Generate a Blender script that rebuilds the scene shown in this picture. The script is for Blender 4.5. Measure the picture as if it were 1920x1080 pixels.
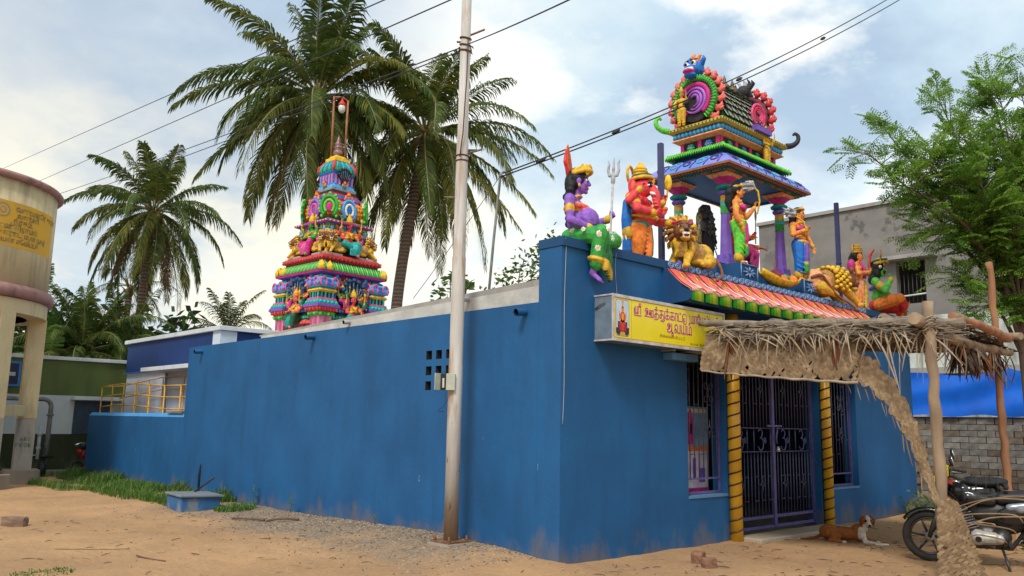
import bpy, bmesh, math, random
import numpy as np
from mathutils import Vector, Matrix, Euler, noise
V = Vector
PI = math.pi
R = math.radians
random.seed(7)
rnd = random.uniform
for o in list(bpy.data.objects):
    bpy.data.objects.remove(o)
sc = bpy.context.scene
C = sc.collection

# ---------------------------------------------------------------- camera
CAM = V((-7.1846, -6.8285, 1.6))
cd = bpy.data.cameras.new('camera')
cam = bpy.data.objects.new('camera', cd)
C.objects.link(cam)
cd.sensor_width = 36.0
cd.lens = 29.2
cd.clip_start = 0.1
cd.clip_end = 2000
cR = V((0.72925451, -0.68397722, 0.01905304))
cU = V((-0.12383861, -0.10454839, 0.98677943))
cF = V((0.67294269, 0.72197285, 0.16094517))
mw = Matrix.Identity(4)
for i in range(3):
    mw[i][0], mw[i][1], mw[i][2], mw[i][3] = cR[i], cU[i], -cF[i], CAM[i]
cam.matrix_world = mw
sc.camera = cam

# ---------------------------------------------------------------- sun, sky, exposure
SUN_AZ, SUN_EL = R(206), R(50)
sl = bpy.data.lights.new('sun', 'SUN')
sl.energy = 2.6
sl.angle = R(15)
sl.color = (1.0, 0.955, 0.88)
so = bpy.data.objects.new('sun', sl)
C.objects.link(so)
sd = V((math.cos(SUN_EL)*math.cos(SUN_AZ), math.cos(SUN_EL)*math.sin(SUN_AZ), math.sin(SUN_EL)))
so.rotation_euler = (-sd).to_track_quat('-Z', 'Y').to_euler()
so.location = (-20, 5, 30)

sc.view_settings.view_transform = 'Standard'
sc.view_settings.look = 'None'
sc.view_settings.exposure = 0.20
sc.view_settings.gamma = 1.0
sc.view_settings.use_curve_mapping = False

w = bpy.data.worlds.new('World')
sc.world = w
w.use_nodes = True
nt = w.node_tree
nt.nodes.clear()
def N(nt, t, **kw):
    n = nt.nodes.new(t)
    for k, v in kw.items():
        if k.startswith('i_'):
            n.inputs[k[2:].replace('_', ' ')].default_value = v
        else:
            setattr(n, k, v)
    return n
def ramp(nt, stops, inp=None, interp='LINEAR'):
    n = nt.nodes.new('ShaderNodeValToRGB')
    n.color_ramp.interpolation = interp
    el = n.color_ramp.elements
    while len(el) < len(stops):
        el.new(0.5)
    for e, (p, c) in zip(el, stops):
        e.position = p
        e.color = (c[0], c[1], c[2], 1) if hasattr(c, '__len__') else (c, c, c, 1)
    if inp is not None:
        nt.links.new(inp, n.inputs[0])
    return n
def math_n(nt, op, a, b=None, c=None, clamp=False):
    n = nt.nodes.new('ShaderNodeMath')
    n.operation = op
    n.use_clamp = clamp
    for i, x in enumerate((a, b, c)):
        if x is None:
            continue
        if isinstance(x, (int, float)):
            n.inputs[i].default_value = x
        else:
            nt.links.new(x, n.inputs[i])
    return n.outputs[0]
def mixc(nt, fac, a, b):
    n = nt.nodes.new('ShaderNodeMix')
    n.data_type = 'RGBA'
    for idx, x in ((0, fac), (6, a), (7, b)):
        if isinstance(x, (int, float)):
            n.inputs[idx].default_value = x
        elif isinstance(x, (tuple, list)):
            n.inputs[idx].default_value = (x[0], x[1], x[2], 1)
        else:
            nt.links.new(x, n.inputs[idx])
    return n.outputs[2]
tc = N(nt, 'ShaderNodeTexCoord')
sky = N(nt, 'ShaderNodeTexSky', sky_type='NISHITA', sun_disc=False, sun_elevation=SUN_EL, sun_rotation=PI/2-SUN_AZ)
sky.air_density, sky.dust_density, sky.ozone_density = 1.0, 0.6, 1.2
sep = N(nt, 'ShaderNodeSeparateXYZ')
nt.links.new(tc.outputs['Generated'], sep.inputs[0])
zz = math_n(nt, 'ADD', math_n(nt, 'MAXIMUM', sep.outputs[2], 0.0), 0.28)
cmb = N(nt, 'ShaderNodeCombineXYZ')
nt.links.new(math_n(nt, 'DIVIDE', sep.outputs[0], zz), cmb.inputs[0])
nt.links.new(math_n(nt, 'DIVIDE', sep.outputs[1], zz), cmb.inputs[1])
def wnoise(scale, detail, rough, off, dist=0.0):
    mp = N(nt, 'ShaderNodeMapping')
    mp.inputs['Location'].default_value = off
    nt.links.new(cmb.outputs[0], mp.inputs[0])
    n = N(nt, 'ShaderNodeTexNoise')
    n.inputs['Scale'].default_value = scale
    n.inputs['Detail'].default_value = detail
    n.inputs['Roughness'].default_value = rough
    n.inputs['Distortion'].default_value = dist
    nt.links.new(mp.outputs[0], n.inputs['Vector'])
    return n.outputs['Fac']
n1 = wnoise(1.45, 8, 0.55, (0.35, 1.7, 0.0), 0.15)
n2 = wnoise(2.7, 10, 0.58, (4.3, 0.6, 2.0), 0.1)
n3 = wnoise(1.9, 8, 0.56, (7.7, 3.1, 5.0))
def lobe(d, lo, hi):
    dn = N(nt, 'ShaderNodeVectorMath', operation='DOT_PRODUCT')
    nt.links.new(tc.outputs['Generated'], dn.inputs[0])
    dn.inputs[1].default_value = V(d).normalized()
    wob = math_n(nt, 'MULTIPLY_ADD', math_n(nt, 'SUBTRACT', n2, 0.5), 0.16, dn.outputs['Value'])
    mr = N(nt, 'ShaderNodeMapRange', interpolation_type='SMOOTHSTEP')
    nt.links.new(wob, mr.inputs[0])
    mr.inputs[1].default_value, mr.inputs[2].default_value = lo, hi
    return mr.outputs[0]
# veil colour: blue-grey shadowed cloud to pale to bright white
veil = ramp(nt, [(0.36, (0.40, 0.55, 0.72)), (0.45, (0.57, 0.74, 0.87)), (0.53, (0.76, 0.88, 0.93)), (0.61, (0.98, 1.0, 0.97))], n1).outputs[0]
thick = ramp(nt, [(0.485, 0.0), (0.585, 1.0)], n2).outputs[0]
skyb = N(nt, 'ShaderNodeMix', data_type='RGBA', blend_type='MULTIPLY')
skyb.inputs[0].default_value = 1.0
nt.links.new(sky.outputs[0], skyb.inputs[6])
skyb.inputs[7].default_value = (0.085, 0.085, 0.085, 1)
c1 = mixc(nt, 0.88, skyb.outputs[2], veil)
c2 = mixc(nt, math_n(nt, 'MULTIPLY', thick, 0.80), c1, (1.02, 1.02, 0.97))
# the grey cloud bank high on the left, and the brightening low towards the hidden sun
dark = lobe((0.245, 0.89, 0.42), 0.925, 1.0)
c3 = mixc(nt, math_n(nt, 'MULTIPLY', math_n(nt, 'MULTIPLY', dark, ramp(nt, [(0.60, 1.0), (0.70, 0.25)], n1).outputs[0]), 0.85), c2, (0.36, 0.47, 0.62))
low = ramp(nt, [(0.0, 1.0), (0.24, 0.9), (0.46, 0.0)], sep.outputs[2]).outputs[0]
warmside = lobe((0.20, 0.95, 0.24), 0.66, 0.97)
wf = math_n(nt, 'MULTIPLY', math_n(nt, 'MULTIPLY', low, ramp(nt, [(0.41, 0.22), (0.56, 1.0)], n3).outputs[0]), 0.85)
c4 = mixc(nt, wf, c3, mixc(nt, warmside, (0.96, 1.0, 0.98), (1.06, 0.98, 0.76)))
bg = N(nt, 'ShaderNodeBackground')
nt.links.new(c4, bg.inputs[0])
bg.inputs[1].default_value = 1.0
wo = N(nt, 'ShaderNodeOutputWorld')
nt.links.new(bg.outputs[0], wo.inputs[0])

# ---------------------------------------------------------------- materials
MATS = {}
def mat(name, col, rough=0.6, col2=None, scale=5.0, bump=0.0, bscale=30.0, metal=0.0, spec=0.4, trans=0.0, vary=0.0, detail=5.0, lo=0.35, hi=0.65, stretch=(1, 1, 1), coord='Object'):
    if name in MATS:
        return MATS[name]
    m = bpy.data.materials.new(name)
    m.use_nodes = True
    t = m.node_tree
    b = t.nodes['Principled BSDF']
    b.inputs['Roughness'].default_value = rough
    b.inputs['Metallic'].default_value = metal
    b.inputs['Specular IOR Level'].default_value = spec
    tcn = N(t, 'ShaderNodeTexCoord')
    mp = N(t, 'ShaderNodeMapping')
    mp.inputs['Scale'].default_value = stretch
    t.links.new(tcn.outputs[coord], mp.inputs[0])
    if col2 is None:
        col2 = tuple(c*0.82 for c in col)
    n = N(t, 'ShaderNodeTexNoise')
    n.inputs['Scale'].default_value = scale
    n.inputs['Detail'].default_value = detail
    t.links.new(mp.outputs[0], n.inputs['Vector'])
    f = ramp(t, [(lo, 0.0), (hi, 1.0)], n.outputs['Fac']).outputs[0]
    c = mixc(t, f, col, col2)
    if vary:
        oi = N(t, 'ShaderNodeObjectInfo')
        hv = N(t, 'ShaderNodeHueSaturation')
        t.links.new(c, hv.inputs['Color'])
        t.links.new(math_n(t, 'MULTIPLY_ADD', oi.outputs['Random'], vary*2, 1-vary), hv.inputs['Value'])
        t.links.new(math_n(t, 'MULTIPLY_ADD', oi.outputs['Random'], vary*0.12, 0.5-vary*0.06), hv.inputs['Hue'])
        c = hv.outputs[0]
    t.links.new(c, b.inputs['Base Color'])
    if bump:
        n2_ = N(t, 'ShaderNodeTexNoise')
        n2_.inputs['Scale'].default_value = bscale
        n2_.inputs['Detail'].default_value = 6
        t.links.new(mp.outputs[0], n2_.inputs['Vector'])
        bp = N(t, 'ShaderNodeBump')
        bp.inputs['Strength'].default_value = bump
        bp.inputs['Distance'].default_value = 0.02
        t.links.new(n2_.outputs['Fac'], bp.inputs['Height'])
        t.links.new(bp.outputs[0], b.inputs['Normal'])
    if trans:
        tr = N(t, 'ShaderNodeBsdfTranslucent')
        t.links.new(c, tr.inputs[0])
        mx = N(t, 'ShaderNodeMixShader')
        mx.inputs[0].default_value = trans
        t.links.new(b.outputs[0], mx.inputs[1])
        t.links.new(tr.outputs[0], mx.inputs[2])
        t.links.new(mx.outputs[0], t.nodes['Material Output'].inputs[0])
    MATS[name] = m
    return m

def plaster(name, col, dirt, streak, base_dirt=None, zlo=0.0, zhi=0.9, amt=0.5, chips=None, axis_scale=(1, 1, 0.18)):
    """painted plaster: mottled paint, vertical weather streaks, splashed soil at the foot, small chips"""
    if name in MATS:
        return MATS[name]
    m = bpy.data.materials.new(name)
    m.use_nodes = True
    t = m.node_tree
    b = t.nodes['Principled BSDF']
    b.inputs['Roughness'].default_value = 0.62
    b.inputs['Specular IOR Level'].default_value = 0.3
    tcn = N(t, 'ShaderNodeTexCoord')
    def nz(scale, detail, st=(1, 1, 1), rough=0.55, off=(0, 0, 0)):
        mp = N(t, 'ShaderNodeMapping')
        mp.inputs['Scale'].default_value = st
        mp.inputs['Location'].default_value = off
        t.links.new(tcn.outputs['Object'], mp.inputs[0])
        n = N(t, 'ShaderNodeTexNoise')
        n.inputs['Scale'].default_value = scale
        n.inputs['Detail'].default_value = detail
        n.inputs['Roughness'].default_value = rough
        t.links.new(mp.outputs[0], n.inputs['Vector'])
        return n.outputs['Fac']
    a = nz(1.1, 6)
    c = mixc(t, ramp(t, [(0.35, 0.0), (0.68, 0.8)], a).outputs[0], col, dirt)
    s = nz(3.2, 6, axis_scale, 0.62, (3, 1, 0))
    c = mixc(t, math_n(t, 'MULTIPLY', ramp(t, [(0.5, 0.0), (0.72, 1.0)], s).outputs[0], amt), c, streak)
    fine = nz(24, 4)
    c = mixc(t, math_n(t, 'MULTIPLY', ramp(t, [(0.5, 0.0), (0.75, 1.0)], fine).outputs[0], 0.18), c, streak)
    if base_dirt:
        sp = N(t, 'ShaderNodeSeparateXYZ')
        t.links.new(tcn.outputs['Object'], sp.inputs[0])
        n = nz(2.4, 6, (1, 1, 0.6), 0.6, (9, 4, 1))
        zz_ = math_n(t, 'ADD', sp.outputs[2], math_n(t, 'MULTIPLY', math_n(t, 'SUBTRACT', n, 0.5), -1.6))
        mr = N(t, 'ShaderNodeMapRange', interpolation_type='SMOOTHSTEP')
        t.links.new(zz_, mr.inputs[0])
        mr.inputs[1].default_value, mr.inputs[2].default_value = zhi, zlo
        c = mixc(t, math_n(t, 'MULTIPLY', mr.outputs[0], 0.55), c, base_dirt)
    if chips:
        ch = nz(9, 8, (1, 1, 0.45), 0.7, (2, 8, 5))
        c = mixc(t, ramp(t, [(0.685, 0.0), (0.70, 0.7)], ch).outputs[0], c, chips)
    t.links.new(c, b.inputs['Base Color'])
    bp = N(t, 'ShaderNodeBump')
    bp.inputs['Strength'].default_value = 0.22
    bp.inputs['Distance'].default_value = 0.02
    t.links.new(math_n(t, 'ADD', nz(5, 8), math_n(t, 'MULTIPLY', fine, 0.4)), bp.inputs['Height'])
    t.links.new(bp.outputs[0], b.inputs['Normal'])
    MATS[name] = m
    return m

PAL = dict(purple=(.165, .085, .42), purple2=(.24, .10, .48), green=(.035, .30, .05), lime=(.16, .55, .05), red=(.62, .035, .035), coral=(.72, .11, .085),
           orange=(.80, .20, .025), skin=(.78, .25, .055), gold=(.62, .36, .03), yellow=(.80, .47, .02), black=(.008, .008, .010), white=(.74, .72, .68),
           blue=(.012, .15, .52), sky=(.06, .36, .72), teal=(.01, .27, .24), pink=(.70, .09, .27), magenta=(.50, .025, .20), brown=(.20, .075, .03),
           tan=(.42, .23, .06), dark=(.025, .022, .03), navy=(.012, .05, .14), hotgreen=(.12, .55, .04), peach=(.80, .33, .15), lip=(.45, .02, .03),
           darkgreen=(.01, .09, .035), lilac=(.33, .28, .66), maroon=(.16, .012, .03), aqua=(.05, .45, .42), skingreen=(.10, .46, .06), skinred=(.70, .055, .07), grey=(.33, .35, .38), silver=(.5, .5, .5))
def paint(k):
    c = tuple(min(.86, x*1.14) for x in PAL[k])
    return mat('paint_'+k, c, 0.55, tuple(x*0.50+0.008 for x in c), 16, 0.35, 75, spec=0.3, detail=8, lo=0.42, hi=0.72)

# ---------------------------------------------------------------- mesh helpers
LOCW = {}
def wmat(o):
    m = Matrix.Translation(o.location) @ o.rotation_euler.to_matrix().to_4x4() @ Matrix.Diagonal((*o.scale, 1))
    return (wmat(o.parent) @ m) if o.parent else m
class MB:
    def __init__(s):
        s.v = []; s.f = []; s.m = []; s.sm = []
    def add(s, vs, fs, mi=0, smooth=False):
        b = len(s.v)
        s.v.extend([tuple(v) for v in vs])
        for f in fs:
            s.f.append([b+i for i in f]); s.m.append(mi); s.sm.append(smooth)
    def box(s, lo, hi, mi=0, M=None):
        x0, y0, z0 = lo; x1, y1, z1 = hi
        vs = [V((x, y, z)) for z in (z0, z1) for y in (y0, y1) for x in (x0, x1)]
        if M is not None:
            vs = [M @ v for v in vs]
        s.add(vs, [(0, 2, 3, 1), (4, 5, 7, 6), (0, 1, 5, 4), (2, 6, 7, 3), (0, 4, 6, 2), (1, 3, 7, 5)], mi)
    def cbox(s, c, size, mi=0, rot=None):
        h = V(size)/2
        M = Matrix.Translation(V(c)) @ (Euler(rot).to_matrix().to_4x4() if rot else Matrix.Identity(4))
        s.box(-h, h, mi, M)
    def frus(s, z0, z1, a0, b0, a1, b1, mi=0, cx=0, cy=0):
        vs = [(cx+sx*a, cy+sy*b, z) for z, a, b in ((z0, a0, b0), (z1, a1, b1)) for sx, sy in ((-1, -1), (1, -1), (1, 1), (-1, 1))]
        s.add(vs, [(3, 2, 1, 0), (4, 5, 6, 7), (0, 1, 5, 4), (1, 2, 6, 5), (2, 3, 7, 6), (3, 0, 4, 7)], mi)
    def tube(s, pts, rad, n=8, mi=0, caps=True, smooth=True, flat=1.0):
        pts = [V(p) for p in pts]
        if not hasattr(rad, '__len__'):
            rad = [rad]*len(pts)
        ring = []
        up = None
        for i, p in enumerate(pts):
            t = (pts[min(i+1, len(pts)-1)] - pts[max(i-1, 0)])
            t = t.normalized() if t.length > 1e-9 else V((0, 0, 1))
            if up is None:
                up = V((0, 0, 1)) if abs(t.z) < 0.9 else V((1, 0, 0))
            up = (up - t*up.dot(t))
            up = up.normalized() if up.length > 1e-6 else t.orthogonal().normalized()
            sd_ = t.cross(up)
            for k in range(n):
                a = 2*PI*k/n
                ring.append(p + sd_*(math.cos(a)*rad[i]) + up*(math.sin(a)*rad[i]*flat))
        fs = []
        for i in range(len(pts)-1):
            for k in range(n):
                fs.append((i*n+k, i*n+(k+1) % n, (i+1)*n+(k+1) % n, (i+1)*n+k))
        s.add(ring, fs, mi, smooth)
        if caps:
            b = len(s.v)-len(ring)
            s.f.append([b+k for k in range(n)][::-1]); s.m.append(mi); s.sm.append(False)
            s.f.append([b+(len(pts)-1)*n+k for k in range(n)]); s.m.append(mi); s.sm.append(False)
    def lathe(s, prof, n=16, o=(0, 0, 0), mi=0, smooth=True, axis=None):
        M = Matrix.Translation(V(o))
        if axis is not None:
            M = M @ V(axis).to_track_quat('Z', 'Y').to_matrix().to_4x4()
        vs = [M @ V((r*math.cos(2*PI*k/n), r*math.sin(2*PI*k/n), z)) for r, z in prof for k in range(n)]
        fs = [(i*n+k, i*n+(k+1) % n, (i+1)*n+(k+1) % n, (i+1)*n+k) for i in range(len(prof)-1) for k in range(n)]
        s.add(vs, fs, mi, smooth)
        b = len(s.v)-len(vs)
        s.f.append([b+k for k in range(n)][::-1]); s.m.append(mi); s.sm.append(False)
        s.f.append([b+(len(prof)-1)*n+k for k in range(n)]); s.m.append(mi); s.sm.append(False)
    def ell(s, c, r, mi=0, rot=None, nu=12, nv=8):
        M = Matrix.Translation(V(c)) @ (Euler(rot).to_matrix().to_4x4() if rot else Matrix.Identity(4))
        vs = []
        for j in range(nv+1):
            ph = PI*j/nv
            for k in range(nu):
                th = 2*PI*k/nu
                vs.append(M @ V((r[0]*math.sin(ph)*math.cos(th), r[1]*math.sin(ph)*math.sin(th), r[2]*math.cos(ph))))
        fs = []
        for j in range(nv):
            for k in range(nu):
                q = (j*nu+k, (j+1)*nu+k, (j+1)*nu+(k+1) % nu, j*nu+(k+1) % nu)
                fs.append((q[0], q[1], q[2]) if j == 0 else ((q[0], q[1], q[3]) if j == nv-1 else q))
        s.add(vs, fs, mi, True)
    def prism(s, poly, d0, d1, M=None, mi=0, smooth=False):
        """polygon in local XZ, extruded along Y from d0 to d1"""
        n = len(poly)
        vs = [V((x, d0, z)) for x, z in poly]+[V((x, d1, z)) for x, z in poly]
        if M is not None:
            vs = [M @ v for v in vs]
        s.add(vs, [tuple(range(n)), tuple(range(2*n-1, n-1, -1))], mi)
        b = len(s.v)-2*n
        for i in range(n):
            j = (i+1) % n
            s.f.append([b+i, b+n+i, b+n+j, b+j]); s.m.append(mi); s.sm.append(smooth)
    def quad(s, a, b, c, d, mi=0, smooth=False):
        s.add([a, b, c, d], [(0, 1, 2, 3)], mi, smooth)
    def mesh(s, name, mats):
        me = bpy.data.meshes.new(name)
        me.from_pydata(s.v, [], s.f)
        for m in mats:
            me.materials.append(m)
        me.polygons.foreach_set('material_index', s.m)
        me.polygons.foreach_set('use_smooth', s.sm)
        me.update()
        return me
    def build(s, name, mats, parent=None, origin=None, bevel=0, world=False, loc=None, rot=None, fix=True):
        if not isinstance(mats, (list, tuple)):
            mats = [mats]
        if world and parent is not None:
            Mi = wmat(parent).inverted()
            s.v = [tuple(Mi @ V(v)) for v in s.v]
        if origin is not None:
            s.v = [(v[0]-origin[0], v[1]-origin[1], v[2]-origin[2]) for v in s.v]
        me = s.mesh(name, mats)
        if fix:
            bm = bmesh.new(); bm.from_mesh(me)
            bmesh.ops.recalc_face_normals(bm, faces=bm.faces)
            bm.to_mesh(me); bm.free()
        o = link(name, me, parent)
        if origin is not None:
            o.location = origin
        if loc is not None:
            o.location = loc
        if rot is not None:
            o.rotation_euler = rot
        if bevel:
            b = o.modifiers.new('bevel', 'BEVEL')
            b.width = bevel; b.segments = 2; b.limit_method = 'ANGLE'; b.angle_limit = R(50)
        return o
def link(name, me, parent=None):
    o = bpy.data.objects.new(name, me)
    C.objects.link(o)
    if parent is not None:
        o.parent = parent
    return o
def tag(o, label=None, cat=None, group=None, kind=None):
    if label: o['label'] = label
    if cat: o['category'] = cat
    if group: o['group'] = group
    if kind: o['kind'] = kind
    return o
def thing(name, label, cat, loc=(0, 0, 0), rz=0, group=None):
    o = bpy.data.objects.new(name, None)
    C.objects.link(o)
    o.empty_display_size = 0.2
    o.location = loc
    o.rotation_euler = (0, 0, rz)
    return tag(o, label, cat, group)
def copy_part(src, parent, loc=None, rot=None, scale=None):
    o = src.copy()
    C.objects.link(o)
    o.parent = parent
    if loc is not None: o.location = loc
    if rot is not None: o.rotation_euler = rot
    if scale is not None: o.scale = scale
    return o
def arcpts(c, r, a0, a1, n, ax='xz', ry=None):
    out = []
    ry = r if ry is None else ry
    for i in range(n+1):
        a = a0+(a1-a0)*i/n
        u, v_ = r*math.cos(a), ry*math.sin(a)
        out.append(V(c)+(V((u, 0, v_)) if ax == 'xz' else V((u, v_, 0)) if ax == 'xy' else V((0, u, v_))))
    return out
def bez(pts, n):
    """Catmull-Rom through the points"""
    P = [V(p) for p in pts]
    out = []
    for i in range(len(P)-1):
        p0, p1, p2, p3 = P[max(i-1, 0)], P[i], P[i+1], P[min(i+2, len(P)-1)]
        for k in range(n):
            t = k/n
            out.append(0.5*((2*p1)+(p2-p0)*t+(2*p0-5*p1+4*p2-p3)*t*t+(3*p1-p0-3*p2+p3)*t**3))
    out.append(P[-1])
    return out

# ---------------------------------------------------------------- sculpting: primitives fused by a voxel remesh, painted by nearest primitive
def cap_mesh(mb, a, b, r0, r1, n=10):
    a, b = V(a), V(b)
    d = b-a
    L = d.length
    q = (d if L > 1e-6 else V((0, 0, 1))).to_track_quat('Z', 'Y').to_matrix()
    prof = [(r0*math.sin(t), -r0*math.cos(t)) for t in (0.12, .6, 1.1, PI/2)]+[(r1*math.sin(t), L+r1*math.cos(t)) for t in (PI/2, 1.1, .6, 0.12)]
    vs = [a+q @ V((r*math.cos(2*PI*k/n), r*math.sin(2*PI*k/n), z)) for r, z in prof for k in range(n)]
    m = len(prof)
    fs = [(i*n+k, i*n+(k+1) % n, (i+1)*n+(k+1) % n, (i+1)*n+k) for i in range(m-1) for k in range(n)]
    fs += [tuple(range(n))[::-1], tuple((m-1)*n+k for k in range(n))]
    mb.add(vs, fs, 0, True)
def sculpt_mesh(name, prims, vox=0.01, smooth=2):
    mb = MB()
    for p in prims:
        if p[0] == 'c':
            cap_mesh(mb, *p[1])
        else:
            mb.ell(p[1][0], p[1][1], 0, p[1][2], 12, 8)
    me0 = mb.mesh('tmp', [])
    ob = bpy.data.objects.new('tmp', me0)
    C.objects.link(ob)
    rm = ob.modifiers.new('r', 'REMESH')
    rm.mode = 'VOXEL'; rm.voxel_size = vox; rm.adaptivity = 0
    if smooth:
        s_ = ob.modifiers.new('s', 'SMOOTH'); s_.iterations = smooth; s_.factor = 0.5
    dg = bpy.context.evaluated_depsgraph_get()
    me = bpy.data.meshes.new_from_object(ob.evaluated_get(dg))
    bpy.data.objects.remove(ob)
    bpy.data.meshes.remove(me0)
    me.name = name
    nf = len(me.polygons)
    ce = np.empty(nf*3, np.float32)
    me.polygons.foreach_get('center', ce)
    ce = ce.reshape(-1, 3)
    best = np.full(nf, 1e9, np.float32)
    idx = np.zeros(nf, np.int32)
    names = []
    for p in prims:
        if p[2] not in names:
            names.append(p[2])
        if p[0] == 'c':
            a, b, r0, r1 = p[1]
            a = np.array(a, np.float32); d = np.array(b, np.float32)-a
            L2 = max(float(d @ d), 1e-12)
            t = np.clip(((ce-a) @ d)/L2, 0, 1)
            ds = np.linalg.norm(ce-a-t[:, None]*d, axis=1)-(r0+t*(r1-r0))
        else:
            c_, r_, ro = p[1]
            q = ce-np.array(c_, np.float32)
            if ro:
                q = q @ np.array(Euler(ro).to_matrix(), np.float32)
            r_ = np.array(r_, np.float32)
            k0 = np.linalg.norm(q/r_, axis=1); k1 = np.linalg.norm(q/r_**2, axis=1)+1e-9
            ds = k0*(k0-1)/k1
        ds = ds-p[3]
        w_ = ds < best
        best[w_] = ds[w_]; idx[w_] = names.index(p[2])
    for n_ in names:
        me.materials.append(paint(n_))
    me.polygons.foreach_set('material_index', idx)
    me.polygons.foreach_set('use_smooth', np.ones(nf, bool))
    me.update()
    return me
class Fig:
    def __init__(s):
        s.d = {}
    def c(s, part, a, b, r0, r1, m, bias=0.0):
        s.d.setdefault(part, []).append(('c', (tuple(a), tuple(b), r0, r1), m, bias))
    def e(s, part, c, r, m, rot=None, bias=0.0):
        r = (r, r, r) if not hasattr(r, '__len__') else r
        s.d.setdefault(part, []).append(('e', (tuple(c), tuple(r), rot), m, bias))
    def t(s, part, pts, rad, m, bias=0.0):
        n = len(pts)
        if not hasattr(rad, '__len__'):
            rad = [rad]*n
        for i in range(n-1):
            s.c(part, pts[i], pts[i+1], rad[i], rad[i+1], m, bias)
    def ring(s, part, c, rx, ry, r, m, n=12, tilt=0.0, bias=0.004):
        c = V(c)
        pts = [c+V((rx*math.cos(2*PI*k/n), ry*math.sin(2*PI*k/n), tilt*math.sin(2*PI*k/n))) for k in range(n+1)]
        s.t(part, pts, r, m, bias)
    def head(s, c, h, skin, yaw=0.0, pitch=0.0, lip='lip', third=False, part='body'):
        M = Euler((pitch, 0, yaw)).to_matrix()
        c = V(c)
        L = lambda x, y, z: c+M @ V((x*h, y*h, z*h))
        ro = (pitch, 0, yaw)
        E_ = lambda p, r, m, b=0.0: s.e(part, L(*p), tuple(x*h for x in r), m, ro, b)
        E_((0, 0.02, 0.10), (.36, .42, .40), skin)
        E_((0, -.09, -.16), (.29, .31, .31), skin)
        E_((0, -.30, -.39), (.11, .10, .09), skin)
        s.c(part, L(0, -.38, .10), L(0, -.47, -.08), .05*h, .08*h, skin)
        for sx in (-1, 1):
            E_((sx*.15, -.33, .07), (.105, .07, .055), 'white', .006*h)
            E_((sx*.15, -.37, .07), (.045, .05, .055), 'black', .03*h)
            s.c(part, L(sx*.05, -.37, .17), L(sx*.27, -.30, .17), .028*h, .02*h, 'black', .02*h)
            E_((sx*.37, .03, 0), (.06, .12, .16), skin)
            E_((sx*.39, .0, -.2), (.075, .075, .085), 'gold', .01*h)
            E_((sx*.17, -.27, -.10), (.12, .10, .10), skin)
        E_((0, -.385, -.235), (.125, .06, .03), lip, .02*h)
        E_((0, -.37, -.275), (.09, .06, .03), lip, .02*h)
        if third:
            E_((0, -.37, .27), (.03, .05, .07), 'red', .03*h)
        else:
            E_((0, -.38, .24), (.035, .05, .035), 'red', .03*h)
    def hand(s, wr, d, nrm, hs, skin, curl=0.5, part='body', side=1):
        wr, d, nrm = V(wr), V(d).normalized(), V(nrm)
        nrm = (nrm-d*nrm.dot(d)).normalized()
        lat = d.cross(nrm)*side
        pc = wr+d*hs*.28
        for k in (-1, 0, 1):
            s.c(part, wr+d*hs*.05+lat*k*hs*.07, wr+d*hs*.48+lat*k*hs*.13, hs*.10, hs*.09, skin)
        for k, ln in ((-1.5, .40), (-.5, .48), (.5, .46), (1.5, .36)):
            b = wr+d*hs*.5+lat*k*hs*.12
            a1, a2 = curl*0.9, curl*2.2
            d1 = d*math.cos(a1)+nrm*math.sin(a1)
            d2 = d*math.cos(a2)+nrm*math.sin(a2)
            m_ = b+d1*hs*ln*.55
            s.c(part, b, m_, hs*.058, hs*.052, skin)
            s.c(part, m_, m_+d2*hs*ln*.5, hs*.052, hs*.042, skin)
        tb = wr+d*hs*.16-lat*hs*.17
        t1 = tb+(d*.6-lat*.7+nrm*.35*curl).normalized()*hs*.24
        s.c(part, tb, t1, hs*.075, hs*.062, skin)
        s.c(part, t1, t1+(d*.8-lat*.25+nrm*.7*curl).normalized()*hs*.2, hs*.062, hs*.045, skin)
    def arm(s, sh, el, wr, r, skin, hd=None, nrm=(0, -1, 0), hs=.13, curl=.5, side=1, bangle='gold', armlet='gold', part='body'):
        sh, el, wr = V(sh), V(el), V(wr)
        s.e(part, sh, r*1.25, skin)
        s.c(part, sh, el, r*1.12, r*.86, skin)
        s.c(part, el, el+(wr-el)*.35, r*.88, r*.9, skin)
        s.c(part, el+(wr-el)*.35, wr, r*.9, r*.58, skin)
        if bangle:
            b = el+(wr-el)*.88
            dd = (wr-el).normalized()*r*.13
            s.c(part, b-dd, b+dd, r*.80, r*.80, bangle, .002)
        if armlet:
            b = sh+(el-sh)*.45
            dd = (el-sh).normalized()*r*.13
            s.c(part, b-dd, b+dd, r*1.13, r*1.13, armlet, .002)
        if hd is not None:
            s.hand(wr, hd, nrm, hs, skin, curl, part, side)
    def foot(s, an, d, ln, skin, part=None):
        if part is None:
            part = 'foot#%d' % sum(k.startswith('foot') for k in s.d)
        an, d = V(an), V(d).normalized()
        lat = d.cross(V((0, 0, 1)))
        dn = V((0, 0, -1))
        s.c(part, an+dn*ln*.12-d*ln*.12, an+d*ln*.45+dn*ln*.18, ln*.15, ln*.12, skin)
        s.c(part, an, an+dn*ln*.14, ln*.14, ln*.16, skin)
        for k in range(5):
            b = an+d*ln*(.52-.02*k*k*.5)+lat*(k-2)*ln*.085+dn*ln*.21
            s.c(part, b-d*ln*.1, b+d*ln*.1, ln*(.075 if k == 0 else .055), ln*.05, skin)
    def build(s, root, vox=0.01, names=None, smooth=2):
        out = {}
        for part, pr in s.d.items():
            nm = part.split('#')[0]
            out[part] = link(nm, sculpt_mesh(nm, pr, vox, smooth), root)
        return out
    def meshes(s, vox, smooth=2):
        return {p: sculpt_mesh(p, pr, vox, smooth) for p, pr in s.d.items()}
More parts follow.
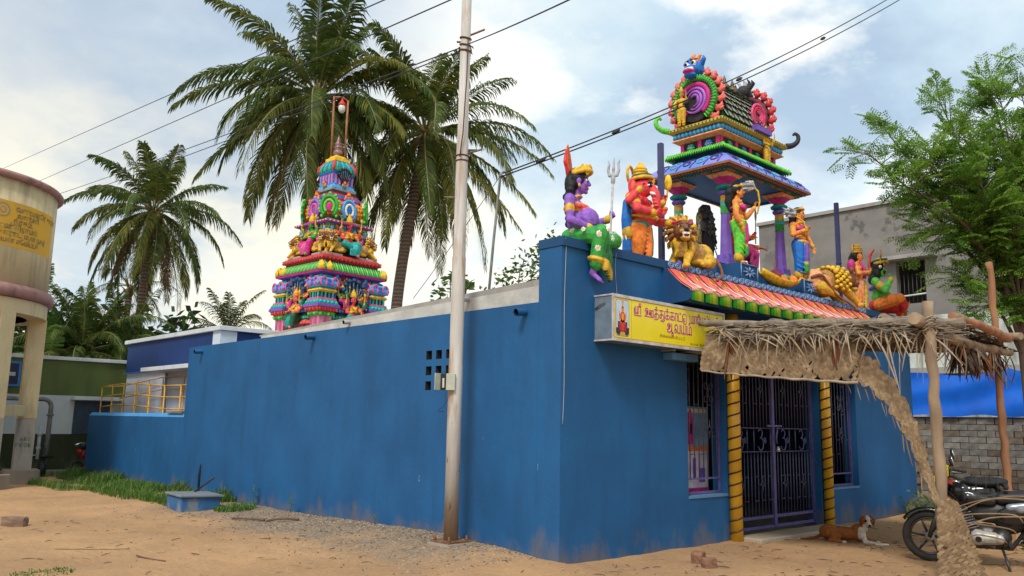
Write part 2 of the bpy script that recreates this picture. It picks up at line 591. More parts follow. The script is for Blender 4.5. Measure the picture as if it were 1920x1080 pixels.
# ================================================================ GROUND
def nz2(x, y, s, k=0.0):
    return noise.noise(V((x*s, y*s, k)))
def gh(x, y):
    h = 0.026*nz2(x, y, .55, 1)+0.020*nz2(x, y, 1.6, 2)+0.010*nz2(x, y, 4.2, 3)-0.028*sum(math.exp(-((y-.42*x-c_-.25*math.sin(x*.5))/.16)**2) for c_ in (5.3, 3.8))*max(0, min(1, (-x-.9)/1.2))
    h += 0.16*math.exp(-((x+.35)/.75)**2-((y-2.4)/2.2)**2)*(1 if x < .1 else .4)
    h += 0.07*math.exp(-((x+.2)/.6)**2-((y-6.5)/2.6)**2)
    h += 0.05*math.exp(-((x+.9)/1.4)**2-((y-12.0)/3.0)**2)
    h += 0.05*math.exp(-((x-10.0)/.9)**2-((y+.5)/.7)**2)
    r = math.hypot(x-CAM.x, y-CAM.y)
    return h*min(1, max(0, (70-r)/30))
def ground():
    def axis(c0, c1, st, far):
        a = list(np.arange(c0, c1, st))
        s_, x = st, a[-1]
        up = []
        while x < far:
            s_ *= 1.5; x += s_; up.append(x)
        s_, x = st, a[0]
        dn = []
        while x > -far:
            s_ *= 1.5; x -= s_; dn.append(x)
        return dn[::-1]+a+up
    xs, ys = axis(-8, 8, .11, 600), axis(-7, 17, .13, 600)
    vs = [(x, y, gh(x, y)) for y in ys for x in xs]
    nx = len(xs)
    fs = [(j*nx+i, j*nx+i+1, (j+1)*nx+i+1, (j+1)*nx+i) for j in range(len(ys)-1) for i in range(nx-1)]
    mb = MB()
    mb.v, mb.f, mb.m, mb.sm = vs, fs, [0]*len(fs), [True]*len(fs)
    m = bpy.data.materials.new('sandy_soil')
    m.use_nodes = True
    t = m.node_tree
    b = t.nodes['Principled BSDF']
    b.inputs['Roughness'].default_value = 0.95
    b.inputs['Specular IOR Level'].default_value = 0.1
    tcn = N(t, 'ShaderNodeTexCoord')
    def nz(scale, detail, rough=.6, st=(1, 1, 1), off=(0, 0, 0)):
        mp = N(t, 'ShaderNodeMapping'); mp.inputs['Scale'].default_value = st; mp.inputs['Location'].default_value = off
        t.links.new(tcn.outputs['Object'], mp.inputs[0])
        n = N(t, 'ShaderNodeTexNoise'); n.inputs['Scale'].default_value = scale; n.inputs['Detail'].default_value = detail; n.inputs['Roughness'].default_value = rough
        t.links.new(mp.outputs[0], n.inputs['Vector'])
        return n.outputs['Fac']
    big = nz(.5, 5, .6)
    c = mixc(t, ramp(t, [(.38, 0.), (.64, 1.)], big).outputs[0], (.49, .290, .145), (.36, .212, .11))
    c = mixc(t, math_n(t, 'MULTIPLY', ramp(t, [(.45, 0.), (.72, 1.)], nz(2.6, 8, .65, (1, .45, 1), (3, 3, 0))).outputs[0], .6), c, (.31, .20, .12))
    c = mixc(t, math_n(t, 'MULTIPLY', ramp(t, [(.5, 0.), (.7, 1.)], nz(14, 6, .7)).outputs[0], .35), c, (.60, .40, .23))
    sp = N(t, 'ShaderNodeSeparateXYZ'); t.links.new(tcn.outputs['Object'], sp.inputs[0])
    # grey grit along the foot of the long wall
    gx = math_n(t, 'ADD', sp.outputs[0], math_n(t, 'MULTIPLY', math_n(t, 'SUBTRACT', nz(.9, 6, .65, (1, 1, 1), (5, 0, 0)), .5), 3.2))
    mr = N(t, 'ShaderNodeMapRange', interpolation_type='SMOOTHSTEP'); t.links.new(gx, mr.inputs[0]); mr.inputs[1].default_value = -1.9; mr.inputs[2].default_value = -.6
    my = N(t, 'ShaderNodeMapRange', interpolation_type='SMOOTHSTEP'); t.links.new(sp.outputs[1], my.inputs[0]); my.inputs[1].default_value = .3; my.inputs[2].default_value = 1.6
    mz = N(t, 'ShaderNodeMapRange', interpolation_type='SMOOTHSTEP'); t.links.new(sp.outputs[1], mz.inputs[0]); mz.inputs[1].default_value = 9.5; mz.inputs[2].default_value = 7.0
    k = math_n(t, 'MULTIPLY', math_n(t, 'MULTIPLY', mr.outputs[0], my.outputs[0]), mz.outputs[0])
    grit = mixc(t, ramp(t, [(.4, 0.), (.6, 1.)], nz(22, 4, .7)).outputs[0], (.12, .10, .08), (.29, .235, .175))
    c = mixc(t, math_n(t, 'MULTIPLY', k, .85), c, grit)
    # dark specks of litter and pebbles
    vo = N(t, 'ShaderNodeTexVoronoi'); vo.inputs['Scale'].default_value = 16; vo.inputs['Randomness'].default_value = 1
    t.links.new(tcn.outputs['Object'], vo.inputs['Vector'])
    spk = math_n(t, 'MULTIPLY', ramp(t, [(.10, 1.), (.16, 0.)], vo.outputs['Distance']).outputs[0], ramp(t, [(.5, 0.), (.6, 1.)], nz(1.3, 5)).outputs[0])
    c = mixc(t, math_n(t, 'MULTIPLY', spk, .55), c, (.17, .12, .08))
    t.links.new(c, b.inputs['Base Color'])
    bp = N(t, 'ShaderNodeBump'); bp.inputs['Strength'].default_value = .9; bp.inputs['Distance'].default_value = .05
    t.links.new(math_n(t, 'ADD', nz(6, 10, .68), math_n(t, 'MULTIPLY', nz(38, 5, .7), .35)), bp.inputs['Height'])
    t.links.new(bp.outputs[0], b.inputs['Normal'])
    o = mb.build('ground', m, fix=False)
    tag(o, kind='structure')
    return o
ground()

# ================================================================ TEMPLE BUILDING
BLUE = plaster('blue_wall_paint', (.0115, .100, .262), (.0085, .070, .188), (.010, .056, .145), (.17, .125, .08), -.14, .30, .42, (.22, .32, .44))
BLUE2 = plaster('blue_trim_paint', (.010, .066, .175), (.008, .050, .14), (.012, .035, .085), None, amt=.4)
DKBLUE = plaster('dark_blue_wall_paint', (.006, .034, .155), (.005, .027, .12), (.006, .018, .08), None, amt=.4)
WHITEP = plaster('whitewash', (.62, .66, .68), (.52, .56, .60), (.32, .34, .35), None, amt=.5)
CONC = plaster('bare_concrete', (.34, .325, .30), (.26, .25, .235), (.15, .145, .14), None, amt=.5)
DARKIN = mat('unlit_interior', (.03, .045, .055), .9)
def wall_panels(mb, hole_list, a0, a1, z0, z1, d0, d1, axis, mi=0, mi_rev=0):
    """wall in the (a,z) plane with rectangular openings through its thickness d0..d1; axis 'x': a runs along X (wall faces -Y); 'y': a runs along Y (wall faces -X)"""
    P = (lambda a, d, z: (a, d, z)) if axis == 'x' else (lambda a, d, z: (d, a, z))
    As = sorted({a0, a1, *[h[0] for h in hole_list], *[h[1] for h in hole_list]})
    Zs = sorted({z0, z1, *[h[2] for h in hole_list], *[h[3] for h in hole_list]})
    for i in range(len(As)-1):
        for j in range(len(Zs)-1):
            ca, cz = (As[i]+As[i+1])/2, (Zs[j]+Zs[j+1])/2
            if any(h[0] < ca < h[1] and h[2] < cz < h[3] for h in hole_list):
                continue
            for d in (d0, d1):
                mb.quad(P(As[i], d, Zs[j]), P(As[i+1], d, Zs[j]), P(As[i+1], d, Zs[j+1]), P(As[i], d, Zs[j+1]), mi)
    for h in hole_list:
        q = [(h[0], h[2]), (h[1], h[2]), (h[1], h[3]), (h[0], h[3])]
        for k in range(4):
            (a, z), (a2, z2) = q[k], q[(k+1) % 4]
            if z == z2 == z0:
                continue
            mb.quad(P(a, d0, z), P(a2, d0, z2), P(a2, d1, z2), P(a, d1, z), mi_rev)
    q = [(a0, z0), (a1, z0), (a1, z1), (a0, z1)]
    for k in range(4):
        (a, z), (a2, z2) = q[k], q[(k+1) % 4]
        mb.quad(P(a, d0, z), P(a2, d0, z2), P(a2, d1, z2), P(a, d1, z), mi)

temple = thing('temple_building', 'long blue painted temple hall with statues and a bright canopy along its parapet', 'building', (0, 0, 0))
G0 = -0.5
PT = 3.87
WIN1, GATE, WIN2 = (2.55, 3.52, .66, 2.78), (3.74, 6.33, .06, 2.86), (6.72, 7.74, .62, 2.72)
mb = MB()
wall_panels(mb, [WIN1, (GATE[0], GATE[1], G0, GATE[3]), WIN2], 0, 10.3, G0, PT-.12, 0, .25, 'x')
mb.build('front_wall', BLUE, temple)
mb = MB()
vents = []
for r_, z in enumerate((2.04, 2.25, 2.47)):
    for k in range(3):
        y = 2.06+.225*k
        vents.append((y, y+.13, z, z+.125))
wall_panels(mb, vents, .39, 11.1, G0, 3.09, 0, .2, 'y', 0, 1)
mb.build('side_wall', [BLUE, mat('vent_shade_dark', (.022, .022, .024), .95)], temple)  # vent reveals coloured near black to stand for shade in the holes
mb = MB()
mb.box((0.002, .252, G0), (.35, .392, PT-.12)); mb.build('corner_pier', BLUE, temple)
mb = MB()
mb.box((-.012, -.03, PT-.12), (10.33, .395, PT)); mb.build('parapet_coping', BLUE2, temple, bevel=.006)
mb = MB()
mb.box((10.05, .25, G0), (10.3, 11.1, PT-.12)); mb.box((.2, 10.9, G0), (10.05, 11.1, 3.09)); mb.build('rear_wall', BLUE, temple)
mb = MB()
mb.box((.2, .25, 2.95), (10.05, 10.9, 3.03)); mb.build('roof', CONC, temple)
mb = MB()   # pale roof edge above the long wall, tapering to the rear
poly = [(.40, 3.093), (7.8, 3.093), (7.8, 3.13), (.40, 3.30)]
mb.add([(x, y, z) for x in (.012, .19) for y, z in poly], [(0, 1, 2, 3), (7, 6, 5, 4), (0, 4, 5, 1), (1, 5, 6, 2), (2, 6, 7, 3), (3, 7, 4, 0)])
mb.build('roof_edge', mat('roof_edge_lime', (.50, .50, .48), .9, (.36, .36, .34), 3, .3, 20), temple)
mb = MB()
poly = [(.40, 3.304), (7.9, 3.134), (7.9, 3.16), (.40, 3.385)]
mb.add([(x, y, z) for x in (.03, .5) for y, z in poly], [(0, 1, 2, 3), (7, 6, 5, 4), (0, 4, 5, 1), (1, 5, 6, 2), (2, 6, 7, 3), (3, 7, 4, 0)])
mb.build('roof_upstand', CONC, temple)
mb = MB()   # floor of the dim hall, a partition coloured dark as if unlit
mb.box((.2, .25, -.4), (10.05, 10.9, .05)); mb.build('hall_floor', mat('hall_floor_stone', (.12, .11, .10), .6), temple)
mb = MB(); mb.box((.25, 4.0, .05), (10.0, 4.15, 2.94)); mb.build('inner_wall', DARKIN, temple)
mb = MB()
for y, z in ((5.8, 2.99), (.62, 2.98), (10.4, 2.97)):
    mb = MB()
    mb.tube([(.0, y, z), (-.17, y, z-.015)], .045, 12, 0, False)
    mb.tube([(-.17, y, z-.015), (.0, y, z)], .036, 12, 1, False)
    mb.build('drain_pipe', [BLUE, mat('pipe_inside', (.01, .012, .015), .9)], temple)
for y, z in ((4.72, 3.165), (1.75, 3.255)):
    mb = MB()
    mb.tube([(.012, y, z), (-.11, y, z-.012)], .034, 10, 0, False)
    mb.tube([(-.11, y, z-.012), (.012, y, z)], .027, 10, 1, False)
    mb.build('drain_pipe', [mat('grey_pipe', (.42, .43, .43), .5), MATS['pipe_inside']], temple)
mb = MB()
mb.box((2.0, -.16, 2.49), (2.60, .0, 2.585)); mb.build('window_ledge', plaster('ledge_paint', (.10, .24, .40), (.08, .19, .33), (.05, .10, .18)), temple, bevel=.005)
# threshold and sills
mb = MB()
mb.box((3.68, -.42, -.3), (6.45, .0, .055)); mb.build('threshold', plaster('threshold_cement', (.40, .33, .25), (.33, .27, .20), (.22, .18, .14)), temple, bevel=.015)
for W_ in (WIN1, WIN2):
    mb = MB(); mb.box((W_[0], -.012, W_[2]-.03), (W_[1], .14, W_[2]+.004)); mb.build('window_sill', MATS['ledge_paint'], temple)

# eave over the entrance: sloped lotus petals, hanging tiles, end cheek
EX0, EX1, NE = 2.05, 8.24, 18
step = (EX1-EX0)/NE
mb = MB()
prof = [(0.0, 3.775), (-.10, 3.70), (-.26, 3.56), (-.40, 3.46), (-.46, 3.44), (-.46, 3.30), (-.40, 3.27), (0.0, 3.24)]
for x in (EX0-.04, EX1+.01):
    mb.add([(xx, y, z) for xx in (x, x+.03) for y, z in prof], [tuple(range(8)), tuple(range(15, 7, -1))]+[(i, (i+1) % 8, 8+(i+1) % 8, 8+i) for i in range(8)])
mb.box((EX0, -.40, 3.262), (EX1, 0, 3.285)); mb.box((EX0, -.40, 3.286), (EX1, -.37, 3.43))
mb.build('eave_frame', BLUE2, temple)
def petal_mesh():
    mb = MB()
    n, k = 10, 8
    prof = [(-.005, .335), (-.06, .30), (-.13, .235), (-.20, .172), (-.27, .112), (-.33, .066), (-.385, .032), (-.425, .008), (-.45, -.008), (-.462, -.03), (-.452, -.05)]
    for i in range(n+1):
        for j in range(k+1):
            u = j/k
            s_ = i/n
            sh = -.06*math.sin(s_*PI)*1.0
            bulge = .020*math.sin(PI*u)**.7*(0.5+.5*s_)
            mb.v.append((u*step+sh+.07*(1-s_)-.035, prof[i][0]-bulge*.6, prof[i][1]+bulge))
    for i in range(n):
        for j in range(k):
            mb.f.append([i*(k+1)+j, i*(k+1)+j+1, (i+1)*(k+1)+j+1, (i+1)*(k+1)+j])
            mb.m.append(0 if i < 3 else 1 if i < 6 else 2 if i < 9 else 3); mb.sm.append(True)
    def on(u, s_, up=.012):
        i = min(int(s_*n), n-1); fr = s_*n-i
        y = prof[i][0]*(1-fr)+prof[i+1][0]*fr; z = prof[i][1]*(1-fr)+prof[i+1][1]*fr
        b = .020*math.sin(PI*u)**.7*(.5+.5*s_)
        return V((u*step-.06*math.sin(s_*PI)+.07*(1-s_)-.035, y-b*.6-up*.6, z+b+up))
    mb.tube([on(.06, s_, .006) for s_ in np.linspace(.02, .96, 10)], .006, 5, 4)
    mb.tube([on(u, s_) for u, s_ in ((.62, .34), (.66, .5), (.72, .62), (.76, .74), (.70, .84), (.56, .87), (.46, .82))], [.004, .008, .010, .011, .010, .008, .004], 6, 5)
    mb.tube([on(.58, s_, .008) for s_ in (.16, .27, .36)], [.004, .022, .004], 6, 6)
    mb.tube([on(.56, s_, .020) for s_ in (.20, .27, .33)], [.003, .011, .003], 6, 7)
    return mb
pm = [mat('petal_red', (.72, .10, .075), .5, (.66, .12, .10), 6), mat('petal_coral', (.76, .20, .15), .5, (.72, .16, .13), 6), mat('petal_salmon', (.78, .29, .22), .5, (.76, .25, .2), 6), mat('petal_blush', (.80, .42, .33), .5, (.78, .36, .28), 6), paint('maroon'), mat('petal_hook_white', (.80, .74, .68), .5), paint('yellow'), paint('darkgreen')]
pme = petal_mesh().mesh('lotus_petal', pm)
def tile_mesh():
    mb = MB()
    n = 14
    cols = [0, 1, 1, 1, 2, 2, 3, 3, 2, 2, 1, 1, 1, 0]
    r = step*.45
    for i in range(n+1):
        a = PI-PI*i/n
        for z in (0, -.155):
            mb.v.append((r*math.cos(a), -.052*math.sin(a)-.40, 3.445+z-(.02*math.sin(a) if z else 0)))
    for i in range(n):
        mb.f.append([2*i, 2*i+1, 2*i+3, 2*i+2]); mb.m.append(cols[i]); mb.sm.append(True)
    b = len(mb.v)
    mb.v.append((0, -.40, 3.29))
    for i in range(n):
        mb.f.append([2*i+1, b, 2*i+3]); mb.m.append(4); mb.sm.append(False)
    return mb
gm = [mat('tile_green', (.02, .28, .03), .5), mat('tile_leaf_green', (.06, .55, .04), .5), mat('tile_lime', (.30, .70, .04), .5), mat('tile_yellow', (.78, .78, .04), .5), mat('tile_pale_edge', (.5, .6, .45), .5)]
tme = tile_mesh().mesh('eave_tile', gm)
for i in range(NE):
    o = link('lotus_petal', pme, temple); o.location = (EX0+step*i, 0, 3.44)
    o = link('eave_tile', tme, temple); o.location = (EX0+step*(i+.5), -.01, 0)
# band of rings on the front of the statue ledge
mb = MB(); mb.box((EX0+.02, -.034, 3.765), (EX1, -.0305, 3.868)); mb.build('ring_band', mat('ring_band_blue', (.012, .05, .16), .5), temple)
mb = MB()
for a in (0,):
    pts = [V((.052*math.cos(2*PI*k/14), -.04, .040*math.sin(2*PI*k/14))) for k in range(15)]
    mb.tube(pts, .011, 6, 0, False)
    mb.tube([V((.024*math.cos(2*PI*k/10), -.045, .020*math.sin(2*PI*k/10))) for k in range(11)], .008, 5, 0, False)
    mb.tube([(.078, -.036, -.045), (.078, -.036, .045)], .006, 5, 0)
rme = mb.mesh('ring_ornament', [mat('ring_pale_blue', (.22, .36, .58), .5, (.10, .2, .4), 20)])
nr = 38
for i in range(nr):
    o = link('ring_ornament', rme, temple); o.location = (EX0+.1+(EX1-EX0-.14)*i/(nr-1), 0, 3.817)
# raised platform for the pavilion and two statue plinths
mb = MB(); mb.box((3.95, .40, 3.04), (7.35, 2.05, 4.20)); mb.build('pavilion_base', BLUE2, temple, bevel=.01)
for x0, x1 in ((4.08, 4.62), (6.08, 6.60)):
    mb = MB(); mb.box((x0, .06, PT+.002), (x1, .398, 4.16)); o = mb.build('statue_plinth', BLUE2, temple, bevel=.006)
    mb = MB()
    cx, cz, hw, hh = (x0+x1)/2, 4.02, (x1-x0)/2-.03, .125
    for a, b in (((-1, -1), (1, -1)), ((1, -1), (1, 1)), ((1, 1), (-1, 1)), ((-1, 1), (-1, -1))):
        mb.tube([(cx+a[0]*hw, .052, cz+a[1]*hh), (cx+b[0]*hw, .052, cz+b[1]*hh)], .009, 5)
    for k in range(8):
        a = 2*PI*k/8
        d = V((math.cos(a)*hw*.75, 0, math.sin(a)*hh*.75))
        mb.tube([V((cx, .05, cz))+d*.15, V((cx, .046, cz))+d*.6, V((cx, .05, cz))+d], [.006, .018, .005], 6)
    mb.build('plinth_flower', MATS['ring_pale_blue'], o, fix=True)
mb = MB()  # cables stapled down the front
for pts in ([(.02, -.036, 3.84), (.06, -.012, 3.74), (.04, -.008, 3.0), (.05, -.006, 2.1), (.03, -.006, 1.6)], [(.98, -.036, 3.8), (.99, -.01, 3.6), (1.02, -.01, 3.3), (1.03, -.01, 3.18)]):
    mb.tube(bez(pts, 5), .0035, 4)
mb.build('cable', mat('white_cable', (.5, .55, .6), .5), temple)

# golden spiral columns of the porch
def spiral_column(x, y, r, h, label):
    t = thing('porch_column', label, 'column', (x, y, 0), 0, 'gold twisted columns flanking the gate')
    mb = MB()
    mb.lathe([(r, 0), (r, h)], 20)
    mb.build('shaft', mat('column_gold', (.74, .43, .02), .34, (.62, .31, .02), 5, spec=.5), t)
    mb = MB()
    turns, seg = h/.165, 12
    pts = [(math.cos(2*PI*k/seg)*r, math.sin(2*PI*k/seg)*r, .04+.165*k/seg) for k in range(int((turns-.4)*seg))]
    mb.tube(pts, .0135, 5, 0, True)
    mb.build('spiral_groove', mat('column_spiral_brown', (.055, .018, .012), .5), t)
spiral_column(3.60, -.075, .092, 3.27, 'thick gold column with brown spiral line standing left of the gate')
spiral_column(6.44, -.075, .080, 3.27, 'slimmer gold column with brown spiral line standing right of the gate')

# iron gate and grilles
IRON = mat('violet_gate_paint', (.10, .085, .26), .4, (.07, .06, .18), 10, spec=.5)
IRON2 = mat('dim_gate_bar', (.085, .08, .15), .45, (.05, .05, .09), 10, spec=.5)
def star(mb, cx, cz, s, y, r=.0065):
    for k in range(4):
        a = PI/2*k
        p = [V((cx+math.cos(a)*s*1.9, y, cz+math.sin(a)*s*1.9)), V((cx+math.cos(a)*s, y, cz+math.sin(a)*s)), V((cx+math.cos(a+PI/4)*s*.45, y, cz+math.sin(a+PI/4)*s*.45)), V((cx+math.cos(a+PI/2)*s, y, cz+math.sin(a+PI/2)*s)), V((cx+math.cos(a+PI/2)*s*1.9, y, cz+math.sin(a+PI/2)*s*1.9))]
        mb.tube(p, r, 5)
def scroll(mb, cx, cz, s, y, sx, sz, r=.006):
    pts = [V((cx+sx*s*(.15+.5*(1-math.cos(a))*.9*(1-a/8)+0), y, cz+sz*s*(.25+.45*math.sin(a)*(1-a/9)+.3))) for a in np.linspace(0, 5.2, 14)]
    mb.tube([V((cx, y, cz))]+pts, r, 5)
gate = thing('iron_gate', 'violet two-leaf iron gate with om symbols and a padlock in the temple porch', 'gate', (3.76, .14, .08))
GW, GH, gy = 2.55, 2.70, 0.0
def leaf(x0, x1, sx):
    mb = MB()
    fr = .03
    for a, b in (((x0, .02), (x1, .02)), ((x0, .17), (x1, .17)), ((x0, GH), (x1, GH)), ((x0+fr/2, .02), (x0+fr/2, GH)), ((x1-fr/2, .02), (x1-fr/2, GH))):
        horiz = a[1] == b[1]
        h = (.022 if horiz else .018)
        mb.box((min(a[0], b[0])-(0 if horiz else h), -.02, min(a[1], b[1])-(h if horiz else 0)), (max(a[0], b[0])+(0 if horiz else h), .02, max(a[1], b[1])+(h if horiz else 0)))
    lf = mb.build('gate_leaf', IRON, gate)
    n = 13
    xs = [x0+(x1-x0)*(k+.5)/n for k in range(n)]
    me_hi = MB(); me_hi.tube([(0, 0, 1.52), (0, 0, GH-.02)], .0095, 6, 0); mhi = me_hi.mesh('gate_bar', [IRON2])
    me_lo = MB(); me_lo.tube([(0, 0, .19), (0, 0, 1.16)], .0095, 6, 0); mlo = me_lo.mesh('gate_bar', [IRON2])
    me_mid = MB(); me_mid.tube([(0, 0, 1.16), (0, 0, 1.52)], .0095, 6, 0); mmid = me_mid.mesh('gate_bar', [IRON2])
    for k, x in enumerate(xs):
        for me in (mhi, mlo):
            o = link('gate_bar', me, lf); o.location = (x, 0, 0)
        if k in (0, 5, 7, 12):
            o = link('gate_bar', mmid, lf); o.location = (x, 0, 0)
    mb = MB()
    for z in (1.16, 1.52):
        mb.tube([(x0, -.012, z), (x1, -.012, z)], .010, 5)
    for z in (.42, .78, 1.9, 2.38):
        for k in (2, 4, 7, 9, 11):
            mb.tube([(xs[k], -.01, z), (xs[k]+(x1-x0)/n, -.01, z)], .007, 5)
    tag(mb.build('cross_bar', IRON2, lf), kind='stuff')
    for cx in (xs[3], xs[9]):
        for cz in (.66, 2.13):
            mb = MB(); star(mb, cx, cz, .07, -.014, .0075); mb.build('star_ornament', IRON2, lf)
        mb = MB()
        c_ = V((cx, -.014, 1.34))
        mb.tube([c_+V((x*.9, 0, z)) for x, z in bez2([(-.10, .13), (-.03, .165), (.03, .12), (.01, .05), (-.05, .03), (.02, .02), (.06, -.05), (.03, -.14), (-.06, -.155), (-.11, -.10)], 4)], .0095, 5)
        mb.tube([c_+V((x*.9, 0, z)) for x, z in bez2([(.02, .02), (.07, .0), (.12, .035), (.15, -.01), (.12, -.05), (.09, -.02), (.12, .0)], 4)], .0085, 5)
        mb.build('om_symbol', IRON, lf)
    return lf
def bez2(pts, n):
    return [(p.x, p.y) for p in bez([(a, b, 0) for a, b in pts], n)]
leaf(.0, GW/2-.006, 1)
leaf(GW/2+.006, GW, -1)
mb = MB()
for x in (-.02, GW+.0):
    mb.box((x-.02+.02, -.03, -.03), (x+.022, .03, GH+.03))
mb.box((GW/2-.035, -.032, .02), (GW/2+.035, -.021, GH)); mb.build('gate_frame', IRON, gate)
mb = MB()
mb.box((GW/2-.22, -.055, 1.545), (GW/2+.22, -.033, 1.575)); mb.tube([(GW/2+.10, -.05, 1.56), (GW/2+.03, -.055, 1.36), (GW/2+.05, -.055, 1.28)], .016, 6)
mb.build('latch', IRON, gate)
mb = MB(); mb.box((GW/2+.055, -.075, 1.16), (GW/2+.105, -.045, 1.22)); mb.ell((GW/2+.08, -.06, 1.19), (.032, .02, .036)); mb.tube(arcpts((GW/2+.08, -.06, 1.215), .022, 0, PI, 8), .006, 6)
mb.build('padlock', mat('padlock_steel', (.62, .62, .6), .25, metal=.7), gate)
def grille(x0, x1, z0, z1, label, stars, scrolls, bars=8):
    t = thing('window_grille', label, 'window grille', (x0, .12, z0), 0, 'violet iron grilles beside the gate')
    w_, h_ = x1-x0, z1-z0
    mb = MB()
    for a, b in (((0, 0), (.03, h_)), ((w_-.035, 0), (w_, h_)), ((.03, 0), (w_-.035, .035)), ((.03, h_-.03), (w_-.035, h_))):
        mb.box((a[0], -.018, a[1]), (b[0], .018, b[1]))
    mb.box((.03, -.012, .20), (w_-.035, .012, .225))
    mb.build('grille_frame', IRON, t)
    bm_ = MB(); bm_.tube([(0, 0, .225), (0, 0, h_-.03)], .0085, 6); me = bm_.mesh('grille_bar', [IRON2])
    xs = [.03+(w_-.065)*(k+.6)/bars for k in range(bars)]
    for x in xs:
        o = link('grille_bar', me, t); o.location = (x, 0, 0)
    mb = MB()
    for k, z in enumerate((.55, .8, 1.25, 1.75, 1.95)):
        i = (k*2+1) % (bars-1)
        mb.tube([(xs[i], -.008, z*h_/2.1), (xs[i+1], -.008, z*h_/2.1)], .0065, 5)
        i = (k*3+3) % (bars-1)
        mb.tube([(xs[i], -.008, z*h_/2.1), (xs[i+1], -.008, z*h_/2.1)], .0065, 5)
    tag(mb.build('cross_bar', IRON2, t), kind='stuff')
    for cx, cz in stars:
        mb = MB(); star(mb, cx*w_, cz*h_, .07, -.012); mb.build('star_ornament', IRON2, t)
    for cx, cz in scrolls:
        mb = MB()
        for sx in (-1, 1):
            for sz in (-1, 1):
                scroll(mb, cx*w_, cz*h_, .15, -.012, sx, sz)
        mb.build('scroll_ornament', IRON2, t)
grille(WIN1[0]+.01, WIN1[1]-.01, WIN1[2]+.01, WIN1[3]-.01, 'window grille left of the gate with a deity poster behind it', [(.02, .43), (.72, .43)], [(.08, .68), (.70, .68)])
grille(WIN2[0]+.01, WIN2[1]-.01, WIN2[2]+.01, WIN2[3]-.01, 'window grille right of the gate with only darkness behind it', [(.62, .42), (.62, .93)], [(.12, .69), (.62, .69)])
# poster standing inside the left window
ps = thing('poster_board', 'printed poster board with a small figure standing behind the left window grille', 'poster', (2.75, .45, .45))
mb = MB(); mb.box((0, 0, 0), (.95, .02, 1.45)); mb.build('board', mat('poster_sky', (.08, .22, .42), .5, (.20, .36, .5), 3), ps)
mb = MB(); mb.box((.03, -.006, .27), (.92, -.003, .80)); mb.build('white_panel', mat('poster_white', (.75, .70, .72), .5, (.5, .4, .6), 5), ps)
mb = MB()
for a in ((.03, .80, .92, .87, 0), (.03, .20, .92, .265, 1), (.42, .9, .56, 1.3, 1), (.45, 1.05, .53, 1.2, 2), (.06, 1.36, .89, 1.42, 3), (.12, .55, .22, .72, 1), (.55, .4, .62, .7, 4), (.7, .35, .85, .55, 4), (.3, .4, .36, .65, 4)):
    mb.box((a[0], -.012, a[1]), (a[2], -.007, a[3]), a[4])
mb.ell((.49, -.01, 1.34), (.05, .006, .07), 1)
mb.build('poster_print', [paint('orange'), paint('magenta'), paint('white'), mat('poster_cream', (.7, .6, .45), .5), paint('purple')], ps)
# ================================================================ TAMIL STROKE LETTERS (drawn as bent strokes)
def A_(cx, cy, rx, ry, a0, a1, n=10):
    return [(cx+rx*math.cos(R(a0+(a1-a0)*i/n)), cy+ry*math.sin(R(a0+(a1-a0)*i/n))) for i in range(n+1)]
DOT = lambda x, y=1.28: [A_(x, y, .07, .07, 0, 360, 8)]
_pa = [[(0, 1), (0, 0), (.75, 0), (.75, 1)]]
_ma = [[(0, 1), (0, 0), (.9, 0), (.9, .6)]+A_(.68, .62, .22, .38, 0, 180)+[(.46, .6), (.46, 0)]]
_ya = [[(0, 1), (0, .25)]+A_(.22, .25, .22, .25, 180, 270, 5)+[(.9, 0), (.9, 1)], [(.47, 1), (.47, 0)]]
_aa = [[(0, 0), (0, 1), (.42, 1), (.42, 0)]]
_ri = [[(0, 0), (0, 1), (.42, 1), (.42, .05), (.30, -.22)], A_(.30, 1.18, .13, .17, -90, 200)]
_ka = [[(0, 1), (.72, 1)], [(.32, 1), (.32, 0)], A_(.2, .22, .2, .22, -50, -300, 10)+[(.32, .5), (.6, .5)]+A_(.60, .25, .24, .25, 90, -90)+[(.5, 0)]]
_tha = [[(0, 1), (.72, 1)], [(.32, 1), (.32, 0)], A_(.2, .22, .2, .22, -50, -300, 10)+[(.32, .5), (.58, .5)]+A_(.58, .15, .26, .35, 90, -80)+[(.3, -.3), (0, -.3)]]
_thu = [[(0, 1), (.72, 1)], [(.32, 1), (.32, 0)], A_(.2, .22, .2, .22, -50, -300, 10)+[(.32, .5), (.58, .5)]+A_(.58, .15, .26, .35, 90, -80)+[(.4, -.3), (.2, -.38)]+[(.7, -.42), (1.02, -.2), (1.02, 1)]]
_ta = [[(0, 1), (0, 0), (.72, 0)]]
_tu = [A_(.34, .28, .17, .2, 60, 330)+[(.34, .05)], [(0, .75), (0, .1), (.3, -.3), (.62, -.3), (.82, -.1), (.82, .72)]+A_(.41, .75, .41, .33, 0, 180)]
_na = [A_(.17, .2, .17, .2, -20, 300)+[(.3, .3)]+A_(.36, .72, .22, .28, 200, 0)+[(.58, .7), (.58, 0)], [(.58, .7)]+A_(.8, .72, .22, .28, 180, 0)+[(1.02, .6), (1.02, 0)]]
_la = [A_(.2, .2, .18, .2, 60, 400)+[(.1, .55)]+A_(.34, .66, .26, .34, 180, -20)+[(.56, .2), (.62, 0), (1.05, 0), (1.05, 1)]]
_uu = [A_(.34, .5, .13, .17, 0, 360)+[(.5, .62)]+A_(.36, .64, .3, .36, 20, 170), [(.66, .6), (.6, .25), (.1, 0), (0, -.08), (1.75, -.08)], A_(.98, .32, .12, .14, 0, 300)+[(.98, .8), (1.15, .82), (1.2, .7), (1.2, .2)], [(1.4, .1), (1.4, .8), (1.7, .8), (1.7, .1)]]
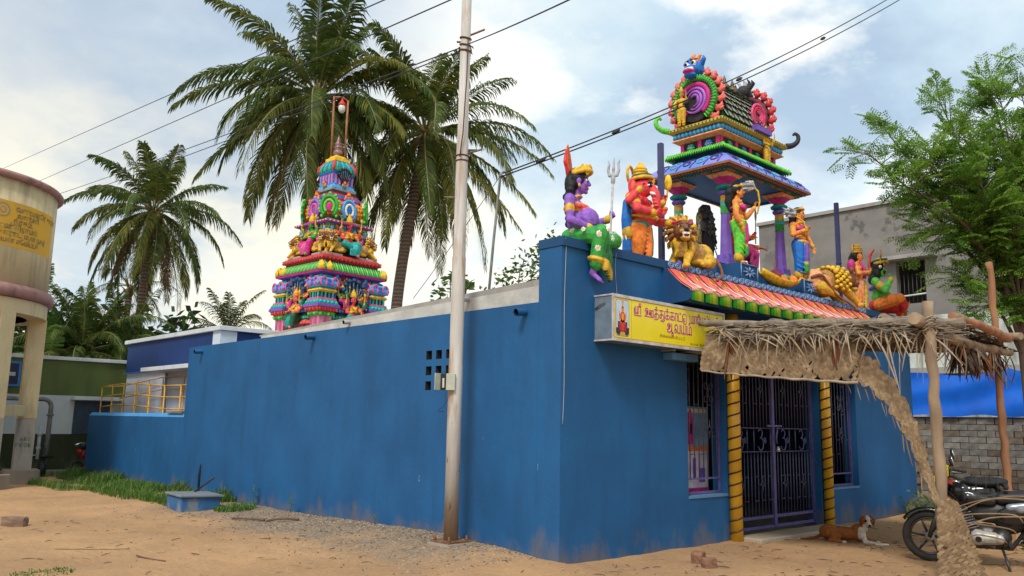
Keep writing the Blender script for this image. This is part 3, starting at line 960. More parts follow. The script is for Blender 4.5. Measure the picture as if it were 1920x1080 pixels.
_sri = [[(-.02, .75), (-.05, .1), (.05, -.14), (1.3, -.14)], [(.16, 1), (.16, .15), (.5, .15), (.5, 1)], [(.5, .15), (.72, .15), (.72, 1), (1.2, 1), (1.2, .15)], A_(1.08, 1.25, .17, .2, -70, 230)]
_a2 = [A_(.3, .62, .13, .14, 0, 360)+[(.46, .75)]+A_(.32, .68, .3, .32, 10, 160), [(.5, .5), (.3, .28), (.02, .30), (.04, .02), (.35, -.08), (.66, .05), (.85, .3)], [(.85, 1), (.85, -.1)], A_(.98, -.28, .15, .18, 120, -200)+[(1.1, .0)]]
LINE1 = [(_sri, 1.35), (None, .35), (_uu, 1.8), (_tha+DOT(.35), .9), (_thu, 1.08), (_ka+DOT(.35), .86), (_ka, .88), (_aa, .5), (_ta+DOT(.4, 1.05), .76), (_tu, .9), (None, .4), (_ma, .95), (_aa, .5), (_ri, .52), (_ya, .95), (_ma+DOT(.45), .95), (_ma, .95), (_na+DOT(.55), 1.05)]
LINE2 = [(_a2, 1.2), (_la, 1.12), (_ya, .95), (_ma+DOT(.45), .92)]
def strokes(line, gap=.16):
    x = 0
    out = []
    for g, w_ in line:
        if g:
            out += [[(px+x, py) for px, py in st] for st in g]
        x += w_+gap
    return out, x-gap
def ribbon(mb, pts, wd, M, mi=0, th=.002):
    P = [V((a, b)) for a, b in pts]
    Q = [P[0]]
    for p in P[1:]:
        if (p-Q[-1]).length > 1e-4: Q.append(p)
    if len(Q) < 2: return
    L, Rr = [], []
    for i, p in enumerate(Q):
        t0 = (p-Q[i-1]).normalized() if i else None
        t1 = (Q[i+1]-p).normalized() if i < len(Q)-1 else None
        t = ((t0 or t1)+(t1 or t0))
        t = t.normalized() if t.length > .1 else (t0 or t1)
        nrm = V((-t.y, t.x))
        k = 1/max(.55, nrm.dot(V((-(t1 or t0).y, (t1 or t0).x))))
        ext = t*wd*.45*(-1 if i == 0 else 1 if i == len(Q)-1 else 0)
        L.append(p+nrm*wd/2*k+ext); Rr.append(p-nrm*wd/2*k+ext)
    for i in range(len(Q)-1):
        mb.quad(M(L[i]), M(L[i+1]), M(Rr[i+1]), M(Rr[i]), mi)
def font_mesh(txt, size, name, m, parent, M4, width=None, align='LEFT', off=0.0):
    cu = bpy.data.curves.new('txt', 'FONT')
    cu.body = txt; cu.size = size; cu.align_x = align; cu.offset = off; cu.resolution_u = 3
    o = bpy.data.objects.new('txt', cu); C.objects.link(o)
    dg = bpy.context.evaluated_depsgraph_get()
    me = bpy.data.meshes.new_from_object(o.evaluated_get(dg))
    bpy.data.objects.remove(o)
    me.transform(M4)
    me.materials.clear(); me.materials.append(m)
    return link(name, me, parent)

# ---------------------------------------------------------------- sign box
sign = thing('sign_box', 'yellow box sign with red Tamil lettering and a deity picture on the blue wall', 'sign', (.60, 0, 2.63))
SW, SH = 2.45, .57
mb = MB(); mb.box((0, -.285, 0), (SW, .0, SH)); mb.build('case', mat('sign_case_grey', (.17, .22, .27), .5, (.11, .15, .2), 6, .15, 30), sign, bevel=.004)
mb = MB()
fw = .032
for a in ((-.008, 0-.006, SW+.008, fw), (-.008, SH-fw, SW+.008, SH+.006), (-.008, fw, fw*.8, SH-fw), (SW-fw*.8, fw, SW+.008, SH-fw)):
    mb.box((a[0], -.304, a[1]), (a[2], -.2855, a[3]))
mb.box((-.010, -.29, -.004), (-.002, 0, .015)); mb.box((-.010, -.29, SH-.015), (-.002, 0, SH+.004))
mb.build('frame', mat('sign_frame_aluminium', (.60, .58, .57), .4, (.42, .38, .36), 8, metal=.1), sign)
SY = mat('sign_yellow', (.78, .66, .012), .35, (.74, .60, .012), 3, spec=.5)
mb = MB(); mb.box((.0257, -.2955, fw), (SW-.0257, -.288, SH-fw)); mb.build('face_panel', SY, sign)
mb = MB()
for a in ((.03, .036, SW-.03, .041), (.03, SH-.041, SW-.03, SH-.036), (.03, .041, .035, SH-.041), (SW-.035, .041, SW-.03, SH-.041)):
    mb.box((a[0], -.2968, a[1]), (a[2], -.2957, a[3]))
mb.build('border_line', mat('sign_line_red', (.35, .05, .02), .5), sign)
mb = MB()
for x in (.36, 2.08):
    mb.box((x, -.2975, .035), (x+.004, -.2957, SH-.035))
mb.build('panel_seam', mat('sign_seam', (.42, .36, .02), .6), sign)
SR = mat('sign_letter_red', (.50, .008, .035), .4, (.45, .008, .03), 5)
SWH = mat('sign_letter_edge', (.85, .80, .72), .4)
SP = mat('sign_letter_pink', (.66, .13, .22), .4)
for line, z, x0, wtot, hh in ((LINE1, .362, .42, 1.90, .098), (LINE2, .200, 1.10, .55, .108)):
    st, wd = strokes(line)
    sx = wtot/wd
    for nm, m_, wid, y in (('letter_edge', SWH, .27, -.2972), ('lettering', SR, .20, -.2979), ('letter_inner', SP, .055, -.2986)):  # last layer: thin pink line printed inside the red strokes
        mb = MB()
        for s_ in st:
            ribbon(mb, [(p[0]*sx, p[1]*hh) for p in s_], wid*hh*.82, lambda q: (x0+q.x, y-(.0000), z+q.y))
        tag(mb.build(nm, m_, sign), kind='stuff')
MX = lambda x, y, z, rx=PI/2: Matrix.Translation((x, y, z)) @ Matrix.Rotation(rx, 4, 'X')
font_mesh('சின்னக்கள்ளிப்பட்டி', .052, 'small_lettering', mat('sign_small_brown', (.28, .05, .02), .5), sign, MX(.94, -.2976, .115))
font_mesh('உபயம் : கார்த்திகா வரிகள்', .048, 'small_lettering', mat('sign_small_black', (.05, .03, .01), .5), sign, MX(1.62, -.2976, .062))
# picture panel with a seated figure
mb = MB()
def rrect(x0, z0, x1, z1, r):
    return A_(x1-r, z1-r, r, r, 0, 90, 5)+A_(x0+r, z1-r, r, r, 90, 180, 5)+A_(x0+r, z0+r, r, r, 180, 270, 5)+A_(x1-r, z0+r, r, r, 270, 360, 5)
mb.prism(rrect(.055, .06, .315, .515, .035), -.2966, -.2957, mi=0)
mb.prism(rrect(.060, .065, .310, .51, .032), -.2972, -.2967, mi=1)
mb.prism([(.062, .10), (.09, .07), (.28, .07), (.308, .10), (.308, .17), (.275, .17), (.275, .24), (.095, .24), (.095, .16), (.062, .16)], -.2976, -.2973, mi=2)
def fl(pts, mi, y): mb.prism(pts, y, y+.0003, mi=mi)
fl(A_(.187, .20, .065, .075, 0, 360, 14), 3, -.2980)
fl(A_(.187, .30, .05, .07, 0, 360, 14), 3, -.2980)
fl(A_(.187, .395, .025, .032, 0, 360, 12), 4, -.2984)
fl([(.165, .41), (.21, .41), (.20, .455), (.1875, .485), (.175, .455)], 5, -.2984)
fl(A_(.187, .50-.012, .02, .02, 0, 360, 10), 5, -.2986)
fl(A_(.187, .30, .022, .05, 0, 360, 10), 5, -.2985)
fl([(.13, .07), (.245, .07), (.225, .115), (.15, .115)], 5, -.2982)
for sx in (-1, 1):
    fl([(.187+sx*.045, .34), (.187+sx*.065, .33), (.187+sx*.07, .26), (.187+sx*.05, .27)], 4, -.2983)
    fl([(.187+sx*.03, .22), (.187+sx*.075, .18), (.187+sx*.06, .12), (.187+sx*.02, .13)], 6, -.2983)
    fl([(.187+sx*.062, .37), (.187+sx*.068, .37), (.187+sx*.068, .30), (.187+sx*.062, .30)], 2, -.2984)
mb.build('picture_panel', [mat('picture_border', (.05, .03, .02), .5), mat('picture_pale_blue', (.52, .62, .74), .4), mat('picture_dark', (.05, .02, .025), .5), mat('picture_red', (.62, .05, .02), .4), mat('picture_skin', (.70, .24, .03), .4), mat('picture_gold', (.65, .36, .03), .4), mat('picture_crimson', (.45, .01, .05), .4)], sign)
mb = MB(); mb.tube([(-.012, -.02, .40), (-.02, -.12, .45), (-.015, -.18, .47)], .008, 6); mb.build('tie_wire', mat('tie_wire_brown', (.16, .10, .06), .6), sign)
for a in ((1.35, -.2, -.03, 1.42, 0), (1.75, -.24, -.025, 2.1, -.02)):
    mb = MB(); mb.box(a[:3], (a[3], a[4], -.006)); mb.build('bracket', mat('bracket_metal', (.30, .27, .25), .5), sign)

# ---------------------------------------------------------------- low boundary wall
bw = thing('boundary_wall', 'low blue courtyard wall with a bevelled top coloured paler for the light left of the hall', 'wall', (0, 11.1, 0))
mb = MB()
mb.box((0, 11.105, -.5), (.25, 17.5, 1.60)); mb.box((.25, 17.25, -.5), (1.15, 17.5, 1.60))
mb.build('wall', BLUE, bw, world=True)
mb = MB()
poly = [(0, 1.602), (.25, 1.602), (.25, 1.68), (.06, 1.68)]
mb.add([(x, y, z) for y in (11.105, 17.5) for x, z in poly], [(3, 2, 1, 0), (4, 5, 6, 7), (0, 1, 5, 4), (1, 2, 6, 5), (2, 3, 7, 6), (3, 0, 4, 7)])
mb.build('bevelled_top', plaster('light_struck_blue_top', (.05, .26, .55), (.04, .22, .48), (.03, .14, .3)), bw, world=True)  # paler than the wall: light caught by the bevel put into the colour
mb = MB(); mb.tube([(0.02, 11.9, 1.70), (.1, 11.3, 1.73)], .02, 6); mb.box((.0, 11.25, 1.684), (.2, 12.1, 1.71), 0); mb.build('loose_plank', mat('grey_weathered_wood', (.22, .17, .12), .85, (.12, .09, .07), 8, .3), bw, world=True)
mb = MB()
mb.tube([(-.012, 10.05, .12), (-.015, 10.06, .45), (-.012, 10.03, .66)], [.045, .05, .02], 6, 0, flat=.25)
tag(mb.build('burnt_streak', mat('soot_black', (.01, .01, .012), .95), temple), None)

# ---------------------------------------------------------------- yellow ramp railing in the yard
rl = thing('ramp_railing', 'yellow pipe railing behind the low blue wall', 'railing', (.6, 14, 0))
YP = mat('railing_yellow', (.66, .36, .035), .4, (.55, .28, .04), 8)
mb = MB()
ys = [18.6, 17.7, 16.8, 15.9, 14.9, 13.9, 12.9, 12.0]
top = [2.40+.06*math.sin(i*.8) for i in range(8)]
for i in range(7):
    for dz in (0, -.28, -.56):
        mb.tube([(.6, ys[i], top[i]+dz), (.6, ys[i+1], top[i+1]+dz)], .017, 6)
mb.tube([(.6, 18.6, 2.4), (1.1, 18.6, 2.45), (1.1, 15.5, 2.62), (1.1, 12.6, 2.62)], .017, 6)
mb.tube([(1.1, 18.6, 2.1), (1.1, 15.5, 2.3), (1.1, 12.6, 2.3)], .014, 6)
mb.build('rail', YP, rl, world=True)
for i in range(8):
    mb = MB(); mb.tube([(.6, ys[i], -.2), (.6, ys[i], top[i])], .018, 6); mb.build('post', YP, rl, world=True)
for y in (17.2, 16.4, 15.4, 14.0, 12.9):
    mb = MB(); mb.tube([(1.1, y, -.2), (1.1, y, 2.6)], .016, 6); mb.build('post', YP, rl, world=True)

# ---------------------------------------------------------------- sanctum building behind
sb = thing('sanctum_building', 'dark blue flat roofed sanctum with white corner strip under the painted tower', 'building', (1.2, 12.3, 0))
mb = MB(); mb.box((1.2, 12.3, 2.83), (8.8, 18.6, 3.66)); mb.build('upper_wall', DKBLUE, sb, world=True)
mb = MB(); mb.box((1.23, 12.33, -.3), (8.77, 18.57, 2.83)); mb.build('lower_wall', plaster('lilac_whitewash', (.58, .62, .72), (.52, .56, .67), (.38, .40, .48)), sb, world=True)
mb = MB(); mb.box((1.12, 12.22, 3.662), (8.88, 18.68, 3.77)); mb.build('coping', WHITEP, sb, world=True, bevel=.01)
mb = MB(); mb.box((1.185, 12.285, 2.2), (1.60, 12.70, 3.66)); mb.build('corner_strip', plaster('corner_white_paint', (.55, .64, .74), (.48, .57, .68), (.36, .42, .5)), sb, world=True)
mb = MB(); mb.box((.55, 12.25, 2.74), (1.185, 15.55, 2.84)); mb.build('sunshade', WHITEP, sb, world=True, bevel=.008)
mb = MB(); mb.box((1.17, 12.75, .3), (1.226, 13.6, 2.5)); mb.build('door', mat('slate_blue_door', (.05, .08, .13), .5, (.03, .05, .09), 6), sb, world=True)
mb = MB(); mb.tube([(1.17, 15.4, 0), (1.17, 15.4, 2.74)], .035, 8); mb.build('downpipe', mat('lilac_pipe', (.33, .37, .48), .5), sb, world=True)
mb = MB()
mb.box((1.14, 12.30, 2.80), (1.196, 18.6, 2.828)); mb.build('edge_strip', mat('edge_blue', (.05, .16, .42), .5), sb, world=True)

# ---------------------------------------------------------------- green and white house
hs = thing('green_house', 'low house painted green and white with a shuttered window and white coping', 'house', (-6, 19, 0))
def slabm(nm, lo, hi, m_, par, bevel=0):
    mb = MB(); mb.box(lo, hi); return mb.build(nm, m_, par, world=True, bevel=bevel)
GRN = plaster('olive_green_paint', (.105, .145, .035), (.085, .12, .03), (.05, .075, .025), None, amt=.5)
GRN2 = plaster('deep_green_paint', (.032, .045, .014), (.025, .035, .012), (.05, .05, .03), (.16, .15, .10), -.1, .3)
slabm('upper_wall', (-9, 19, 2.14), (1.5, 25, 3.12), GRN, hs)
slabm('middle_wall', (-9, 19.004, 1.07), (1.5, 25, 2.138), plaster('house_white', (.56, .61, .62), (.48, .54, .55), (.36, .40, .40)), hs)
slabm('lower_wall', (-9, 18.985, -.4), (1.5, 25, 1.068), GRN2, hs)
slabm('coping', (-9.1, 18.93, 3.122), (1.56, 25, 3.22), WHITEP, hs, .01)
slabm('sunshade', (-.10, 18.62, 2.02), (1.5, 18.998, 2.12), WHITEP, hs, .008)
sh = slabm('shutter', (.02, 18.965, 1.075), (.98, 19.0, 2.0), mat('blue_grey_shutter', (.045, .075, .11), .5, (.03, .055, .08), 8), hs)
mb = MB()
for x in (.26, .5, .74):
    mb.box((x-.006, 18.955, 1.1), (x+.006, 18.968, 1.98))
mb.build('shutter_batten', MATS['slate_blue_door'], sh, world=True)
slabm('pale_panel', (1.0, 18.97, 1.075), (1.49, 19.0, 1.96), plaster('cream_panel', (.52, .55, .46), (.45, .48, .4), (.35, .36, .3)), hs)
mb = MB(); mb.box((-2.4, 18.94, 2.34), (-1.42, 18.99, 3.02)); f_ = mb.build('window', mat('bright_blue_frame', (.03, .20, .55), .5), hs, world=True)
mb = MB(); mb.box((-2.34, 18.93, 2.40), (-1.48, 18.945, 2.96)); mb.build('pane', mat('dark_navy_pane', (.008, .012, .05), .3), f_, world=True)
mb = MB(); mb.box((-2.0, 18.924, 2.62), (-1.55, 18.931, 2.72)); mb.build('pane_print', mat('pane_print_white', (.5, .5, .55), .5), f_, world=True)
slabm('plinth_step', (-9, 18.3, -.3), (1.0, 18.98, .10), plaster('grey_step', (.28, .26, .22), (.22, .2, .17), (.14, .13, .11)), hs)
# pipes of the bore well beside it
bp = thing('well_pipe', 'grey bent water pipe with valve standing before the green house', 'pipe', (-.6, 17.9, 0))
GP = mat('galvanised_pipe', (.20, .20, .19), .5, (.13, .12, .11), 7, .1)
mb = MB(); mb.tube([(-5, 17.9, 2.0), (-1.05, 17.9, 2.0)]+arcpts((-1.05, 17.9, 1.8), .2, PI/2, 0, 6)+[(-.85, 17.9, 1.0), (-.87, 17.9, .1)], .058, 10); mb.build('main_pipe', GP, bp, world=True)
mb = MB(); mb.tube([(-.85, 17.9, 1.62), (-.85, 17.9, 1.56)], .085, 10); mb.build('flange', GP, bp, world=True)
mb = MB(); mb.lathe([(.10, 0), (.11, .3), (.05, .36), (.05, .5), (.12, .52), (.12, .55), (.03, .6), (.03, .75)], 12, (-.95, 17.75, -.02)); mb.tube([(-1.2, 17.7, .5), (-.7, 17.78, .5)], .03, 6); mb.build('valve', mat('valve_black', (.015, .015, .015), .5), bp, world=True)
mb = MB(); mb.tube([(-1.1, 17.7, .45), (-1.1, 17.7, 1.3)], .045, 8); mb.tube([(-1.1, 17.7, 1.05), (-1.1, 17.7, 1.13)], .062, 8); mb.tube([(-1.1, 17.7, .7), (-1.1, 17.7, .76)], .058, 8); mb.tube([(-1.28, 17.68, 1.0), (-1.28, 17.68, 1.2)], .02, 6); mb.tube([(-1.45, 17.66, .55), (-1.1, 17.7, .55)], .018, 6); mb.build('plastic_pipe', mat('pvc_grey', (.42, .47, .50), .4), bp, world=True)

# ---------------------------------------------------------------- water tank
wt = thing('water_tank', 'round cream concrete water tank on pillars with a yellow painted notice', 'water tank', (-4.2, 15.9, 0))
CREAM = plaster('cream_tank_paint', (.64, .53, .31), (.53, .43, .25), (.27, .21, .13), None, amt=.75, axis_scale=(1, 1, .12))
PINK = plaster('faded_pink_rim', (.36, .19, .17), (.28, .14, .13), (.12, .07, .06), None, amt=.8)
mb = MB(); mb.lathe([(2.43, 4.42), (2.43, 6.72)], 72); mb.build('drum', CREAM, wt)
mb = MB(); mb.lathe([(2.3, 4.12), (2.56, 4.14), (2.58, 4.30), (2.50, 4.415), (2.3, 4.418)], 72, mi=0); mb.build('base_ring', PINK, wt)
mb = MB(); mb.lathe([(2.38, 6.722), (2.53, 6.73), (2.56, 6.80), (2.50, 6.87), (2.2, 6.93), (.3, 7.35), (.05, 7.4)], 72); mb.build('lid_rim', PINK, wt)
mb = MB(); mb.lathe([(2.46, 3.80), (2.46, 4.118), (2.05, 4.118), (2.05, 3.80)], 64, smooth=False); mb.build('ring_beam', CREAM, wt)
GREYP = plaster('bare_cement_pillar', (.40, .36, .29), (.30, .28, .24), (.10, .12, .15), None, amt=.8)
for k in range(7):
    a = R(-7.6+51.43*k)
    M = Matrix.Rotation(a, 4, 'Z') @ Matrix.Translation((2.28, 0, 0))
    mb = MB(); mb.box((-.19, -.19, 1.5), (.19, .19, 3.83), 0, M); l_ = mb.build('pillar', CREAM, wt, bevel=.012)
    mb = MB(); mb.box((-.193, -.193, .3), (.193, .193, 1.498), 0, M); mb.build('pillar_foot', GREYP, l_, bevel=.012)
    mb = MB(); mb.box((-.36, -.36, -.4), (.36, .36, .32), 0, M); mb.build('footing', plaster('footing_concrete', (.30, .24, .18), (.22, .18, .14), (.13, .11, .09)), l_, bevel=.02)
    M2 = Matrix.Rotation(R(-7.6+51.43*k+25.7), 4, 'Z') @ Matrix.Translation((2.0, 0, 0))
    mb = MB(); mb.box((-.12, -.70, 1.55), (.12, .70, 1.80), 0, M2); mb.build('brace_beam', CREAM, wt, bevel=.01)
def wrap(name, mk, m_, rr=2.437):
    pass
ang0 = math.atan2(-.72, .42)   # towards the camera side
def cyl_pt(u, z, r=2.436):
    a = ang0+u/2.43
    return V((r*math.cos(a), r*math.sin(a), z))
YN = mat('faded_yellow_notice', (.66, .36, .02), .7, (.55, .33, .06), 3, .1, lo=.45, hi=.7)
def panel_on_drum(mb, u0, u1, z0, z1, mi, r, n=24):
    for i in range(n):
        a, b = u0+(u1-u0)*i/n, u0+(u1-u0)*(i+1)/n
        mb.quad(cyl_pt(a, z0, r), cyl_pt(b, z0, r), cyl_pt(b, z1, r), cyl_pt(a, z1, r), mi, True)
UR = 1.38
mb = MB(); panel_on_drum(mb, UR-3.2, UR, 5.22, 6.22, 0, 2.4335); nt_ = mb.build('painted_notice', YN, wt)
NB = mat('faded_notice_brown', (.20, .13, .045), .8, (.40, .26, .07), 14, lo=.4, hi=.6)
def drum_text(txt, u, z, size):
    cu = bpy.data.curves.new('txt', 'FONT'); cu.body = txt; cu.size = size; cu.offset = .006; cu.resolution_u = 3
    o = bpy.data.objects.new('txt', cu); C.objects.link(o)
    me = bpy.data.meshes.new_from_object(o.evaluated_get(bpy.context.evaluated_depsgraph_get()))
    bpy.data.objects.remove(o)
    for v in me.vertices:
        v.co = cyl_pt(u+v.co.x, z+v.co.y, 2.4375)
    me.materials.clear(); me.materials.append(NB)
    link('notice_lettering', me, nt_)
for txt, u, z, s_ in (('வளவனூர் ஊரக', UR-1.45, 6.02, .17), ('வளர்ச்சி', UR-1.4, 5.88, .15), ('நீரகம்.', UR-1.48, 5.74, .17), ('மான் கிராமம்', UR-1.95, 5.60, .17), ('ஊராட், ம.ன நகர்', UR-1.8, 5.46, .16), ('பயன சேமிப்பு', UR-1.85, 5.31, .15)):
    drum_text(txt, u, z, s_)
mb = MB()
for i in range(24):
    a, b = 2*PI*i/24, 2*PI*(i+1)/24
    for r0, r1 in ((.13, .16), (.05, .075)):
        p = [cyl_pt(UR-1.74+r*math.cos(t), 6.0+r*math.sin(t), 2.4375) for r, t in ((r0, a), (r1, a), (r1, b), (r0, b))]
        mb.quad(*p, 0)
mb.build('notice_emblem', mat('emblem_grey', (.28, .27, .25), .7), nt_)
# scrawl on the near pillar foot
pf = thing
mb = MB()
M = Matrix.Translation((-4.2, 15.9, 0)) @ Matrix.Rotation(R(-7.6), 4, 'Z') @ Matrix.Translation((2.28, 0, 0))
def onface(x, z): return tuple(M @ V((x, -.1955, z)))
LET = {'A': [[(0, 0), (.3, 1), (.6, 0)], [(.12, .4), (.48, .4)]], 'R': [[(0, 0), (0, 1), (.5, .9), (.5, .6), (0, .5), (.55, 0)]], 'I': [[(.1, 0), (.1, 1)]], 'F': [[(0, 0), (0, 1), (.55, 1)], [(0, .5), (.4, .5)]], 'O': [A_(.3, .5, .3, .5, 0, 360)], 'B': [[(0, 0), (0, 1), (.45, .85), (.4, .55), (0, .5), (.5, .3), (.45, .05), (0, 0)]]}
for word, x0, z0 in (('ARI', -.10, .98), ('FROB', -.18, .84)):
    x = x0
    for ch in word:
        for st in LET[ch]:
            mb.tube([onface(x+a*.085, z0+b*.085) for a, b in st], .006, 4)
        x += .085
scr = mb.build('scrawl', mat('scrawl_green', (.07, .14, .12), .7), None)
scr.parent = wt; scr.matrix_parent_inverse = Matrix.Translation((4.2, -15.9, 0))

# ---------------------------------------------------------------- steel lighting pole
PX, PY = -.40, 1.48
gp = gh(PX, PY)
pole = thing('steel_pole', 'tall rust streaked pale steel pole bolted down in front of the blue wall', 'pole', (PX, PY, gp))
PM = bpy.data.materials.new('rusty_white_paint'); PM.use_nodes = True
t = PM.node_tree; b = t.nodes['Principled BSDF']; b.inputs['Roughness'].default_value = .55
tcn = N(t, 'ShaderNodeTexCoord')
def pnz(scale, st, off, detail=7, rough=.6):
    mp = N(t, 'ShaderNodeMapping'); mp.inputs['Scale'].default_value = st; mp.inputs['Location'].default_value = off
    t.links.new(tcn.outputs['Object'], mp.inputs[0])
    n = N(t, 'ShaderNodeTexNoise'); n.inputs['Scale'].default_value = scale; n.inputs['Detail'].default_value = detail; n.inputs['Roughness'].default_value = rough
    t.links.new(mp.outputs[0], n.inputs['Vector']); return n.outputs['Fac']
c = mixc(t, ramp(t, [(.4, 0.), (.65, 1.)], pnz(6, (1, 1, .12), (0, 0, 0))).outputs[0], (.52, .50, .47), (.37, .335, .295))
c = mixc(t, math_n(t, 'MULTIPLY', ramp(t, [(.50, 0.), (.64, 1.)], pnz(7, (1, 1, .14), (4, 1, 3))).outputs[0], .8), c, (.30, .17, .08))
c = mixc(t, ramp(t, [(.62, 0.), (.65, .9)], pnz(9, (1, 1, .3), (8, 2, 0), 8, .65)).outputs[0], c, (.11, .045, .018))
sp_ = N(t, 'ShaderNodeSeparateXYZ'); t.links.new(tcn.outputs['Object'], sp_.inputs[0])
mr = N(t, 'ShaderNodeMapRange', interpolation_type='SMOOTHSTEP'); mr.inputs[1].default_value = .9; mr.inputs[2].default_value = -.05
t.links.new(math_n(t, 'MULTIPLY_ADD', pnz(5, (1, 1, .3), (1, 1, 1)), -.9, math_n(t, 'ADD', sp_.outputs[2], .45)), mr.inputs[0])
c = mixc(t, math_n(t, 'MULTIPLY', mr.outputs[0], .8), c, (.26, .15, .075))
t.links.new(c, b.inputs['Base Color'])
mb = MB(); mb.lathe([(.092, .03), (.092, 2.2), (.089, 2.21), (.089, 3.6), (.083, 3.62), (.079, 5.2), (.073, 5.22), (.067, 7.6)], 24); mb.build('shaft', PM, pole)
RUST = mat('rusty_iron', (.13, .06, .03), .8, (.22, .11, .05), 14, .3, 40)
mb = MB(); mb.cbox((0, 0, .018), (.36, .36, .018)); mb.build('base_plate', RUST, pole)
for sx in (-1, 1):
    for sy in (-1, 1):
        mb = MB(); mb.tube([(sx*.14, sy*.14, .0), (sx*.14, sy*.14, .085)], .012, 6); mb.tube([(sx*.14, sy*.14, .028), (sx*.14, sy*.14, .05)], .022, 6); mb.build('bolt', RUST, pole)
mb = MB(); mb.cbox((-.02, -.02, -.07), (.46, .42, .15)); mb.build('footing', MATS['footing_concrete'], pole, bevel=.03)
Rv, Fv = V((cR.x, cR.y, 0)).normalized(), V((cF.x, cF.y, 0)).normalized()
def peg(z, sgn, ln, rise=0.0, mi=0, off=0.0):
    d = Rv*sgn
    mb = MB(); p = V((0, 0, z-gp))
    mb.tube([p+d*.06-Fv*off, p+d*(.1+ln)+V((0, 0, rise))-Fv*off], .014, 6, 0)
    mb.build('peg', mat('peg_wood', (.22, .17, .14), .8, (.12, .09, .07), 9) if mi else RUST, pole)
peg(4.55, -1, .12, .0, 1); peg(5.16, 1, .16, .06, 1); peg(5.16+.05, 1, .10, .0, 1); peg(6.85, 1, .16, .09); peg(6.75, -1, .02)
peg(3.5, 1, .02)
mb = MB()
for z in (6.62, 6.70, 6.80):
    mb.tube([V((.076*math.cos(a), .076*math.sin(a), z-gp+.02*math.sin(a))) for a in np.linspace(0, 2*PI, 13)], .012, 5)
for z in (5.05, 5.12):
    mb.tube([V((.083*math.cos(a), .083*math.sin(a), z-gp)) for a in np.linspace(0, 2*PI, 13)], .010, 5)
mb.tube([V((-.03, -.09, 6.75-gp)), V((-.05, -.11, 6.2-gp)), V((-.08, -.10, 5.4-gp)), V((-.09, -.06, 5.08-gp))], .009, 5)
mb.build('rusty_wire', mat('rust_wire', (.10, .05, .035), .8), pole)
bx = thing('switch_box', 'small open pale fuse box hanging on the steel pole', 'fuse box', (PX, PY, 2.0))
mb = MB()
q = (-Rv*.10-Fv*.115)
Mb = Matrix.Translation(q) @ Matrix((( Rv.x, Fv.x, 0, 0), (Rv.y, Fv.y, 0, 0), (0, 0, 1, 0), (0, 0, 0, 1)))
BXM = mat('pale_green_plastic', (.44, .46, .38), .5, (.36, .37, .3), 8)
mb.box((-.01, -.02, 0), (.105, .045, .21), 0, Mb); mb.build('box', BXM, bx, bevel=.004)
mb = MB(); mb.box((-.078, -.02, 0.0), (-.012, .04, .205), 0, Mb); mb.build('inside', mat('box_inside_dark', (.02, .02, .02), .8), bx)
mb = MB(); mb.box((-.055, -.035, .03), (-.03, -.021, .15), 0, Mb); mb.build('fuse', mat('fuse_ceramic', (.5, .5, .47), .4), bx)
mb = MB(); mb.box((-.012, -.09, 0.0), (0, .02, .21), 0, Mb @ Matrix.Translation((-.085, -.012, 0)) @ Matrix.Rotation(R(-40), 4, 'Z')); mb.build('door', BXM, bx, bevel=.003)
mb = MB(); mb.tube([Mb @ V(p) for p in bez([(.0, -.02, .0), (-.02, -.04, -.08), (.01, -.05, -.12), (-.03, -.05, -.2), (-.10, -.05, -.26), (-.02, -.05, -.27)], 4)], .004, 4); mb.build('wire', MATS['box_inside_dark'], bx)

# ---------------------------------------------------------------- overhead wires
def wire(pts, r, label, sag=.0, n=24, nm='overhead_wire', cat='wire', col='wire_black'):
    P = [V(p) for p in pts]
    q = []
    for i in range(len(P)-1):
        for k in range(n):
            u = k/n
            q.append(P[i].lerp(P[i+1], u)-V((0, 0, sag*4*u*(1-u))))
    q.append(P[-1])
    mb = MB(); mb.tube(q, r, 5)
    o = mb.build(nm, mat(col, (.02, .02, .022), .6), None, origin=tuple(q[0]))
    return tag(o, label, cat, 'overhead wires')
def ext(a, b, k):  # run on past b
    a, b = V(a), V(b); return b+(b-a)*k
L1a, L1b = (1.05, 38.32, 13.19), (-2.01, 1.08, 6.6)
wire([ext(L1b, L1a, .1), ext(L1a, L1b, .1)], .008, 'topmost thin wire, crossing the palms from left to top')
L2a, L2b = (1.64, 40.73, 12.34), (-2.04, -.16, 6.09)
wire([ext(L2b, L2a, .1), ext(L2a, L2b, .1)], .008, 'second thin wire from the top, passing left of the pole')
pt = V((PX, PY, 6.66))
wire([(1.69, 44.77, 12.0), pt-Rv*.08], .009, 'upper of the two slack wires tied to the steel pole', .12)
wire([(1.73, 44.81, 11.62), pt-Rv*.08-V((0, 0, .05))], .009, 'lower of the two slack wires tied to the steel pole', .16)
wire([pt-Fv*.09, (-2.6, -3.0, 5.0)], .008, 'wire leaving the steel pole top towards the viewer', .02)
MA = V((.32, 1.50, 5.02))
E1 = ext((9.61, 1.87, 10.38), (11.78, .91, 11.83), 1.2)
tw = thing('twin_cable', 'twisted twin service cable sweeping up to the right behind the pavilion roof', 'cable', tuple(MA))
mb = MB()
for s_ in (-1, 1):
    mb.tube([MA.lerp(E1, k/40)-V((0, 0, 4*.35*(k/40)*(1-k/40)))+V((0, 0, s_*(.02+.09*(k/40)))) for k in range(41)], .011, 5)
mb.build('strand', MATS['wire_black'], tw, world=True)
for u in (.05, .155, .27, .37, .56):
    c_ = MA.lerp(E1, u)-V((0, 0, 4*.35*u*(1-u)))
    d_ = (E1-MA).normalized()
    mb = MB(); mb.tube([c_-d_*.1, c_-d_*.03, c_+d_*.03, c_+d_*.1], [.01, .035, .035, .01], 6); mb.build('cable_joint', MATS['wire_black'], tw, world=True)
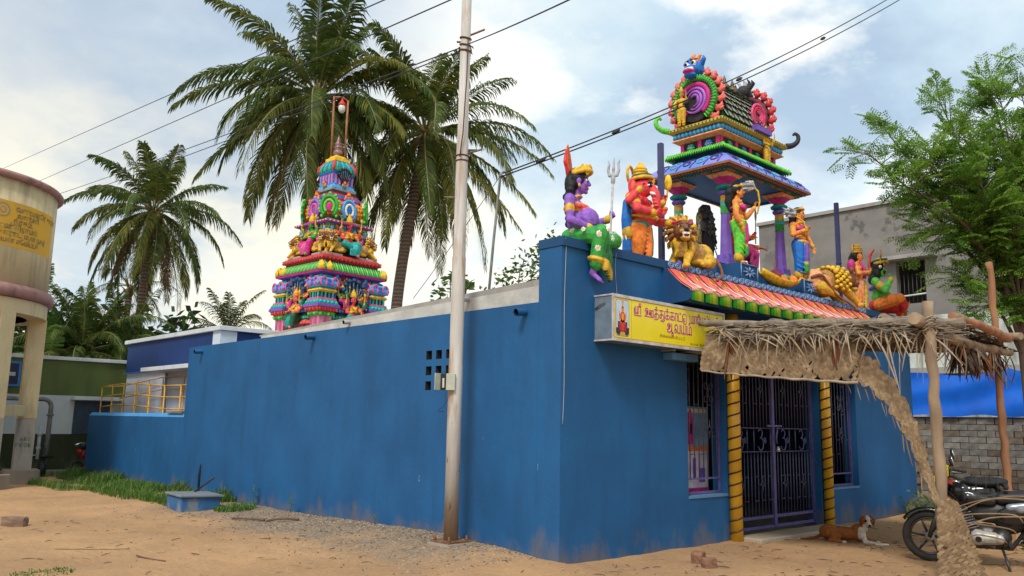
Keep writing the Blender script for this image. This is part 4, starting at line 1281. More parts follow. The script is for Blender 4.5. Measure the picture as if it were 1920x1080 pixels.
ms = thing('service_mast', 'thin grey conduit mast with a hooked top on the hall roof', 'mast', (.32, 1.72, 3.1))
mb = MB(); mb.tube([(0, 0, 0), (.01, -.09, 1.0), (.02, -.19, 1.9)]+arcpts((.02+.045, -.22, 1.93), .06, PI, 0, 8)+[(.125, -.22, 1.78)], .019, 8); mb.build('conduit', mat('conduit_grey', (.30, .31, .30), .5, (.2, .2, .19), 6), ms)
wire([MA, (.45, 3.62, 3.50)], .005, 'thin slanting service wire from the roof mast down to the roof', .02, nm='service_wire')
for k, (x, y, h, lb) in enumerate(((2.40, .30, 1.85, 'dark violet flag pole standing left of the pavilion'), (7.97, .30, 2.05, 'dark blue flag pole standing right of the pavilion'))):
    mb = MB(); mb.box((-.035, -.035, 0), (.035, .035, h)); mb.box((-.042, -.042, .85), (.042, .042, .875), 0)
    tag(mb.build('flag_pole', mat('pole_indigo', (.055, .06, .16), .45, (.04, .045, .12), 6), None, loc=(x, y, PT)), lb, 'pole', 'square poles on the parapet')

# ---------------------------------------------------------------- blue plinth box by the wall
px_ = thing('inspection_chamber', 'small blue painted masonry box with a cracked grey lid beside the wall', 'masonry box', (-.95, 7.92, 0))
Mz = Matrix.Rotation(R(-5), 4, 'Z')
mb = MB(); mb.box((-.36, -.40, -.2), (.30, .44, .24), 0, Mz); mb.build('body', plaster('box_blue_paint', (.035, .14, .32), (.025, .105, .25), (.04, .08, .16), (.3, .27, .2), -.1, .12, .5, (.3, .42, .5)), px_, bevel=.015)
mb = MB(); mb.box((-.40, -.44, .242), (.35, .48, .28), 0, Mz @ Matrix.Rotation(R(1.5), 4, 'Y')); mb.build('lid', plaster('lid_slab_grey', (.20, .22, .24), (.14, .16, .18), (.08, .09, .1)), px_, bevel=.01)
mb = MB(); mb.tube([(.1, .3, .28), (.3, .1, .5), (.33, .06, .53)], .018, 6); mb.build('rod', mat('dark_rod', (.03, .03, .035), .6), px_)

# ---------------------------------------------------------------- buildings on the right
gb = thing('grey_building', 'unfinished grey cement building with one barred window behind the statues', 'building', (20, 0, 0))
GREY = bpy.data.materials.new('stained_cement'); GREY.use_nodes = True
t = GREY.node_tree; b = t.nodes['Principled BSDF']; b.inputs['Roughness'].default_value = .9; b.inputs['Specular IOR Level'].default_value = .15
tcn = N(t, 'ShaderNodeTexCoord')
def gnz(s_, d, st=(1, 1, 1), off=(0, 0, 0), r_=.6):
    mp = N(t, 'ShaderNodeMapping'); mp.inputs['Scale'].default_value = st; mp.inputs['Location'].default_value = off
    t.links.new(tcn.outputs['Object'], mp.inputs[0])
    n = N(t, 'ShaderNodeTexNoise'); n.inputs['Scale'].default_value = s_; n.inputs['Detail'].default_value = d; n.inputs['Roughness'].default_value = r_
    t.links.new(mp.outputs[0], n.inputs['Vector']); return n.outputs['Fac']
c = mixc(t, ramp(t, [(.35, 0.), (.65, 1.)], gnz(.45, 6, (1, 1, 2.2))).outputs[0], (.25, .232, .212), (.175, .165, .155))
c = mixc(t, math_n(t, 'MULTIPLY', ramp(t, [(.5, 0.), (.7, 1.)], gnz(2.2, 7, (1, 1, .4), (2, 2, 2))).outputs[0], .4), c, (.14, .132, .125))
sp_ = N(t, 'ShaderNodeSeparateXYZ'); t.links.new(tcn.outputs['Object'], sp_.inputs[0])
up = N(t, 'ShaderNodeMapRange'); up.inputs[1].default_value = 7.0; up.inputs[2].default_value = 8.3; t.links.new(sp_.outputs[2], up.inputs[0])
blot = math_n(t, 'MULTIPLY', ramp(t, [(.535, 0.), (.565, 1.)], gnz(1.15, 7, (1, 1, .8), (5, 3, 1), .62)).outputs[0], up.outputs[0])
c = mixc(t, math_n(t, 'MULTIPLY', blot, .75), c, (.095, .09, .09))
t.links.new(c, b.inputs['Base Color'])
mb = MB()
gw = [(3.16, 4.06, 5.62, 7.02)]
wall_panels(mb, gw, -14, 8.95, 5.2, 9.0, 20.0, 20.25, 'y')
mb.box((20.25, 8.7, -.4), (30, 8.95, 9.0)); mb.box((20.3, -14, 8.6), (30, 8.7, 8.75)); mb.box((23, -14, 5.2), (23.2, 8.7, 8.6))
mb.build('upper_wall', GREY, gb, world=True)
mb = MB(); mb.box((19.92, -14, 9.002), (20.3, 9.0, 9.12)); mb.build('coping', CONC, gb, world=True)
mb = MB(); mb.box((19.98, -14, 3.55), (20.25, 8.95, 5.198)); mb.build('whitewashed_wall', plaster('stained_whitewash', (.55, .58, .53), (.44, .47, .43), (.20, .20, .18), None, amt=.9), gb, world=True)
mb = MB(); mb.box((19.7, -14, 3.35), (20.25, 8.95, 3.548)); mb.box((19.6, 2.75, 7.04), (20.0, 4.5, 7.16)); mb.build('ledge', CONC, gb, world=True)
mb = MB(); mb.box((20.0, -14, -.4), (20.25, 8.95, 3.348)); mb.build('lower_wall', plaster('mouldy_whitewash', (.40, .42, .39), (.28, .29, .27), (.08, .08, .075), None, amt=.9), gb, world=True)
mb = MB()
for k in range(7):
    y = 3.22+k*.13
    mb.tube([(20.12, y, 5.62), (20.12, y, 6.6)], .009, 5)
wb = mb.build('window_bars', mat('window_bar_iron', (.10, .10, .10), .5), gb, world=True)
mb = MB(); mb.tube([(20.05, 3.0, 5.92), (20.05, 4.3, 5.86)], .03, 6); mb.build('white_pipe', mat('white_pipe', (.6, .6, .58), .5), gb, world=True)
# block wall with tarpaulin above
bk = thing('block_wall', 'weathered grey block wall right of the temple, dark with damp near the ground', 'wall', (17, 0, 0))
mb = MB(); mb.box((17.02, -8, -.4), (17.2, 2.75, 1.96)); mb.build('mortar_core', mat('dark_mortar', (.12, .105, .09), .95, (.07, .06, .05), 8), bk, world=True)
BM = [mat('block_grey', (.21, .195, .175), .9, (.135, .125, .11), 5, .5, 18, vary=.22), mat('block_brown', (.165, .125, .095), .9, (.10, .08, .06), 5, .5, 18, vary=.22)]
bmesh_v = []
for k in range(4):
    mb = MB()
    hw, hh, hd = .209, .077, .04
    r_ = random.Random(k)
    vs = []
    for z in (-hh, hh):
        for (a, b_) in ((-hw, 0), (hw, 0)):
            j = lambda: r_.uniform(-.008, .008)
            vs.append((-hd+abs(j()), a+j(), z+j()))
            vs.append((.03, a, z))
    mb.add(vs, [(0, 2, 6, 4), (0, 4, 5, 1), (2, 3, 7, 6), (4, 6, 7, 5), (0, 1, 3, 2)])
    bmesh_v.append([mb.mesh('wall_block', [BM[0]]), mb.mesh('wall_block', [BM[1]])])
nb = 0
for row in range(12):
    z = .02+row*.163
    y = 2.70-(.0 if row % 2 else .21)
    while y > -1.6:
        me = bmesh_v[random.randrange(4)][1 if (row < 4 and random.random() < .7) or random.random() < .18 else 0]
        o = link('wall_block', me, bk)
        o.location = (17-17+rnd(-.006, .006), y-.2, z+.08)
        o.rotation_euler = (rnd(-.01, .01), 0, rnd(-.01, .01))
        o.scale = (1, rnd(.94, 1.02), rnd(.95, 1.03))
        y -= .432; nb += 1
mb = MB()
for row in range(12):
    z = .02+row*.163; y = -1.85-(.21 if row % 2 else 0)
    while y > -7.6:
        mb.box((-.05, y-.2, z+.006), (.03, y+.2, z+.155)); y -= .432
tag(mb.build('far_blocks', BM[0], bk), kind='stuff')
mb = MB(); mb.box((16.96, -8, 1.962), (17.22, 2.77, 2.0)); mb.build('wall_cap', mat('mossy_cap', (.05, .05, .042), .95, (.09, .085, .07), 5), bk, world=True)
# tarpaulin
mb = MB()
n, m_ = 60, 14
for i in range(n+1):
    y = 2.62-i*.16
    topz = 3.22-.10*math.sin(min(1, i/16)*PI)+.03*math.sin(i*.5)
    if i > 16: topz = 3.20-.06*abs(math.sin((i-16)/14*PI))
    for j in range(m_+1):
        v_ = j/m_
        z = topz*(1-v_)+(2.03+.03*math.sin(i*.7))*v_
        x = 16.86+.05*math.sin(i*.55+v_*3)*v_+.035*math.sin(v_*9+i*.25)+.02*math.sin(i*1.9+v_*4)
        mb.v.append((x, y, z))
for i in range(n):
    for j in range(m_):
        a = i*(m_+1)+j
        mb.f.append([a, a+1, a+m_+2, a+m_+1]); mb.m.append(0); mb.sm.append(True)
tp = mb.build('tarpaulin', mat('blue_tarpaulin', (.008, .16, .80), .42, (.008, .125, .66), 2, .15, 9, spec=.5, trans=.25), None, origin=(16.9, 2.6, 2.0))
tag(tp, 'bright blue tarpaulin sheet hung above the grey block wall', 'tarpaulin')
# ================================================================ STATUES
ST = 'painted statues along the parapet'
def statue(label, x, y, z, rz):
    return thing('painted_statue', label, 'statue', (x, y, z), R(rz), ST)
def flower(f, part, c, n, s, m='white', mid='yellow'):
    """five-petal painted flower lying on a surface with normal n"""
    n = V(n).normalized(); a = n.orthogonal().normalized(); b = n.cross(a); c = V(c)
    for k in range(6):
        d = a*math.cos(2*PI*k/6)+b*math.sin(2*PI*k/6)
        f.c(part, c+d*s*.3, c+d*s, s*.34, s*.30, m, .006)
    f.e(part, c+n*s*.2, s*.36, mid, None, .01)
def swags(f, part, top, bot, rx0, rx1, y0, y1, n, r, m, sag=.05):
    for k in range(n):
        u = (k+.5)/n
        z = top+(bot-top)*u; rx = rx0+(rx1-rx0)*u; yy = y0+(y1-y0)*u
        f.t(part, [(-rx, yy*.35, z+.03), (-rx*.55, yy*.85, z-sag*.5), (0, yy, z-sag), (rx*.55, yy*.85, z-sag*.5), (rx, yy*.35, z+.03)], [r*.6, r, r, r, r*.6], m)

# ---- seated purple figure with trident
f = Fig(); B, K = 'body', 'skirt'
P_ = 'purple2'; P2 = 'purple'
f.e(K, (0, .10, .09), (.20, .17, .11), 'green')
f.e(B, (0, .03, .26), (.185, .165, .15), P_); f.e(B, (0, -.08, .28), (.185, .185, .165), P_); f.e(B, (0, .07, .42), (.175, .125, .13), P_)
f.c(B, (-.17, .09, .51), (.17, .09, .51), .075, .075, P_); f.c(B, (0, .08, .53), (0, .05, .64), .065, .06, P_)
f.head((0, .02, .755), .295, P_, yaw=R(16))
f.ring(B, (0, .07, .435), .172, .135, .035, 'orange', 14, .0, .012)
for a in np.linspace(-2.9, -.2, 8):
    f.e(B, (.19*math.cos(a), .06+.15*math.sin(a), .44), .034, 'red' if int(a*5) % 2 else 'coral', None, .016)
f.ring(B, (0, .065, .395), .172, .135, .012, 'gold', 12, 0, .008); f.ring(B, (0, .065, .48), .15, .12, .012, 'gold', 12, 0, .008)
f.ring(B, (0, .06, .575), .08, .075, .013, 'gold', 10, -.01, .006)
f.arm((-.235, .09, .50), (-.31, .06, .24), (-.17, -.20, .15), .062, P_, (.9, -.35, -.15), (-.1, .3, -1), .17, .5, -1)
f.arm((.235, .09, .50), (.36, -.10, .30), (.30, -.33, .36), .066, P_, (-.25, -.75, .45), (-.8, .25, -.1), .16, 1.0, 1)
f.foot((-.15, -.22, -.36), (-.1, -.8, -.5), .24, P_)
f.c('foot#0', (-.15, -.24, -.14), (-.15, -.22, -.36), .055, .045, P_)
f.t(K, [(-.10, .05, .08), (-.16, -.16, .08), (-.18, -.31, .06)], [.12, .115, .105], 'green')
f.t(K, [(-.18, -.33, .08), (-.17, -.29, -.10), (-.16, -.26, -.26)], [.115, .10, .095], 'green')
f.t(K, [(.10, .05, .08), (.20, -.20, .07), (.23, -.42, .06)], [.12, .11, .09], 'green')
f.t(K, [(.23, -.42, .06), (.05, -.43, .03), (-.06, -.38, .0)], [.10, .085, .07], 'green')
for k in range(5):
    x = -.16+.045*k-.02
    f.t(K, [(x+.08, -.37, .02), (x+.07, -.40, -.16), (x+.05+.01*k, -.38, -.33-.02*k)], [.03, .034, .04], 'green' if k % 2 else 'darkgreen')
    f.c(K, (x+.06+.01*k, -.38, -.25-.02*k), (x+.05+.01*k, -.38, -.31-.02*k), .045, .047, 'gold', .006)
f.ring(K, (-.16, -.26, -.22), .10, .10, .022, 'gold', 12, .02, .012)
for p, n in (((-.30, -.12, .12), (-1, -.1, .3)), ((-.29, -.33, .06), (-1, -.3, .1)), ((-.26, -.31, -.10), (-1, -.3, 0)), ((-.20, -.43, .12), (-.3, -1, .3)), ((.12, -.55, .08), (-.3, -1, .2)), ((-.06, -.46, .05), (-.3, -1, .2)), ((-.20, .06, .13), (-1, .1, .2)), ((-.12, -.36, .19), (-.3, -.3, 1)), ((.25, -.57, .10), (.1, -1, .3)), ((.20, -.42, .17), (0, -.2, 1))):
    flower(f, K, p, n, .030)
f.e('hair', (0, .06, .80), (.135, .15, .15), 'black'); f.e('hair', (0, .13, .74), (.14, .10, .16), 'black')
for sx in (-1, 1):
    for k in range(5):
        f.e('hair', (sx*(.11+.01*(k % 2)), .10+.012*k, .70-.055*k), (.05, .06, .045), 'black')
for k in range(8):
    f.e('hair', (.06*math.sin(k*2.1), .17+.015*math.sin(k), .70-.062*k), (.085-.004*k, .06, .05), 'black')
f.ring('crown', (0, -.005, .865), .125, .145, .026, 'gold', 14, -.02); f.ring('crown', (0, .0, .905), .115, .13, .024, 'yellow', 14, -.03)
f.e('crown', (0, -.13, .92), (.045, .02, .06), 'gold'); f.e('crown', (0, -.147, .92), (.02, .015, .025), 'red', None, .004)
for k in range(7):
    a = -PI/2+(k-3)*.38
    f.e('crown', (.12*math.cos(a), .0+.135*math.sin(a), .93), (.022, .02, .035), 'gold')
for k in range(7):
    x = (k-3)*.036
    f.t('plume', [(x*.5, .16, .84), (x*1.2, .19, 1.0), (x*.8, .19, 1.24-abs(k-3)*.03)], [.024, .028, .015], 'orange' if k % 2 else 'red')
f.e('plume', (0, .195, 1.02), (.11, .02, .20), 'red'); f.e('plume', (0, .15, .87), (.06, .03, .05), 'gold')
a0, a1 = V((.20, -.36, .02)), V((.34, -.37, .86))
d = (a1-a0).normalized()
f.c('trident', a0-d*.02, a1, .017, .017, 'silver'); f.c('trident', a1-d*.04, a1, .03, .034, 'grey')
lat = V((0, 1, 0)).cross(d).normalized()
yv = V((0, 1, 0))
f.t('trident', [a1, a1+d*.14, a1+d*.30], [.02, .022, .006], 'grey')
for s_ in (-1, 1):
    f.t('trident', [a1+d*.05, a1+d*.05+yv*s_*.055, a1+d*.12+yv*s_*.078, a1+d*.20+yv*s_*.066, a1+d*.27+yv*s_*.085], [.022, .022, .02, .018, .006], 'grey')
_s = statue('purple seated statue in flowered green skirt holding a trident at the wall corner', .52, .17, PT, 27); _s.scale = (.97, .94, 1.08); f.build(_s, .0095)

# ---- elephant-headed red figure
f = Fig(); RD = 'skinred'
for sx in (-1, 1):
    f.t('skirt', [(sx*.085, 0, .46), (sx*.10, -.01, .25), (sx*.10, 0, .07)], [.135, .12, .085], 'orange')
    f.foot((sx*.10, -.02, .06), (sx*.3, -1, -.1), .2, RD)
swags(f, 'skirt', .42, .12, .19, .15, -.145, -.10, 5, .018, 'peach', .05)
f.t('skirt', [(0, -.14, .46), (0, -.15, .25), (0, -.13, .06)], [.035, .045, .05], 'orange')
f.e('skirt', (0, 0, .50), (.215, .175, .075), 'teal'); f.t('skirt', [(.16, -.10, .48), (.20, -.10, .30), (.19, -.09, .12)], [.04, .045, .05], 'teal'); f.t('skirt', [(.20, -.07, .3), (.22, -.06, .06)], [.03, .045], 'orange')
f.t('sash', [(-.18, .12, .80), (-.21, .12, .55), (-.19, .12, .30), (-.17, .12, .12)], [.06, .075, .065, .075], 'blue'); f.e('sash', (-.16, .12, .09), (.09, .08, .09), 'navy')
f.t('sash', [(-.18, .1, .8), (.0, .15, .86), (.18, .1, .8)], [.05, .05, .05], 'sky'); f.c('sash', (-.2, .1, .34), (-.2, .1, .38), .08, .08, 'gold', .004)
f.e(B, (0, -.06, .62), (.19, .20, .16), RD); f.e(B, (0, .0, .79), (.20, .14, .13), RD)
f.c(B, (-.16, .02, .86), (.16, .02, .86), .08, .08, RD)
for sx in (-1, 1):
    f.e(B, (sx*.085, -.11, .82), (.075, .055, .06), RD)
f.t(B, [(.14, -.06, .93), (.08, -.14, .80), (.0, -.22, .70), (-.10, -.22, .62)], [.014]*4, 'gold', .008); f.ring(B, (0, -.03, .60), .20, .225, .018, 'yellow', 14, .02, .01)
f.e(B, (0, -.05, 1.03), (.135, .15, .14), RD); f.e(B, (0, -.14, 1.07), (.08, .07, .09), RD)
f.t(B, bez([(0, -.17, 1.02), (0, -.24, .92), (.01, -.25, .80), (.05, -.26, .70), (.11, -.29, .66), (.13, -.33, .70)], 3), list(np.linspace(.072, .032, 16)), RD)
for k in range(5):
    z = .95-.05*k
    f.ring(B, (0, -.222-.007*k, z), .061-.004*k, .056-.004*k, .008, 'coral', 10, .0, .004)
f.e(B, (.12, -.34, .735), (.04, .04, .035), 'orange')
for sx in (-1, 1):
    f.e(B, (sx*.20, .03, 1.00), (.10, .03, .14), RD, (0, sx*.15, sx*.35)); f.e(B, (sx*.205, .0, 1.0), (.065, .025, .095), 'coral', (0, sx*.15, sx*.35), .006)
    f.c(B, (sx*.06, -.19, .93), (sx*.085, -.27, .90), .02, .008, 'white', .008)
    f.e(B, (sx*.075, -.175, 1.045), (.03, .025, .018), 'white', None, .006); f.e(B, (sx*.075, -.19, 1.045), (.013, .02, .016), 'black', None, .02)
    f.c(B, (sx*.04, -.20, 1.09), (sx*.11, -.16, 1.085), .009, .007, 'black', .016)
f.e(B, (0, -.215, 1.12), (.012, .02, .04), 'gold', None, .016)
f.arm((-.21, .02, .85), (-.33, -.08, .66), (-.13, -.26, .62), .072, RD, (.6, -.5, .5), (0, -1, .2), .15, .5, -1)
f.arm((-.20, .06, .87), (-.35, .03, .78), (-.30, -.12, .95), .062, RD, (.3, -.1, .9), (.6, -.6, 0), .14, .9, -1)
f.arm((.21, .02, .85), (.30, -.16, .60), (.22, -.38, .55), .072, RD, (-.1, -.95, .0), (0, .0, 1), .17, .15, 1)
f.arm((.20, .06, .87), (.36, -.07, .74), (.33, -.26, .90), .062, RD, (-.1, -.25, .9), (-.7, -.5, 0), .14, .9, 1)
f.c('axe', (.31, -.30, .92), (.31, -.34, 1.20), .016, .014, 'gold'); f.e('axe', (.31, -.33, 1.17), (.045, .055, .12), 'yellow'); f.e('axe', (.31, -.33, 1.17), (.05, .02, .09), 'gold', None, .003)
f.ring('crown', (0, -.04, 1.16), .135, .15, .026, 'gold', 14, -.01); f.ring('crown', (0, -.04, 1.20), .13, .14, .018, 'darkgreen', 14, -.01)
for z, r in ((1.22, .125), (1.27, .115), (1.31, .10), (1.345, .075), (1.37, .045), (1.40, .022)):
    f.e('crown', (0, -.02, z), (r, r, .028), 'gold' if int(z*100) % 2 else 'yellow')
f.t('crown', arcpts((0, .13, 1.24), .13, -.9, PI+.9, 16), [.022]*17, 'gold')
f.build(statue('red elephant-headed statue in orange skirt with gold crown and raised axe', 1.84, .26, PT, 20), .0095)

# ---- attendants with fly whisks
def attendant(label, loc, rz, legl, legr, whisk_side, armL, armR, whisk, back='black', band='magenta', extra=None, yawh=0.0, sash=None):
    f = Fig(); S_ = 'skin'
    for sx, m in ((-1, legr), (1, legl)):
        f.t('trousers', [(sx*.075, 0, .66), (sx*.085, -.02, .42), (sx*.085, .0, .10)], [.115, .092, .066], m)
        for k in range(6):
            z = .58-.085*k
            f.t('trousers', [(sx*.085-.09, -.03, z+.03), (sx*.085-.04, -.09, z-.02), (sx*.085+.04, -.09, z-.02), (sx*.085+.09, -.03, z+.03)], [.006, .012, .012, .006], m)
        f.c('trousers', (sx*.085, 0, .10), (sx*.085, 0, .13), .078, .078, 'gold', .004)
        f.foot((sx*.085, .0, .07), (sx*.35, -1, -.08), .2, S_)
    f.e('trousers', (0, .0, .66), (.16, .125, .09), 'gold'); f.ring('trousers', (0, 0, .70), .155, .12, .022, 'yellow', 14)
    f.t('trousers', [(0, -.12, .66), (.0, -.13, .50), (0, -.11, .34)], [.035, .038, .04], sash or 'purple'); f.t('trousers', [(0, -.11, .34), (.0, -.10, .16)], [.04, .035], 'gold'); f.c('trousers', (0, -.12, .26), (0, -.11, .18), .045, .045, 'green', .003)
    f.e(B, (0, 0, .76), (.125, .10, .10), S_); f.e(B, (0, .0, .93), (.135, .10, .11), S_); f.c(B, (-.12, .02, 1.0), (.12, .02, 1.0), .06, .06, S_)
    for sx in (-1, 1):
        f.e(B, (sx*.06, -.085, .93), (.062, .055, .058), band, None, .006)
    f.ring(B, (0, .0, .925), .137, .105, .026, band, 14, 0, .006); f.ring(B, (0, .0, .84), .125, .10, .008, 'gold', 12, 0, .004)
    f.t(B, [(-.09, -.05, 1.03), (0, -.12, .94), (.0, -.11, .80)], [.012]*3, 'gold', .006); f.ring(B, (0, .0, 1.045), .07, .065, .014, 'gold', 10, -.01, .006)
    f.c(B, (0, .02, 1.02), (0, .0, 1.13), .05, .046, S_)
    f.head((0, -.01, 1.205), .20, S_, yaw=yawh)
    f.arm((-.18, .02, .99), *armR[:2], .050, S_, armR[2], armR[3], .13, armR[4], -1)
    f.arm((.18, .02, .99), *armL[:2], .050, S_, armL[2], armL[3], .13, armL[4], 1)
    f.e('hair', (0, .03, 1.245), (.10, .11, .105), back); f.e('hair', (0, .12, 1.20), (.09, .085, .10), back); f.t('hair', [(0, .1, 1.2), (0, .14, 1.05), (0, .11, .90)], [.08, .07, .04], back)
    f.ring('hair', (0, -.0, 1.29), .085, .09, .014, 'gold', 12, -.01, .006); f.e('hair', (0, -.06, 1.32), (.02, .02, .035), 'gold')
    p = [V(q) for q in whisk]
    f.t('whisk', p[:-1], [.016]*(len(p)-1), 'gold'); f.e('whisk', p[-2], .028, 'yellow')
    d = (p[-1]-p[-2]).normalized(); L = (p[-1]-p[-2]).length
    for k in range(26):
        a = V((rnd(-1, 1), rnd(-1, 1), rnd(-1, 1)))*.10*L/.25
        q = p[-2]+d*L*rnd(.6, 1.05)+a
        f.t('whisk', [p[-2], p[-2].lerp(q, .5)+a*.25, q+V((0, 0, -.04))], [.022, .022, .007], 'grey' if k % 3 else 'silver')
    f.build(statue(label, loc[0], loc[1], loc[2], rz), .0085)
attendant('orange-skinned standing statue with one green and one purple leg beside the lion', (4.33, .22, 4.16), 30, 'lilac', 'hotgreen', 1,
          ((.27, -.12, .84), (.26, -.26, 1.0), (0, -.2, 1), (-.4, -.9, 0), .8), ((-.24, .02, .78), (-.20, -.06, .60), (.05, -.2, -1), (.6, -.3, 0), .15),
          [(.28, -.30, .90), (.27, -.34, 1.10), (.26, -.32, 1.27), (.24, -.26, 1.33), (.18, -.02, 1.38)], sash='magenta')
attendant('orange-skinned standing statue in blue trousers on the right plinth', (6.34, .22, 4.16), -4, 'blue', 'blue', -1,
          ((.25, .0, .82), (.27, -.08, .64), (.1, -.2, -1), (-.6, -.3, 0), .15), ((-.25, -.02, .80), (-.10, -.17, .88), (.6, -.3, .5), (0, -.9, .2), .7),
          [(-.10, -.20, .86), (-.13, -.17, 1.02), (-.16, -.10, 1.10), (-.18, -.02, 1.15), (-.36, .02, 1.24)], yawh=R(8))

# ---- seated goddess inside the pavilion, with serpent hood behind
f = Fig()
f.e('skirt', (0, 0, .14), (.24, .20, .15), 'magenta'); f.t('skirt', [(-.1, 0, .18), (-.22, -.25, .16), (-.10, -.34, .10)], [.14, .12, .08], 'magenta'); f.t('skirt', [(.1, 0, .18), (.20, -.30, .18)], [.14, .11], 'pink'); f.t('skirt', [(.20, -.30, .18), (.18, -.30, -.18)], [.11, .085], 'magenta')
for k in range(6):
    f.t('skirt', [(-.28+.09*k, -.25, .22), (-.24+.09*k, -.34, .10), (-.2+.08*k, -.30, -.05-.03*k)], [.02, .028, .02], 'pink')
f.e(B, (0, .02, .38), (.15, .12, .14), RD); f.e(B, (0, .02, .55), (.17, .12, .12), 'magenta'); f.c(B, (-.15, .03, .62), (.15, .03, .62), .065, .065, RD); f.c(B, (0, .03, .64), (0, .02, .73), .05, .05, RD)
f.head((0, .0, .84), .22, RD); f.e('crown', (0, .02, .98), (.12, .12, .08), 'gold'); f.e('crown', (0, .02, 1.07), (.09, .09, .09), 'yellow'); f.e('crown', (0, .02, 1.16), (.05, .05, .08), 'gold')
f.arm((-.2, .03, .60), (-.32, -.10, .42), (-.28, -.30, .40), .058, RD, (0, -1, -.1), (0, 0, -1), .15, .2, -1)
f.arm((.2, .03, .60), (.34, -.10, .46), (.36, -.30, .52), .058, RD, (0, -.3, 1), (-1, -.3, 0), .14, .9, 1)
f.arm((.2, .06, .58), (.30, -.16, .36), (.26, -.40, .30), .058, RD, (.1, -1, -.25), (0, 0, -1), .16, .25, 1)
f.c('spear', (.36, -.33, .40), (.37, -.34, .86), .014, .012, 'gold'); f.e('spear', (.37, -.34, .92), (.045, .02, .11), 'tan')
f.e('seat', (0, .02, -.06), (.32, .26, .10), 'blue'); f.e('seat', (0, .02, -.16), (.36, .30, .08), 'sky')
f.build(statue('red seated goddess statue in pink draped skirt inside the pavilion', 5.45, 1.0, 4.46, 24), .011)
t_ = thing('serpent_hood', 'tall black scaled serpent hood backdrop inside the pavilion', 'statue', (5.15, 1.36, 4.20), R(24), ST)
mb = MB()
for k in range(7):
    a = R(90+(k-3)*23)
    tip = V((.56*math.cos(a), 0, .62+.62*math.sin(a)))
    mb.tube(bez([(tip.x*.25, 0, .1), (tip.x*.7, .03, .55), tip*.93+V((0, .0, .0)), tip+V((0, -.08, -.02))], 5), list(np.linspace(.08, .11, 10))+[.12, .13, .12, .09, .06, .03], 10, 0)
mb.build('serpent_body', paint('dark'), t_)
mb = MB()
for r_, z0 in ((.60, .62), (.50, .60)):
    pts = [V((r_*math.cos(a), .03, z0+r_*1.05*math.sin(a))) for a in np.linspace(-.5, PI+.5, 30)]
    mb.tube(pts, .05 if r_ > .55 else .02, 6)
mb.build('hood_rim', [mat('hood_rim_bronze', (.20, .14, .03), .45, (.03, .025, .01), 26, lo=.45, hi=.55)], t_)
mb = MB()
for r_ in (.16, .26, .36, .44):
    for k in range(int(r_*36)):
        a = -.3+(PI+.6)*k/(r_*36)
        mb.ell((r_*math.cos(a), -.10, .64+r_*1.1*math.sin(a)), (.026, .012, .040), 0 if (k % 3) else 1, (0, -a+PI/2, 0), 6, 4)
tag(mb.build('hood_scales', [mat('scale_olive', (.10, .085, .02), .4), mat('scale_blue_line', (.06, .16, .22), .4)], t_), kind='stuff')

